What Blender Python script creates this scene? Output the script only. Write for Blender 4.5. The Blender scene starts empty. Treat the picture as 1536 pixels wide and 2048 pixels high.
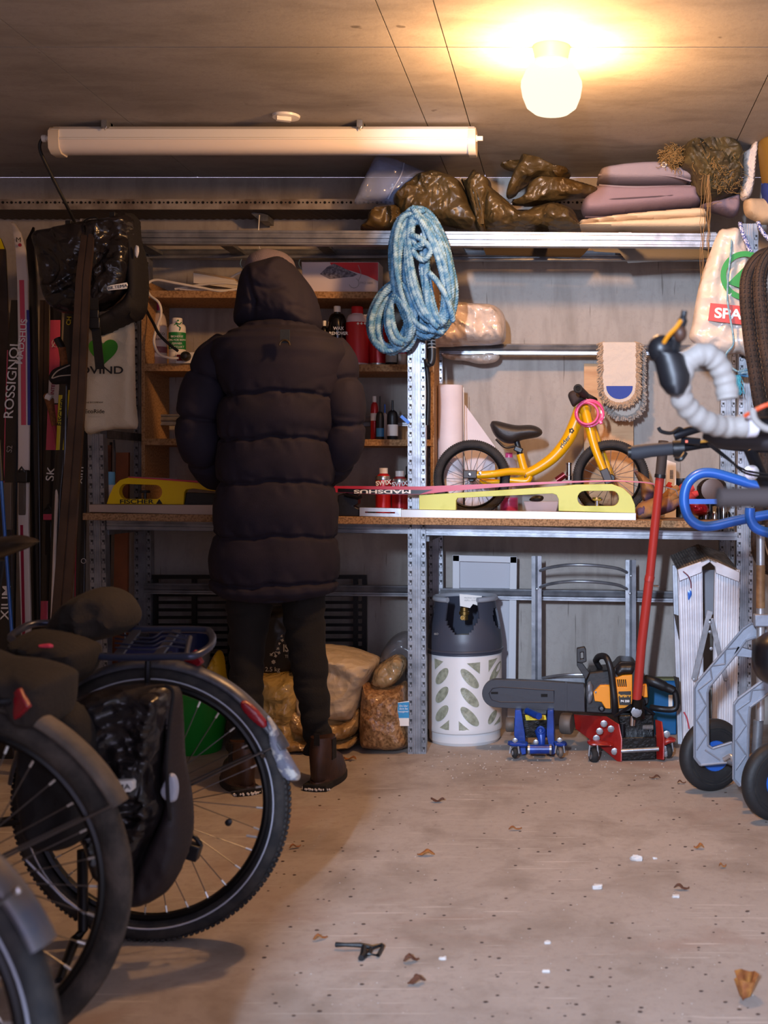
import bpy, bmesh, math, random
import numpy as np
from mathutils import Vector, Matrix, Euler, noise
from mathutils.geometry import delaunay_2d_cdt
R = math.radians
PI = math.pi
random.seed(7)
S = bpy.context.scene
COL = S.collection
# ---------------------------------------------------------------- camera
FL, VX, VY, EYE = 2444.0, 1150.0, 960.0, 1.05      # focal length and vanishing point of a level shift lens
cd = bpy.data.cameras.new('camera'); cam = bpy.data.objects.new('camera', cd); COL.objects.link(cam)
cam.location = (0, 0, EYE); cam.rotation_euler = (R(90), 0, 0)
cd.sensor_fit = 'VERTICAL'; cd.sensor_height = 36; cd.sensor_width = 27
cd.lens = FL / 2048 * 36
cd.shift_x = -(VX - 768) / 2048; cd.shift_y = (VY - 1024) / 2048
cd.dof.use_dof = True; cd.dof.focus_distance = 4.6; cd.dof.aperture_fstop = 4.5
cd.clip_start = 0.05
S.camera = cam
# ---------------------------------------------------------------- world and exposure
S.view_settings.view_transform = 'Standard'; S.view_settings.look = 'None'
S.view_settings.gamma = 1; S.view_settings.use_curve_mapping = False
S.view_settings.exposure = 0.0
w = bpy.data.worlds.new('world'); S.world = w; w.use_nodes = True
w.node_tree.nodes['Background'].inputs[0].default_value = (0.6, 0.55, 0.8, 1)
w.node_tree.nodes['Background'].inputs[1].default_value = 2.5
# ---------------------------------------------------------------- daylight through the door behind the camera
def area(name, loc, target, sx, sy, col, power, spread=180):
    l = bpy.data.lights.new(name, 'AREA'); l.shape = 'RECTANGLE'; l.size = sx; l.size_y = sy
    l.color = col; l.energy = power; l.spread = R(spread)
    o = bpy.data.objects.new(name, l); COL.objects.link(o); o.location = loc
    o.rotation_euler = (Vector(target) - Vector(loc)).to_track_quat('-Z', 'Y').to_euler()
    return o
area('daylight', (-0.60, -2.2, 2.15), (0.1, 5.0, 1.0), 0.11, 0.4, (0.62, 0.76, 1.0), 430)
# ---------------------------------------------------------------- geometry frame
YF, YB, YW, CEIL = 4.683, 5.13, 5.25, 2.35       # rack front, rack back, wall, ceiling height
def P(x, y, d): return Vector(((x - VX) * d / FL, d, EYE - (y - VY) * d / FL))
def floor_depth(y): return EYE * FL / (y - VY)
def lin(h):
    h = h.lstrip('#'); c = [int(h[i:i + 2], 16) / 255 for i in (0, 2, 4)]
    return tuple(v / 12.92 if v <= .04045 else ((v + .055) / 1.055) ** 2.4 for v in c) + (1,)
# ---------------------------------------------------------------- materials
MATS = {}
def mat(name, col, rough=.5, metal=0, bump=0, bscale=60, col2=None, cscale=8, cmix=(.4, .65), stretch=(1, 1, 1), alpha=1, emit=0, coat=0, spec=.5, trans=0, detail=5, crink=0, crs=26):
    if name in MATS: return MATS[name]
    m = bpy.data.materials.new(name); m.use_nodes = True; nt = m.node_tree; N = nt.nodes; L = nt.links
    b = N['Principled BSDF']; c = lin(col)
    b.inputs['Base Color'].default_value = c; b.inputs['Roughness'].default_value = rough
    b.inputs['Metallic'].default_value = metal; b.inputs['Alpha'].default_value = alpha
    b.inputs['Coat Weight'].default_value = coat; b.inputs['Specular IOR Level'].default_value = spec
    b.inputs['Transmission Weight'].default_value = trans
    if emit: b.inputs['Emission Color'].default_value = c; b.inputs['Emission Strength'].default_value = emit
    if bump or col2 or crink:
        tc = N.new('ShaderNodeTexCoord'); mp = N.new('ShaderNodeMapping'); mp.inputs['Scale'].default_value = stretch
        L.new(tc.outputs['Object'], mp.inputs['Vector'])
    if col2:
        n = N.new('ShaderNodeTexNoise'); n.inputs['Scale'].default_value = cscale; n.inputs['Detail'].default_value = detail
        L.new(mp.outputs[0], n.inputs['Vector'])
        r = N.new('ShaderNodeValToRGB'); r.color_ramp.elements[0].position = cmix[0]; r.color_ramp.elements[1].position = cmix[1]
        r.color_ramp.elements[0].color = c; r.color_ramp.elements[1].color = lin(col2)
        L.new(n.outputs['Fac'], r.inputs[0]); L.new(r.outputs[0], b.inputs['Base Color'])
    if bump:
        n = N.new('ShaderNodeTexNoise'); n.inputs['Scale'].default_value = bscale; n.inputs['Detail'].default_value = 4
        L.new(mp.outputs[0], n.inputs['Vector'])
        q = N.new('ShaderNodeBump'); q.inputs['Strength'].default_value = bump; q.inputs['Distance'].default_value = .004
        L.new(n.outputs['Fac'], q.inputs['Height']); L.new(q.outputs[0], b.inputs['Normal'])
    if crink:
        mw = N.new('ShaderNodeTexNoise'); mw.inputs['Scale'].default_value = crs * .5; mw.inputs['Detail'].default_value = 3; L.new(mp.outputs[0], mw.inputs['Vector'])
        ad = N.new('ShaderNodeMix'); ad.data_type = 'RGBA'; ad.blend_type = 'LINEAR_LIGHT'; ad.inputs[0].default_value = .06; L.new(mp.outputs[0], ad.inputs[6]); L.new(mw.outputs['Color'], ad.inputs[7])
        vo = N.new('ShaderNodeTexVoronoi'); vo.inputs['Scale'].default_value = crs; L.new(ad.outputs[2], vo.inputs['Vector'])
        v2 = N.new('ShaderNodeTexVoronoi'); v2.inputs['Scale'].default_value = crs * 2.7; L.new(ad.outputs[2], v2.inputs['Vector'])
        mm = N.new('ShaderNodeMath'); mm.operation = 'MULTIPLY_ADD'; mm.inputs[1].default_value = .4; L.new(v2.outputs['Distance'], mm.inputs[0]); L.new(vo.outputs['Distance'], mm.inputs[2])
        q2_ = N.new('ShaderNodeBump'); q2_.inputs['Strength'].default_value = crink; q2_.inputs['Distance'].default_value = .35 / crs; L.new(mm.outputs[0], q2_.inputs['Height'])
        if bump: L.new(q.outputs[0], q2_.inputs['Normal'])
        L.new(q2_.outputs[0], b.inputs['Normal'])
    MATS[name] = m
    return m
def concrete(name, base, dark, light, streak=(1, 1, 1), stain=None, rough=.8, bump=.25, pits=None, scratch=None):
    m = bpy.data.materials.new(name); m.use_nodes = True; nt = m.node_tree; N = nt.nodes; L = nt.links
    b = N['Principled BSDF']; b.inputs['Roughness'].default_value = rough
    tc = N.new('ShaderNodeTexCoord')
    def noise_(scale, st=(1, 1, 1), det=6, rgh=.55, dist=0):
        mp = N.new('ShaderNodeMapping'); mp.inputs['Scale'].default_value = st; L.new(tc.outputs['Object'], mp.inputs[0])
        n = N.new('ShaderNodeTexNoise'); n.inputs['Scale'].default_value = scale; n.inputs['Detail'].default_value = det
        n.inputs['Roughness'].default_value = rgh; n.inputs['Distortion'].default_value = dist; L.new(mp.outputs[0], n.inputs[0]); return n
    def ramp(src, p0, p1, inv=False):
        r = N.new('ShaderNodeMapRange'); r.inputs[1].default_value = p0; r.inputs[2].default_value = p1
        if inv: r.inputs[3].default_value = 1; r.inputs[4].default_value = 0
        L.new(src, r.inputs[0]); return r.outputs[0]
    def mix(fac, a, bcol, k=1):
        x = N.new('ShaderNodeMix'); x.data_type = 'RGBA'
        if k != 1:
            mm = N.new('ShaderNodeMath'); mm.operation = 'MULTIPLY'; mm.inputs[1].default_value = k; L.new(fac, mm.inputs[0]); fac = mm.outputs[0]
        L.new(fac, x.inputs[0])
        if isinstance(a, tuple): x.inputs[6].default_value = a
        else: L.new(a, x.inputs[6])
        x.inputs[7].default_value = bcol; return x.outputs[2]
    c = mix(ramp(noise_(2.2, streak).outputs[0], .35, .65), lin(base), lin(light), .8)
    c = mix(ramp(noise_(5, streak, dist=.4).outputs[0], .48, .7), c, lin(dark), .7)
    c = mix(ramp(noise_(38, (1, 1, 1), 8, .7).outputs[0], .5, .75), c, lin(dark), .45)
    if stain: c = mix(ramp(noise_(1.3, (1, 1, 1), 4, .6, 1).outputs[0], .52, .68), c, lin(stain), .6)
    if pits: c = mix(ramp(noise_(pits[0], pits[1], 2, .5).outputs[0], pits[2], pits[2] + .04), c, lin(pits[3]), .7)
    if scratch:
        for ang, sc in ((.6, (.9, 26, 1)), (-1.0, (1.1, 30, 1))):
            mp = N.new('ShaderNodeMapping'); mp.inputs['Rotation'].default_value = (0, 0, ang); mp.inputs['Scale'].default_value = sc
            L.new(tc.outputs['Object'], mp.inputs[0])
            n = N.new('ShaderNodeTexNoise'); n.inputs['Scale'].default_value = 3.2; n.inputs['Detail'].default_value = 2; n.inputs['Distortion'].default_value = .3
            L.new(mp.outputs[0], n.inputs[0]); c = mix(ramp(n.outputs[0], .70, .73), c, lin(scratch), .5)
    L.new(c, b.inputs['Base Color'])
    n1 = noise_(55, (1, 1, 1), 8, .7); q = N.new('ShaderNodeBump'); q.inputs['Strength'].default_value = bump; q.inputs['Distance'].default_value = .006
    L.new(n1.outputs[0], q.inputs['Height']); L.new(q.outputs[0], b.inputs['Normal'])
    MATS[name] = m
    return m
# ---------------------------------------------------------------- mesh builder
class B:
    def __init__(s, M=None): s.v = []; s.f = []; s.M = M
    def add(s, vs, fs):
        o = len(s.v)
        s.v += [tuple(s.M @ Vector(v)) if s.M else tuple(v) for v in vs]
        s.f += [tuple(i + o for i in f) for f in fs]; return s
    def box(s, c, sz, rot=None):
        c = Vector(c); hx, hy, hz = [q / 2 for q in sz]
        vs = [Vector((x, y, z)) for x in (-hx, hx) for y in (-hy, hy) for z in (-hz, hz)]
        if rot is not None:
            m = rot if isinstance(rot, Matrix) else Euler(rot).to_matrix()
            vs = [m.to_3x3() @ v for v in vs]
        return s.add([c + v for v in vs], [(0, 1, 3, 2), (4, 6, 7, 5), (0, 4, 5, 1), (2, 3, 7, 6), (0, 2, 6, 4), (1, 5, 7, 3)])
    def pbox(s, x0, y0, x1, y1, d, th):
        a = P(x0, y1, d); b = P(x1, y0, d)
        return s.box(((a.x + b.x) / 2, d + th / 2, (a.z + b.z) / 2), (abs(b.x - a.x), th, abs(b.z - a.z)))
    def bar(s, a, b, wd, th, up=(0, 1, 0)):
        a = Vector(a); b = Vector(b); z = (b - a); L = z.length; z.normalize(); y = Vector(up); x = y.cross(z).normalized(); y = z.cross(x)
        m = Matrix((x, y, z)).transposed()
        return s.box((a + b) / 2, (wd, th, L), m)
    def tube(s, pts, r, n=8, closed=False, cap=True, flat=1):
        pts = [Vector(p) for p in pts]; k = len(pts); rr = r if hasattr(r, '__len__') else [r] * k
        T = []
        for i in range(k):
            a = pts[(i - 1) % k] if (closed or i) else pts[0]; b = pts[(i + 1) % k] if (closed or i < k - 1) else pts[-1]
            t = (b - a); T.append(t.normalized() if t.length > 1e-9 else Vector((0, 0, 1)))
        ref = Vector((0, 1, 0)) if abs(T[0].y) < .9 else Vector((1, 0, 0))
        u = (ref - T[0] * ref.dot(T[0])).normalized(); vs = []
        for i in range(k):
            u = (u - T[i] * u.dot(T[i])); u = u.normalized() if u.length > 1e-6 else T[i].orthogonal().normalized()
            w_ = T[i].cross(u)
            for j in range(n):
                a = 2 * PI * j / n; vs.append(pts[i] + (u * math.cos(a) * flat + w_ * math.sin(a)) * rr[i])
        fs = [(i * n + j, i * n + (j + 1) % n, (i + 1) * n + (j + 1) % n, (i + 1) * n + j) for i in range(k - 1) for j in range(n)]
        if closed: fs += [((k - 1) * n + j, (k - 1) * n + (j + 1) % n, (j + 1) % n, j) for j in range(n)]
        elif cap: fs += [tuple(reversed(range(n))), tuple(range((k - 1) * n, k * n))]
        return s.add(vs, fs)
    def lathe(s, c, prof, n=24, ax=(0, 0, 1), cap=True):
        c = Vector(c); ax = Vector(ax).normalized(); u = ax.orthogonal().normalized(); w_ = ax.cross(u); vs = []
        for r, z in prof:
            for j in range(n): a = 2 * PI * j / n; vs.append(c + ax * z + (u * math.cos(a) + w_ * math.sin(a)) * r)
        k = len(prof)
        fs = [(i * n + j, i * n + (j + 1) % n, (i + 1) * n + (j + 1) % n, (i + 1) * n + j) for i in range(k - 1) for j in range(n)]
        if cap: fs += [tuple(reversed(range(n))), tuple(range((k - 1) * n, k * n))]
        return s.add(vs, fs)
    def torus(s, c, R_, r, ax=(0, 1, 0), n=48, m=10, sq=1, a0=0, a1=2 * PI):
        c = Vector(c); ax = Vector(ax).normalized(); z = Vector((0, 0, 1)) if abs(ax.z) < .9 else Vector((1, 0, 0))
        u = z.cross(ax).normalized(); w_ = ax.cross(u)
        full = abs(a1 - a0 - 2 * PI) < 1e-6; k = n if full else n + 1; vs = []
        for i in range(k):
            a = a0 + (a1 - a0) * i / n; d = u * math.cos(a) + w_ * math.sin(a)
            for j in range(m): q = 2 * PI * j / m; vs.append(c + d * (R_ + r * math.cos(q)) + ax * r * math.sin(q) * sq)
        fs = []
        for i in range(n):
            i2 = (i + 1) % k if full else i + 1
            for j in range(m): fs.append((i * m + j, i * m + (j + 1) % m, i2 * m + (j + 1) % m, i2 * m + j))
        if not full: fs += [tuple(reversed(range(m))), tuple(range((k - 1) * m, k * m))]
        return s.add(vs, fs)
    def ball(s, c, rad, n=20, m=12, e=1, rot=None, amp=0, fr=6, seed=0):
        c = Vector(c); rad = Vector(rad) if hasattr(rad, '__len__') else Vector((rad,) * 3); vs = []
        def sp(v): return math.copysign(abs(v) ** e, v)
        rm = Euler(rot).to_matrix() if rot else None
        for i in range(m + 1):
            th = PI * i / m - PI / 2
            for j in range(n):
                ph = 2 * PI * j / n
                d = Vector((sp(math.cos(th)) * sp(math.cos(ph)), sp(math.cos(th)) * sp(math.sin(ph)), sp(math.sin(th))))
                v = Vector((d.x * rad.x, d.y * rad.y, d.z * rad.z))
                if amp: v += d * amp * (noise.fractal(v * fr + Vector((seed, seed * 2, 0)), .8, 2, 4) + .5 * (1 - 2 * abs(noise.noise(v * fr * 1.7 + Vector((0, seed, 9))))))
                if rm: v = rm @ v
                vs.append(c + v)
        fs = [(i * n + j, i * n + (j + 1) % n, (i + 1) * n + (j + 1) % n, (i + 1) * n + j) for i in range(m) for j in range(n)]
        return s.add(vs, fs)
    def loft(s, rings, closed=True, cap=True):
        n = len(rings[0]); vs = [p for r in rings for p in r]; k = len(rings); q = n if closed else n - 1
        fs = [(i * n + j, i * n + (j + 1) % n, (i + 1) * n + (j + 1) % n, (i + 1) * n + j) for i in range(k - 1) for j in range(q)]
        if cap and closed: fs += [tuple(reversed(range(n))), tuple(range((k - 1) * n, k * n))]
        return s.add(vs, fs)
    def poly(s, pts, d, th, holes=(), world=False):
        loops = [pts] + list(holes); vv = []; ee = []; 
        for lp in loops:
            o = len(vv); vv += [Vector((p[0], p[1])) for p in lp]; ee += [(o + i, o + (i + 1) % len(lp)) for i in range(len(lp))]
        V2, E2, F2, _, _, _ = delaunay_2d_cdt(vv, ee, [], 2 if holes else 1, 1e-6)
        def in_hole(c):
            for lp in holes:
                ins = False
                for i in range(len(lp)):
                    x1, y1 = lp[i]; x2, y2 = lp[i - 1]
                    if (y1 > c[1]) != (y2 > c[1]) and c[0] < (x2 - x1) * (c[1] - y1) / (y2 - y1) + x1: ins = not ins
                if ins: return True
            return False
        F2 = [f for f in F2 if not in_hole(sum((V2[i] for i in f), Vector((0, 0))) / len(f))]
        def W(p, dd): 
            q = Vector((p[0], 0, p[1])) if world else P(p[0], p[1], d); return Vector((q.x, dd, q.z))
        n = len(V2); vs = [W(p, d) for p in V2] + [W(p, d + th) for p in V2]; cnt = {}
        for f in F2:
            for i in range(len(f)):
                a, b = f[i - 1], f[i]; cnt[(min(a, b), max(a, b))] = cnt.get((min(a, b), max(a, b)), 0) + 1
        fs = [tuple(f) for f in F2] + [tuple(i + n for i in reversed(f)) for f in F2]
        fs += [(a, b, b + n, a + n) for (a, b), c in cnt.items() if c == 1]
        return s.add(vs, fs)
    def puff(s, pts, d, T, rad=30, step=7, relief=None, amp=0, fr=9, seed=0, back=1.0, ridge=0, rfr=6):
        """a soft body: silhouette pts (picture units at depth d), swelling T metres front and back over rad units"""
        pts = smooth_loop(pts, step); A = np.array(pts); x0, y0 = A.min(0); x1, y1 = A.max(0)
        vv = [Vector(p) for p in pts]; nb = len(vv); ee = [(i, (i + 1) % nb) for i in range(nb)]
        def dist(Q):
            best = np.full(len(Q), 1e9)
            for i in range(nb):
                a = A[i - 1]; b = A[i]; ab = b - a; t = np.clip(((Q - a) @ ab) / max(ab @ ab, 1e-9), 0, 1)
                best = np.minimum(best, np.hypot(*(Q - a - t[:, None] * ab).T))
            return best
        g = [(x + (step / 2 if k % 2 else 0), y) for k, y in enumerate(np.arange(y0 + step * .6, y1, step * .87)) for x in np.arange(x0 + step * .5, x1, step)]
        g = np.array(g) if g else np.zeros((0, 2)); dd = dist(g) if len(g) else []
        vv += [Vector(q) for q, t in zip(g, dd) if t > step * .45]
        V2, E2, F2, _, _, _ = delaunay_2d_cdt(vv, ee, [], 1, 1e-5)
        Q = np.array([tuple(p) for p in V2]); D = dist(Q); n = len(V2); fr_, bk = [], []
        for p, t in zip(V2, D):
            k = min(t / rad, 1); h = math.sqrt(max(0, 1 - (1 - k) ** 2)); e = 0
            w0 = P(p.x, p.y, d)
            if amp: e += amp * noise.fractal(w0 * fr + Vector((seed, 0, seed)), .9, 2.1, 4)
            if ridge:
                q = w0 * rfr + Vector((seed, seed, 3)); q += Vector((noise.noise(q * .7 + Vector((9, 1, 4))), 0, noise.noise(q * .7 + Vector((2, 7, 1))))) * .9
                e += ridge * (.9 * (1 - 2.6 * abs(noise.noise(q))) + .55 * (1 - 2.6 * abs(noise.noise(q * 2.1 + Vector((4, 4, 4))))) + .28 * (1 - 2.6 * abs(noise.noise(q * 4.7))) + .5 * (noise.voronoi(q * 1.6)[0][0] - .35))
            if relief: e += relief(p.x, p.y)
            on = t < 1e-3
            dy = 0 if on else (T * h + e * min(1, k * 2))
            dy = max(dy, 0 if on else .0008)
            fr_.append(Vector((w0.x, d - dy, w0.z))); bk.append(Vector((w0.x, d + (0 if on else T * h * back), w0.z)))
        vs = fr_ + bk; bi = {i for i in range(n) if D[i] < 1e-3}
        fs = [tuple(f) for f in F2] + [tuple((i if i in bi else i + n) for i in reversed(f)) for f in F2]
        return s.add(vs, fs)
    def build(s, name, m, parent=None, bevel=0, smooth=True, ang=40, sub=0, kind=None, label=None, cat=None, group=None, weld=True):
        me = bpy.data.meshes.new(name); V = s.v
        if parent is not None: o0 = Vector(parent.get('w', parent.location))
        else:
            a = np.array(V); o0 = Vector(((a[:, 0].min() + a[:, 0].max()) / 2, (a[:, 1].min() + a[:, 1].max()) / 2, a[:, 2].min()))
        me.from_pydata([(v[0] - o0.x, v[1] - o0.y, v[2] - o0.z) for v in V], [], s.f)
        bm = bmesh.new(); bm.from_mesh(me)
        if weld: bmesh.ops.remove_doubles(bm, verts=bm.verts, dist=1e-5)
        lo = [v for v in bm.verts if not v.link_faces]
        if lo: bmesh.ops.delete(bm, geom=lo, context='VERTS')
        bmesh.ops.recalc_face_normals(bm, faces=bm.faces); bm.to_mesh(me); bm.free()
        for x in (m if isinstance(m, (list, tuple)) else [m]): me.materials.append(x)
        if smooth:
            me.polygons.foreach_set('use_smooth', [True] * len(me.polygons)); me.set_sharp_from_angle(angle=R(ang))
        o = bpy.data.objects.new(name, me); COL.objects.link(o)
        if parent is not None: o.parent = parent; o['w'] = list(o0); 
        else: o.location = o0; o['w'] = list(o0)
        if bevel:
            q = o.modifiers.new('bevel', 'BEVEL'); q.width = bevel; q.segments = 2; q.limit_method = 'ANGLE'; q.angle_limit = R(35)
        if sub:
            q = o.modifiers.new('sub', 'SUBSURF'); q.levels = sub; q.render_levels = sub
        if kind: o['kind'] = kind
        if label: o['label'] = label
        if cat: o['category'] = cat
        if group: o['group'] = group
        return o
def smooth_loop(pts, step):
    n = len(pts); out = []
    for i in range(n):
        p0, p1, p2, p3 = [np.array(pts[(i + k) % n], float) for k in (-1, 0, 1, 2)]
        L = np.hypot(*(p2 - p1)); k = max(1, int(L / step))
        sm = 1 if L > 0 else 0
        for j in range(k):
            t = j / k; c = .5 * ((2 * p1) + (-p0 + p2) * t + (2 * p0 - 5 * p1 + 4 * p2 - p3) * t * t + (-p0 + 3 * p1 - 3 * p2 + p3) * t ** 3)
            out.append((float(c[0]), float(c[1])))
    return out
def curve(pts, k=6, closed=False):
    pts = [Vector(p) for p in pts]; n = len(pts); out = []
    rng = range(n) if closed else range(n - 1)
    for i in rng:
        if closed: p0, p1, p2, p3 = [pts[(i + q) % n] for q in (-1, 0, 1, 2)]
        else: p0, p1, p2, p3 = pts[max(i - 1, 0)], pts[i], pts[i + 1], pts[min(i + 2, n - 1)]
        for j in range(k):
            t = j / k; out.append(.5 * ((2 * p1) + (-p0 + p2) * t + (2 * p0 - 5 * p1 + 4 * p2 - p3) * t * t + (-p0 + 3 * p1 - 3 * p2 + p3) * t ** 3))
    if not closed: out.append(pts[-1])
    return out
def pc(pts, k=6, closed=False):                      # smooth path through (x, y, depth) picture points
    return curve([P(*p) for p in pts], k, closed)
def thing(name, label, cat, loc, group=None):
    o = bpy.data.objects.new(name, None); COL.objects.link(o); o.location = loc; o['w'] = list(loc)
    o.empty_display_size = .05; o['label'] = label; o['category'] = cat
    if group: o['group'] = group
    return o
TEXTS = []
def txt(s, x, y, hpx, d, m, parent, ang=0, xs=1.0, name='lettering', yaw=0, bold=0, pitch=0):
    cu = bpy.data.curves.new(name, 'FONT'); cu.body = s; cu.align_x = 'CENTER'; cu.align_y = 'CENTER'
    cu.size = hpx * d / FL / .72; cu.extrude = .0004; cu.offset = bold
    M = Matrix.Translation(P(x, y, d)) @ Matrix.Rotation(yaw, 4, 'Z') @ Matrix.Rotation(-pitch, 4, 'X') @ Matrix.Rotation(-R(ang), 4, 'Y') @ Matrix.Rotation(R(90), 4, 'X') @ Matrix.Diagonal((xs, 1, 1, 1))
    o = bpy.data.objects.new(name, cu); COL.objects.link(o); o.matrix_world = M; TEXTS.append((o, M, m, parent, name))
def flush_text():
    bpy.context.view_layer.update(); dg = bpy.context.evaluated_depsgraph_get()
    for o, M, m, parent, name in TEXTS:
        me = bpy.data.meshes.new_from_object(o.evaluated_get(dg)); o0 = Vector(parent['w'])
        me.transform(Matrix.Translation(-o0) @ M); me.materials.clear(); me.materials.append(m); me.name = name
        q = bpy.data.objects.new(name, me); COL.objects.link(q); q.parent = parent
        cu = o.data; bpy.data.objects.remove(o); bpy.data.curves.remove(cu)
def copy_tree(o, off, label=None, parent=None):
    c = o.copy(); COL.objects.link(c)
    if parent is None: c.location = Vector(o.location) + Vector(off)
    else: c.parent = parent
    if 'w' in c: c['w'] = list(Vector(o['w']) + Vector(off))
    if label: c['label'] = label
    for ch in list(o.children): copy_tree(ch, off, None, c)
    return c
# palette
M_galv = mat('galvanised_steel', '#9c9da2', .36, .62, .15, 40, '#7b7d82', 14)
M_galvd = mat('galvanised_dark', '#7d7f84', .45, .55, .2, 40, '#5a5b60', 20)
M_dark = mat('slot_shadow_paint', '#3a3a3c', .6, .3)
M_black = mat('black_plastic', '#15161a', .42, 0, .08, 120)
M_rubber = mat('black_rubber', '#1a1a1c', .8, 0, .3, 150, '#2a2826', 30)
M_chip = mat('chipboard', '#a88258', .8, 0, .3, 160, '#7d5a36', 120, (.42, .66))
M_chipd = mat('chipboard_edge', '#a37f5a', .85, 0, .5, 200, '#745638', 150, (.42, .62))
M_white = mat('white_plastic', '#e4e0da', .35)
M_wpaint = mat('white_print', '#f0f0ee', .5)
M_bprint = mat('black_print', '#18181a', .5)
M_alu = mat('aluminium', '#c3c4c8', .36, .75, .1, 60)
M_chrome = mat('chrome', '#d0d0d4', .15, 1)
M_red = mat('red_paint', '#a83028', .4, 0, .05, 80)
M_yel = mat('yellow_paint', '#e0a606', .3, 0, .04, 60, coat=.4)
M_blue = mat('blue_paint', '#2463c2', .35, .1, .05, 60, coat=.3)
# ================================================================ SETTING
def struct(o): o['kind'] = 'structure'; return o
C_wall = concrete('wall_concrete', '#a29a92', '#8b837b', '#aca49c', (3.0, 3.0, .55), pits=(11, (6, 6, .35), .715, '#655c54'))
C_ceil = concrete('ceiling_concrete', '#9c958f', '#837c76', '#a9a29c', (.7, 1.6, 1), bump=.15, pits=(14, (1, 1, 1), .74, '#4d443d'))
C_floor = concrete('floor_concrete', '#a59b94', '#85796f', '#b4aaa3', (1, 1, 1), stain='#94786a', pits=(60, (1, 1, 1), .74, '#5a4c44'), scratch='#d9d2cc', bump=.3)
XL, XR = -2.75, 1.55
struct(B().box(((XL + XR) / 2, 2.2, -.05), (XR - XL, 6.4, .1)).build('floor', C_floor))
wb = struct(B().box(((XL + XR) / 2, YW + .1, CEIL / 2), (XR - XL, .2, CEIL)).build('wall_back', C_wall))
struct(B().box((XL - .1, 2.2, CEIL / 2), (.2, 6.3, CEIL)).build('wall_left', C_wall))
struct(B().box((XR + .1, 2.2, CEIL / 2), (.2, 6.3, CEIL)).build('wall_right', C_wall))
struct(B().box(((XL - .62) / 2, -.3, CEIL / 2), (-.62 - XL, .12, CEIL)).build('daylight_cutoff_wall', C_wall))  # unseen wall added behind the camera so its edge cuts the daylight
ce = struct(B().box(((XL + XR) / 2, 2.2, CEIL + .16), (XR - XL + .4, 6.4, .16)).build('ceiling', mat('ceiling_seam', '#3b332e', .9)))
xs = [XL, -1.62, -.541, -.385, .62, XR]; ys = [-1.0, .4, 2.05, 3.67, YW]
for i in range(5):
    for j in range(4):
        g = .0035 if i != 3 else .004
        B().box(((xs[i] + xs[i + 1]) / 2, (ys[j] + ys[j + 1]) / 2, CEIL + .04), (xs[i + 1] - xs[i] - g, ys[j + 1] - ys[j] - .005, .08)).build('panel', C_ceil, ce, smooth=False)
# upper steel tray fixed to the back wall
t = thing('steel_tray', 'long dusty perforated steel tray fixed high on the back wall', 'tray', P(400, 430, 5.05))
M_dusty = mat('dusty_steel', '#a39a90', .7, .2, .3, 50, '#6f6259', 9)
B().pbox(-60, 398, 1250, 419, 5.05, .003).build('front_lip', M_dusty, t)
b = B(); z0 = P(0, 419, 5.05).z; xa, xb = P(-60, 0, 5.05).x, P(1250, 0, 5.05).x
k = int((xb - xa) / .016)
vs = []
for i in range(k + 1):
    x = xa + i * (xb - xa) / k; z = z0 + (.004 if i % 2 else 0)
    vs += [(x, 5.053, z), (x + .05, YW, z)]
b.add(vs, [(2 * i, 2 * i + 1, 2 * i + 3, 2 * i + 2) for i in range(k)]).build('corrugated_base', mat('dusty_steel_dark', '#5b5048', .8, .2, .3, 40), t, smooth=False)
b = B()
for i in range(150):
    x = -55 + i * 8.7; r = .0058 if i % 2 else .0035; c = P(x, 405, 5.0485); b.lathe(c, [(r, 0), (r, .0012)], 8, (0, -1, 0))
b.build('hole', mat('hole_black', '#0b0a0a', .9), t, kind='stuff')
t = thing('wall_bracket', 'small grey steel bracket with white cord under the wall tray', 'bracket', P(520, 440, 5.15))
B().poly([(503, 420), (536, 430), (536, 442), (520, 442), (503, 428)], 5.12, .1).build('arm', M_galvd, t)
B().tube(pc([(519, 430, 5.1), (517, 470, 5.1), (521, 500, 5.14), (540, 500, 5.18)]), .0022, 6).build('cord', M_white, t)
t = thing('wall_sign', 'small white sign with black letters on wall above the bag', 'sign', P(175, 445, 5.24))
B().pbox(160, 437, 197, 450, 5.235, .012).build('plate', mat('sign_cream', '#d8cdb8', .6), t)
txt('ELN 8', 178, 443.5, 8, 5.233, M_bprint, t)
# ================================================================ RACK
def post(xb0, xb1, yb, xt0, xt1, yt, d, parent, pitch=.0352, m=None, slots=True):
    m = m or M_galv
    a0, a1, t0, t1 = P(xb0, yb, d), P(xb1, yb, d), P(xt0, yt, d), P(xt1, yt, d)
    prof = [(0, .045), (0, 0), (.28, 0), (.30, .005), (.36, .005), (.38, 0), (.42, 0), (.44, .007), (.49, .007), (.51, 0), (.55, 0), (.57, .007), (.62, .007), (.64, 0), (.70, 0), (.72, .005), (.74, 0), (1, 0), (1, .045), (.96, .045), (.96, .003), (.04, .003), (.04, .045)]
    rings = [[l.lerp(r, u) + Vector((0, q, 0)) for u, q in prof] for l, r in ((a0, a1), (t0, t1))]
    o = B().loft(rings).build('post', m, parent, smooth=False)
    if slots:
        n = int((t0 - a0).length / pitch); bd, bt = B(), B()
        for i in range(1, n):
            f = (i - .5) / n
            for u in (.14, .86):
                c = a0.lerp(t0, f).lerp(a1.lerp(t1, f), u)
                bd.box(c + Vector((0, -.0006, 0)), (.0125, .0016, .019))
                bt.box(c + Vector((.0005, -.002, -.004)), (.008, .004, .009)); bt.box(c + Vector((-.004, -.002, .004)), (.003, .003, .009))
        bd.build('slot', M_dark, o, kind='stuff', smooth=False); bt.build('slot_tab', M_galv, o, kind='stuff', smooth=False)
    return o
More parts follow.
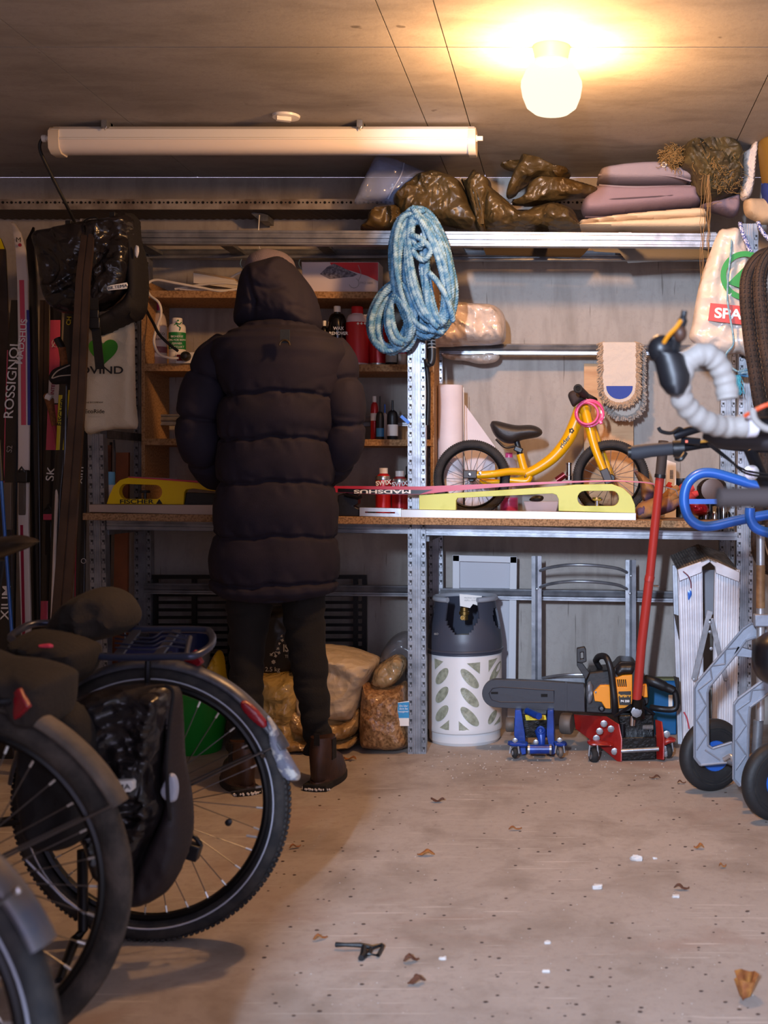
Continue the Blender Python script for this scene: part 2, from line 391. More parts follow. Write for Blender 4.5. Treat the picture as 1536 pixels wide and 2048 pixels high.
def beam(x0, yt0, yb0, x1, yt1, yb1, d, parent, m=None, dep=.03, rnd=False):
    A, Bm, C_, D_ = P(x0, yt0, d), P(x0, yb0, d), P(x1, yt1, d), P(x1, yb1, d)
    if rnd: prof = [(0, .012), (.04, .002), (.14, 0), (.18, .006), (.3, .001), (.5, -.004), (.62, .001), (.68, .006), (.8, .006), (.84, -.002), (.97, -.002), (1, .005), (1, dep), (0, dep)]
    else: prof = [(0, .004), (.02, 0), (.18, 0), (.2, .004), (.30, .004), (.32, 0), (.52, 0), (.54, .008), (.6, .008), (.62, 0), (.82, 0), (.84, .003), (.96, .003), (.98, -.003), (1, 0), (1, dep), (0, dep)]
    rings = [[a.lerp(b, u) + Vector((0, q, 0)) for u, q in prof] for a, b in ((A, Bm), (C_, D_))]
    return B().loft(rings).build('beam', m or M_galv, parent, smooth=rnd, ang=25)
rk = thing('storage_rack', 'tall two-bay galvanised steel rack with slotted posts along the back wall', 'rack', (P(835, 0, YF).x, 4.9, 0))
def fpost(xb0, xb1, xt0, xt1, yt, d, **k): return post(xb0, xb1, VY + EYE * FL / d, xt0, xt1, yt, d, rk, **k)
fpost(186, 219, 175, 206, 868, YF + .0)
fpost(816, 852, 815, 850, 452, YF)
fpost(1468, 1500, 1482, 1517, 447, YF)
fpost(270, 303, 266, 298, 470, YB)
fpost(858, 886, 856, 884, 480, YB)
fpost(1437, 1466, 1444, 1473, 480, YB)
beam(212, 459, 488, 816, 461, 491, YF + .004, rk); beam(850, 462, 492, 1484, 467, 495, YF + .004, rk)
beam(284, 497, 517, 858, 497, 517, YB, rk, rnd=True); beam(882, 499, 521, 1446, 501, 521, YB, rk, rnd=True)
beam(213, 1040, 1060, 816, 1047, 1068, YF + .004, rk); beam(852, 1048, 1071, 1474, 1064, 1081, YF + .004, rk)
beam(284, 828, 851, 816, 829, 853, YB - .01, rk, rnd=True); beam(875, 686, 709, 1450, 689, 711, YB - .01, rk, rnd=True)
beam(288, 1166, 1188, 858, 1172, 1194, YB - .01, rk, rnd=True); beam(880, 1176, 1198, 1442, 1184, 1207, YB - .01, rk, rnd=True)
for x0, y, x1 in ((207, 868, 280), (212, 1062, 285), (852, 1075, 862)):        # end ties from front to back post
    a = P(x0, y, YF + .03); e = Vector((a.x, YB, a.z)); B().bar(a, e, .03, .025, (1, 0, 0)).build('side_tie', M_galvd, rk)
for x in (240, 420, 620, 800, 900, 1080, 1250, 1420):                        # cross ties carrying what lies on top
    a = P(x, 463, YF + .03); B().box((a.x, (YF + YB) / 2 + .02, a.z - .008), (.05, YB - YF - .03, .012)).build('cross_tie', M_galvd, rk)
b = B(); b.pbox(808, 458, 858, 500, YF - .006, .006); b.build('joint_plate', M_galv, rk)
# bench top
wt = B().poly([(165, 1026), (600, 1032), (1467, 1043), (1467, 1057), (600, 1047), (165, 1040)], 4.57, .63).build('bench_top', M_chipd, label='long chipboard bench top laid across the rack', cat='bench top', bevel=.002)
def benchZ(px, d=4.57): # top of the bench under picture column px
    return P(0, 1026 + (px - 165) / 1302 * 17, 4.57).z
def BY(px, d):          # picture row of the bench top under column px at depth d
    x_w = (px - VX) * d / FL; p0 = x_w * FL / 4.57 + VX; return VY + (EYE - benchZ(p0)) * FL / d
# inner chipboard shelf unit
su = thing('shelf_unit', 'open chipboard shelf unit fixed behind the left rack bay', 'shelf unit', P(560, 1010, 5.05))
SD = 4.93
for y0, y1, z0, z1 in ((581, 595, 584, 597), (727, 742, 729, 743), (877, 890, 879, 892)):
    B().poly([(283, y0), (866, z0), (866, z1), (283, y1)], SD, .3).build('shelf', M_chip, su)
for x0, x1, yb in ((283, 290, 1015), (861, 868, 1018)):
    B().poly([(x0, 560), (x1, 560), (x1, yb), (x0, yb)], SD + .004, .295).build('side_panel', M_chip, su)
B().poly([(290, 600), (316, 600), (316, 960), (290, 960)], 5.2, .04).build('back_strip', M_chip, su)
def SZ(i): return [P(0, y, SD).z for y in (582, 728, 878)][i]
def SY(i, d): return VY + (EYE - SZ(i)) * FL / d        # picture row of shelf i top at depth d
# ================================================================ LIGHTS
gl = thing('ceiling_lamp', 'round opal glass ceiling lamp glowing warm on a cream base', 'lamp', (P(1103, 95, 3.67).x, 3.67, CEIL - .18))
c = Vector((P(1103, 95, 3.67).x, 3.67, CEIL)); px = 3.67 / FL
B().lathe(c, [(.0, -.0), (38 * px, -.0), (37 * px, -8 * px), (32 * px, -30 * px), (0, -30 * px)], 40, cap=False).build('base', mat('lamp_cream', '#d9bf97', .5), gl)
M_glow = bpy.data.materials.new('opal_glass_lit'); M_glow.use_nodes = True; nt = M_glow.node_tree; nt.nodes.clear()
mo_, mx_, tr_, em_ = [nt.nodes.new('ShaderNode' + k) for k in ('OutputMaterial', 'MixShader', 'BsdfTransparent', 'Emission')]
em_.inputs[0].default_value = (1, .86, .62, 1); em_.inputs[1].default_value = 1.5; mx_.inputs[0].default_value = .75
nt.links.new(tr_.outputs[0], mx_.inputs[1]); nt.links.new(em_.outputs[0], mx_.inputs[2]); nt.links.new(mx_.outputs[0], mo_.inputs[0])
bl = bpy.data.lights.new('bulb', 'POINT'); bl.energy = 275; bl.color = (1, .52, .20); bl.shadow_soft_size = .05
bo_l = bpy.data.objects.new('bulb', bl); COL.objects.link(bo_l); bo_l.location = (c.x, c.y, CEIL - 96 * px)
g = B().lathe(c, [(30 * px, -26 * px), (41 * px, -31 * px), (52 * px, -50 * px), (61 * px, -70 * px), (61.5 * px, -80 * px), (58 * px, -100 * px), (50 * px, -120 * px), (36 * px, -131 * px), (0, -133 * px)], 48).build('glass_globe', M_glow, gl, ang=60)
fd = 4.42
ft = thing('strip_light', 'long white sealed strip light mounted under the ceiling, unlit', 'lamp', P(530, 280, fd))
M_diff = mat('frosted_cover', '#e9ddd2', .35, coat=.3)
def box_loft(x0, x1, prof, d0):   # profile (dy, y-px) along x
    return [[P(x, q[1], d0) + Vector((0, q[0], 0)) for q in prof] for x in (x0, x1)]
B().loft(box_loft(102, 948, [(0, 258), (0, 274), (-.004, 276), (-.004, 279), (.09, 279), (.09, 258), (.07, 250), (.02, 250)], fd)).build('housing', M_white, ft, smooth=False)
B().loft(box_loft(118, 938, [(0, 279), (.0, 286), (.008, 296), (.03, 302), (.06, 302), (.08, 296), (.086, 279)], fd)).build('diffuser', M_diff, ft, ang=60)
for a0, a1 in ((97, 118), (936, 951)):
    B().loft(box_loft(a0, a1, [(-.006, 262), (-.007, 280), (-.004, 296), (.02, 305), (.07, 305), (.094, 290), (.094, 258), (.07, 253), (.01, 253)], fd)).build('end_cap', mat('cream_plastic', '#dccdb8', .4), ft, ang=60)
for x in (93, 955):
    B().lathe(P(x - 8, 277, fd + .03), [(.013, 0), (.013, .014), (.009, .014), (.009, .034)], 16, (1, 0, 0) if x > 500 else (1, 0, 0)).build('gland', M_white, ft)
for x in (210, 720):
    B().box((P(x, 0, fd).x, fd + .02, CEIL - .012), (.02, .06, .03)).tube([P(x - 3, 253, fd - .012), P(x, 260, fd - .012), P(x + 3, 253, fd - .012)], .0025, 6).build('clip', M_galv, ft)
for x in (210, 720): B().bar((P(x, 0, fd).x, fd + .045, CEIL), (P(x, 0, fd).x, fd + .045, P(0, 256, fd).z), .02, .03).build('spacer', M_galv, ft)
cj = thing('ceiling_box', 'small white broken ceiling rose behind the strip light', 'ceiling box', P(572, 236, 4.36))
B().lathe((P(572, 0, 4.36).x, 4.36, CEIL), [(0, 0), (.05, 0), (.048, -.008), (.02, -.012), (0, -.012)], 18, cap=False).build('plate', M_white, cj)
B().box((P(570, 0, 4.36).x, 4.34, CEIL - .018), (.05, .02, .014), (0, 0, .4)).build('terminal', M_white, cj)
cb = B().tube(pc([(97, 277, fd + .03), (84, 279, fd + .03), (80, 300, fd + .04), (100, 345, 4.5), (148, 442, 4.62), (180, 520, 4.9), (270, 590, 4.98), (303, 640, 4.84), (318, 668, 4.82), (340, 690, 4.82), (356, 702, 4.82)], 8), .006, 8).build('power_cable', mat('black_cable', '#0e0e10', .5), label='black cable hanging from strip light down to power strip plug', cat='cable')
# ================================================================ PERSON (seen from behind, standing at the bench)
PD = 4.27
M_jack = mat('jacket_nylon', '#231f2c', .8, 0, .1, 200, '#1e1b27', 12, spec=.25)
M_trou = mat('black_trousers', '#0d0b0c', .9, 0, .3, 160)
M_boot = mat('brown_leather', '#2c1710', .5, 0, .3, 60, '#3d2417', 18)
M_sole = mat('boot_sole', '#15110f', .85)
M_bean = mat('grey_knit', '#6a6069', .95, 0, .5, 260)
pr = thing('person', 'person from behind in long dark hooded puffer jacket standing at the bench', 'person', (P(560, 0, PD).x, PD, 0))
# the body itself: one skinned figure under the clothes
J = {'pelvis': (558, 1130, 4.27), 'waist': (557, 980, 4.27), 'chest': (558, 800, 4.28), 'neck': (560, 668, 4.3), 'head0': (556, 625, 4.33), 'head': (550, 560, 4.36),
     'sl': (462, 715, 4.28), 'el': (398, 880, 4.29), 'wl': (450, 955, 4.47), 'hl': (468, 965, 4.53), 'sr': (655, 712, 4.28), 'er': (697, 870, 4.29), 'wr': (660, 950, 4.47), 'hr': (650, 962, 4.53),
     'kl': (492, 1340, 4.26), 'al': (490, 1500, 4.19), 'fl': (486, 1530, 4.21), 'kr': (618, 1340, 4.28), 'ar': (633, 1500, 4.24), 'fr': (636, 1530, 4.25), 'pl': (508, 1170, 4.27), 'pr': (608, 1170, 4.27)}
rad = {'pelvis': .09, 'waist': .11, 'chest': .13, 'neck': .055, 'head0': .075, 'head': .088, 'sl': .06, 'el': .042, 'wl': .028, 'hl': .03, 'sr': .06, 'er': .042, 'wr': .028, 'hr': .03,
       'kl': .045, 'al': .024, 'fl': .02, 'kr': .045, 'ar': .024, 'fr': .02, 'pl': .06, 'pr': .06}
Ed = [('pelvis', 'waist'), ('waist', 'chest'), ('chest', 'neck'), ('neck', 'head0'), ('head0', 'head'), ('chest', 'sl'), ('sl', 'el'), ('el', 'wl'), ('wl', 'hl'), ('chest', 'sr'), ('sr', 'er'), ('er', 'wr'), ('wr', 'hr'),
      ('pelvis', 'pl'), ('pl', 'kl'), ('kl', 'al'), ('al', 'fl'), ('pelvis', 'pr'), ('pr', 'kr'), ('kr', 'ar'), ('ar', 'fr')]
vs, rr = [P(*J[k]) for k in J], [rad[k] for k in J]; ks = list(J); ed = [(ks.index(a), ks.index(b)) for a, b in Ed]
for hnd, sx in (('hl', 1), ('hr', -1)):                # five fingers closing on the ski
    h0 = P(*J[hnd]); hi = ks.index(hnd)
    for q in range(5):
        off = Vector((sx * (-.022 + q * .013), .0, 0)) if q else Vector((sx * .03, .0, .01))
        L = (.05, .07, .078, .072, .058)[q]
        a = h0 + off + Vector((0, .02, -.004)); b_ = a + Vector((0, L * .5, -.004)); c_ = b_ + Vector((0, L * .32, -.02))
        i = len(vs); vs += [a, b_, c_]; rr += [.0095, .009, .008]; ed += [(hi, i), (i, i + 1), (i + 1, i + 2)]
o0 = Vector(pr['w']); me = bpy.data.meshes.new('body'); me.from_pydata([tuple(v - o0) for v in vs], ed, [])
bo = bpy.data.objects.new('body', me); COL.objects.link(bo); bo.parent = pr; me.materials.append(mat('skin', '#b98468', .5))
bo.modifiers.new('skin', 'SKIN')
for i, s_ in enumerate(me.skin_vertices[0].data): s_.radius = (rr[i], rr[i]); s_.use_root = (i == 0)
q = bo.modifiers.new('sub', 'SUBSURF'); q.levels = q.render_levels = 1
def interp(tab, y):
    if y <= tab[0][0]: return tab[0][1:]
    for a, b in zip(tab, tab[1:]):
        if y <= b[0]:
            t = (y - a[0]) / (b[0] - a[0]); t = t * t * (3 - 2 * t); return tuple(p + (q - p) * t for p, q in zip(a[1:], b[1:]))
    return tab[-1][1:]
# torso: rings from hem to neck; seams pinch, baffles swell, creases run into the seams
seams = [640, 791, 879, 965, 1071, 1166, 1199]
def baffle(y, px=0, dip=1):
    ys = y + 3.0 * math.sin(px * .035) + 2 * math.sin(px * .09 + 1)
    for a, b in zip(seams, seams[1:]):
        if a <= ys <= b:
            m_ = min(ys - a, b - ys); u = (ys - a) / (b - a); return 1 - .75 * math.exp(-(m_ / 4.0) ** 2) - .55 * (1 - math.sin(PI * u))
    return 0
def crease(w0, ys):
    near = min(abs(ys - s_) for s_ in seams)
    k = math.exp(-(near / 22) ** 2)
    v = abs(noise.noise(Vector((w0.x * 24 + w0.z * 7, w0.y * 14, w0.z * 9)))) 
    v2 = abs(noise.noise(Vector((w0.x * 7 - w0.z * 4, w0.y * 6, w0.z * 6 + 5))))
    return -.008 * k * (1 - min(1, v * 3.5)) - .0025 * (1 - min(1, v2 * 4))
tab = [(640, 500, 622, .10), (655, 480, 640, .12), (668, 455, 664, .14), (684, 430, 690, .155), (710, 424, 698, .165), (740, 434, 690, .17), (791, 444, 682, .175), (835, 438, 676, .178), (879, 437, 671, .172), (965, 434, 670, .17), (1020, 430, 676, .175), (1071, 427, 676, .17), (1120, 421, 678, .178), (1166, 419, 679, .178), (1180, 421, 678, .176), (1199, 430, 672, .165), (1200, 446, 660, .13)]
rings = []; NR = 120
for k in range(280):
    y = 640 + (1200 - 640) * k / 279; x0, x1, dh = interp(tab, y); c = (x0 + x1) / 2; hw = (x1 - x0) / 2; ring = []
    for j in range(NR):
        a = 2 * PI * j / NR; e = .82
        cx = math.copysign(abs(math.cos(a)) ** e, math.cos(a)); sy = math.copysign(abs(math.sin(a)) ** .9, math.sin(a))
        lower = 0 if y < 1120 else (y - 1120) / 80 * (-14 * abs(cx) ** 2 + 0)
        w0 = P(c + hw * cx, y + lower, PD) + Vector((0, -dh * sy, 0))
        nrm = Vector((cx, -sy, 0)).normalized(); bf = baffle(y, c + hw * cx)
        w0 += nrm * ((bf - 1) * .013 + crease(w0, y)); ring.append(w0)
    rings.append(ring)
jk = B().loft(rings).build('jacket', M_jack, pr, ang=75)
# side seams and hem band, a little proud of the cloth
for xs_ in ([(447, 735), (442, 800), (437, 900), (434, 980)], [(681, 735), (678, 800), (671, 900), (669, 980)]): pass
def sleeve(side, J3, rad_, name='sleeve'):
    path = curve([P(*p) for p in J3], 22); k = len(path); rr = []
    for i in range(k):
        t = i / (k - 1) * (len(rad_) - 1); a = int(min(t, len(rad_) - 2)); r = rad_[a] + (rad_[a + 1] - rad_[a]) * (t - a)
        rr.append(r)
    b = B(); T = []; n = 40; vs = []
    L = [0]; [L.append(L[-1] + (path[i] - path[i - 1]).length) for i in range(1, k)]
    u = Vector((1, 0, 0))
    for i in range(k):
        t = (path[min(i + 1, k - 1)] - path[max(i - 1, 0)]).normalized(); u = (u - t * u.dot(t)).normalized(); w_ = t.cross(u)
        ph = (L[i] % .145) / .145; bf = 1 - .75 * math.exp(-(min(ph, 1 - ph) * .145 / .007) ** 2) - .5 * (1 - math.sin(PI * ph))
        for j in range(n):
            a = 2 * PI * j / n; dr = u * math.cos(a) + w_ * math.sin(a); p = path[i] + dr * rr[i]
            k2 = math.exp(-(min(ph, 1 - ph) / .22) ** 2)
            cr = -.007 * k2 * (1 - min(1, 3.5 * abs(noise.noise(p * 15)))) - .003 * (1 - min(1, 4 * abs(noise.noise(p * 7 + Vector((3, 3, 3))))))
            vs.append(p + dr * ((bf - 1) * .012 + cr))
    b.add(vs, [(i * n + j, i * n + (j + 1) % n, (i + 1) * n + (j + 1) % n, (i + 1) * n + j) for i in range(k - 1) for j in range(n)] + [tuple(reversed(range(n))), tuple(range((k - 1) * n, k * n))])
    return b.build(name, M_jack, jk, ang=75)
sleeve(-1, [(468, 690, 4.28), (436, 728, 4.28), (409, 790, 4.27), (397, 850, 4.27), (408, 905, 4.3), (436, 950, 4.42), (462, 962, 4.50)], [.070, .088, .087, .084, .080, .066, .044])
sleeve(1, [(650, 690, 4.28), (670, 728, 4.28), (686, 790, 4.27), (690, 850, 4.27), (682, 900, 4.3), (664, 938, 4.42), (646, 958, 4.50)], [.070, .080, .078, .076, .074, .062, .044])
# hood
def hoodrel(x, y):
    e = 0
    for xa, ya, xb, yb in ((508, 545, 530, 612), (530, 612, 520, 662), (616, 560, 622, 640)):      # panel seams
        t = max(0, min(1, ((x - xa) * (xb - xa) + (y - ya) * (yb - ya)) / ((xb - xa) ** 2 + (yb - ya) ** 2)))
        dd = math.hypot(x - xa - t * (xb - xa), y - ya - t * (yb - ya)); e -= .012 * math.exp(-(dd / 5) ** 2)
    for y0, x0_, x1_ in ((585, 520, 600), (628, 590, 636), (622, 500, 545), (640, 600, 640), (608, 612, 640)):
        if x0_ < x < x1_: e -= .009 * math.exp(-((y - y0 - 6 * math.sin(x * .07)) / 4.5) ** 2) * math.sin(PI * (x - x0_) / (x1_ - x0_))
    return e
B().puff([(471, 640), (475, 606), (484, 556), (499, 532), (530, 520), (564, 514), (585, 528), (606, 552), (629, 585), (640, 624), (642, 650), (628, 668), (600, 675), (571, 673), (521, 666), (480, 655)], 4.30, .15, rad=62, step=4, relief=hoodrel, ridge=.005, rfr=11, seed=3).build('hood', M_jack, pr, ang=75)
B().puff([(487, 560), (491, 537), (500, 515), (515, 504), (534, 498), (560, 502), (578, 512), (590, 530), (590, 570), (540, 590), (495, 590)], 4.33, .11, rad=45, step=5).build('beanie', M_bean, pr, ang=75)
b = B()
hl_ = P(570, 680, 4.080)
b.box(hl_ + Vector((0, 0, .012)), (.032, .006, .045)); lo = b.build('hang_loop', mat('webbing', '#232a33', .8, 0, .4, 300), pr)
B().torus(hl_ + Vector((0, -.004, -.018)), .017, .0035, (0, 1, 0), 20, 8, a0=0, a1=PI).build('ring', mat('dark_brass', '#5b4a33', .35, .8), lo)
# trousers: legs as tapered wrinkled lofts joined under the hem
def leg(tab_, d0, d1, nm='trouser_leg'):
    rings = []
    y0, y1 = tab_[0][0], tab_[-1][0]
    for k in range(70):
        t = k / 69; y = y0 + (y1 - y0) * t; x0, x1 = interp(tab_, y); c = (x0 + x1) / 2; hw = (x1 - x0) / 2; d = d0 + (d1 - d0) * t; hwm = hw * d / FL; ring = []
        for j in range(32):
            a = 2 * PI * j / 32; w0 = P(c + hw * math.cos(a), y, d) + Vector((0, -hwm * 1.15 * math.sin(a), 0))
            fold = .010 * (1 - min(1, 3 * abs(noise.noise(Vector((w0.x * 5, w0.y * 5, w0.z * 17)))))) * (1.6 if t > .8 else .8)
            ring.append(w0 - Vector((math.cos(a), -math.sin(a), 0)) * fold)
        rings.append(ring)
    return B().loft(rings).build(nm, M_trou, pr, ang=75)
leg([(1150, 448, 568), (1209, 452, 548), (1260, 456, 536), (1303, 458, 531), (1381, 459, 527), (1440, 455, 525), (1502, 452, 528)], 4.27, 4.18)
leg([(1150, 560, 662), (1209, 563, 652), (1270, 570, 650), (1303, 575, 655), (1350, 583, 656), (1420, 598, 662), (1470, 605, 664), (1506, 607, 660)], 4.27, 4.24)
B().ball(P(556, 1160, PD), (.155, .10, .09)).build('trouser_seat', M_trou, pr)
# Chelsea boots: shaft, foot and separate sole
def boot(hx, dy, toe, yaw, s=1):
    M = Matrix.Translation((P(hx, 0, dy).x, dy, 0)) @ Matrix.Rotation(yaw, 4, 'Z')   # +Y forward, origin under the heel
    def ring(cy, cz, rx, ry, tilt=0): return [Vector((rx * math.cos(2 * PI * j / 24), cy + ry * math.sin(2 * PI * j / 24) * math.cos(tilt), cz + ry * math.sin(2 * PI * j / 24) * math.sin(tilt))) for j in range(24)]
    sh = B(M).loft([ring(.075, .172, .040, .052), ring(.075, .15, .0415, .055), ring(.073, .13, .042, .058), ring(.072, .10, .040, .064, .2), ring(.09, .075, .041, .085, .4), ring(.115, .055, .044, .105, .3), ring(.125, .035, .046, .125, .05), ring(.125, .02, .046, .128)])
    bt = sh.build('boot', M_boot, pr, ang=70)
    out = []
    for k in range(40):
        a = 2 * PI * k / 40; w_ = .055; out.append((.048 * math.cos(a), .126 + .134 * math.sin(a)))
    so = B(M); n = 40
    so.add([(x, y, z) for z in (0, .024) for x, y in out], [tuple(reversed(range(n))), tuple(range(n, 2 * n))] + [(j, (j + 1) % n, n + (j + 1) % n, n + j) for j in range(n)])
    so.build('sole', M_sole, bt, bevel=.003)
    B(M).box((.0, .035, .008), (.085, .075, .03)).build('heel', M_sole, bt, bevel=.004)
    B(M).box((.0405, .075, .13), (.004, .036, .07)).box((-.0405, .075, .13), (.004, .036, .07)).build('elastic_gusset', M_trou, bt, bevel=.001)
    B(M).box((0, .020, .17), (.02, .004, .04)).build('pull_tab', M_trou, bt, bevel=.001)
    g = B(M)
    for q in range(26):
        a = -PI * .9 + PI * .8 * random.random(); g.ball((math.cos(a) * .052, .03 + .04 * math.sin(a), .004 + random.random() * .006), .004, 6, 4)
    g.build('snow_crust', mat('snow', '#d8d4d0', .8), bt)
boot(499, 4.07, 0, R(33)); boot(629, 4.12, 0, R(-10))
# ================================================================ BICYCLES ON THE LEFT
M_tyre = mat('tyre_rubber', '#1b1c20', .75, 0, .5, 90, '#33302f', 25)
M_dirt = mat('dusty_tyre', '#2b2826', .9, 0, .6, 110, '#4d4540', 22)
M_rim = mat('black_rim', '#101013', .35, .4)
M_spoke = mat('steel_spoke', '#77777c', .3, .9)
M_fend = mat('grey_fender', '#5b5d66', .38, .2, .15, 60, '#3c3d45', 18)
M_fendd = mat('dusty_fender', '#4b443f', .7, 0, .4, 60, '#6b5f55', 14)
M_blackm = mat('black_metal', '#1b1c22', .35, .5)
M_bag = mat('pannier_tarpaulin', '#1a181b', .24, 0, .1, 16, '#231f21', 6, crink=.5, crs=9)
M_bagm = mat('matt_black_fabric', '#141114', .85, 0, .3, 150)
M_brown = mat('dark_brown_fabric', '#171210', .9, 0, .35, 100, '#221a16', 7)
M_refl = mat('reflective_grey', '#aeb4c4', .35, 0)
M_redl = mat('red_reflector', '#8c1020', .25, 0, coat=.5, bump=.3, bscale=300)
M_silver = mat('silver_nipple', '#d8d8d8', .3, .6)
def wheel(parent, c, Rw, rt, ns, tyre=M_tyre, stripe=True, knob=False, ax=(0, 1, 0), phase=0, hubr=.02, a_keep=None, rimm=None):
    c = Vector(c); ax = Vector(ax).normalized(); u = Vector((0, 0, 1)).cross(ax).normalized(); w_ = ax.cross(u)
    ty = B().torus(c, Rw - rt, rt, ax, 96, 12).build('tyre', tyre, parent)
    if stripe: B().torus(c - ax * rt * .9, Rw - rt * 1.35, .0022, ax, 96, 6).torus(c + ax * rt * .9, Rw - rt * 1.35, .0022, ax, 96, 6).build('reflective_stripe', M_refl, ty)
    if knob:
        b = B(); n = 150
        for i in range(n):
            a = 2 * PI * i / n; dr = u * math.cos(a) + w_ * math.sin(a); tg = ax.cross(dr)
            for q, off in ((-.62, 0), (0, .5), (.62, 0)):
                a2 = a + off * 2 * PI / n; dr = u * math.cos(a2) + w_ * math.sin(a2); tg = ax.cross(dr)
                p = c + dr * (Rw - rt + rt * math.cos(q) + .0005) + ax * rt * math.sin(q)
                m = Matrix((dr, ax, tg)).transposed(); b.box(p, (.005, .0085, .007), m)
        b.build('tread_knobs', tyre, ty, kind='stuff', smooth=False)
    ri = Rw - 2 * rt
    B().torus(c, ri - .004, .010, ax, 96, 8, sq=1.2).build('rim', rimm or M_rim, parent)
    hb = B().lathe(c - ax * .035, [(.008, -.012), (.008, 0), (hubr, .002), (hubr, .008), (.013, .014), (.013, .056), (hubr, .062), (hubr, .068), (.008, .07), (.008, .082)], 16, ax).build('hub', M_blackm, parent)
    for i in range(ns):
        a = 2 * PI * (i + phase) / ns; s_ = 1 if i % 2 else -1; a2 = a + (1.15 if (i // 2) % 2 else -1.15)
        p1 = c + (u * math.cos(a) + w_ * math.sin(a)) * (ri - .012); p0 = c + (u * math.cos(a2) + w_ * math.sin(a2)) * hubr * .95 + ax * s_ * .028
        if a_keep and not a_keep(p1): continue
        sp = B().tube([p0, p1], .0012, 5).build('spoke', M_spoke, parent, smooth=True)
        dr = (p0 - p1).normalized(); B().tube([p1, p1 + dr * .016], .0024, 6).build('nipple', M_silver, sp)
def fender(parent, c, Ro, wd, a0, a1, m, flare=0):
    c = Vector(c); rings = []; n = 60
    for i in range(n + 1):
        t = i / n; a = R(a0 + (a1 - a0) * t); Rr = Ro + (flare * ((t - .85) / .15) ** 1.5 if t > .85 else 0)
        dr = Vector((math.cos(a), 0, math.sin(a))); ring = []
        k = 10
        for j in range(k + 1):
            q = (j / k - .5) * PI * .95; ring.append(c + dr * (Rr - wd * .55 * (1 - math.cos(q))) + Vector((0, wd * math.sin(q), 0)))
        for j in reversed(range(k + 1)):
            q = (j / k - .5) * PI * .95; ring.append(c + dr * (Rr - .003 - wd * .55 * (1 - math.cos(q))) + Vector((0, (wd - .002) * math.sin(q), 0)))
        rings.append(ring)
    return B().loft(rings).build('fender', m, parent, ang=60)
def onscreen(p): return True
# --- bike with the knobbly tyre
d1 = 2.79; h1 = P(303, 1605, d1); c1 = Vector((h1.x, d1, .316))
k1 = thing('bicycle', 'bicycle with knobbly rear tyre, grey fender and empty tubular rear carrier', 'bicycle', (c1.x, d1, 0), 'bicycles parked on the left')
wheel(k1, c1, .316, .024, 32, knob=True, phase=.3)
fender(k1, c1, .327, .029, 172, 22, M_fend, flare=.012)
a = P(590, 1540, d1)
B().puff([(535, 1432), (552, 1452), (568, 1490), (586, 1520), (600, 1545), (598, 1560), (580, 1562), (562, 1548), (548, 1515), (538, 1480)], d1 - .01, .02, 10, 5, amp=.003, fr=40).build('mud_flap', mat('scuffed_flap', '#6d7080', .5, 0, .4, 60, '#b5b3b0', 40, (.5, .6)), k1)
tl = B().puff([(480, 1402), (492, 1400), (512, 1415), (532, 1440), (536, 1454), (524, 1456), (500, 1438), (484, 1418)], d1 - .02, .012, 8, 4).build('tail_light', M_redl, k1)
B().lathe(P(528, 1510, d1 - .032), [(.005, 0), (.005, .01)], 10, (0, -1, 0)).build('fender_bolt', M_chrome, k1)
for yy in (-.045, .045):
    B().tube([c1 + Vector((0, yy, 0)), P(548, 1490, d1) + Vector((0, yy * .7, 0))], .0028, 6).build('fender_stay', M_spoke, k1)
    B().tube([c1 + Vector((.0, yy * 1.3, 0)), P(318, 1312, d1) + Vector((0, yy * 1.6, 0))], .007, 8).build('carrier_strut', M_blackm, k1)
    B().tube([c1 + Vector((.0, yy * 1.3, 0)), P(-70, 1655, d1)], .009, 8).build('chain_stay', M_blackm, k1)
    B().tube([c1 + Vector((.0, yy * 1.3, 0)), P(-30, 1290, d1)], .008, 8).build('seat_stay', M_blackm, k1)
B().tube([P(-70, 1655, d1), P(-30, 1290, d1), P(-5, 1120, d1)], .016, 10).build('seat_tube', M_blackm, k1)
M_carr = mat('carrier_tube', '#3c4258', .3, .5)
rk1 = B().tube(pc([(36, 1285, 2.71), (200, 1313, 2.70), (350, 1313, 2.70), (392, 1310, 2.71), (422, 1290, 2.78), (422, 1268, 2.86), (395, 1259, 2.89), (240, 1258, 2.89), (90, 1246, 2.88), (36, 1262, 2.8)], 6, True), .0085, 10, closed=True).build('carrier_frame', M_carr, k1)
for x in (245, 325): B().bar(P(x - 12, 1314, 2.70), P(x + 30, 1260, 2.89), .02, .006, (0, 0, 1)).build('cross_plate', M_carr, rk1)
for q in range(4): B().tube(pc([(230, 1268 + q * 9, 2.86 - q * .04), (300, 1276 + q * 8, 2.84 - q * .04), (330, 1262 + q * 10, 2.86 - q * .04), (372, 1272 + q * 8, 2.84 - q * .03)], 5), .0022, 6).build('spring_wire', M_carr, rk1)
B().tube([P(372, 1313, 2.71), P(380, 1275, 2.80)], .006, 8).build('end_brace', M_carr, rk1)
B().box(P(388, 1322, 2.80), (.042, .012, .036), (0, R(-38), R(-25))).build('rear_reflector', M_redl, k1, bevel=.003)
B().puff([(-40, 1078), (0, 1074), (40, 1070), (66, 1076), (76, 1084), (62, 1094), (30, 1106), (0, 1116), (-40, 1120)], 2.72, .05, 26, 6).build('saddle', mat('worn_saddle', '#2a211b', .3, 0, .1, 40), k1)
B().tube([P(165, 1700, 2.74), P(166, 1860, 2.74), P(150, 1880, 2.72), P(118, 1962, 2.55)], [.012, .011, .012, .009], 10).build('kickstand', M_blackm, k1)
B().box(P(378, 1700, 2.74), (.05, .03, .035), (0, .3, 0)).tube(pc([(360, 1690, 2.74), (385, 1672, 2.74), (402, 1690, 2.74)], 4), .006, 6).build('derailleur', M_black, k1, bevel=.004)
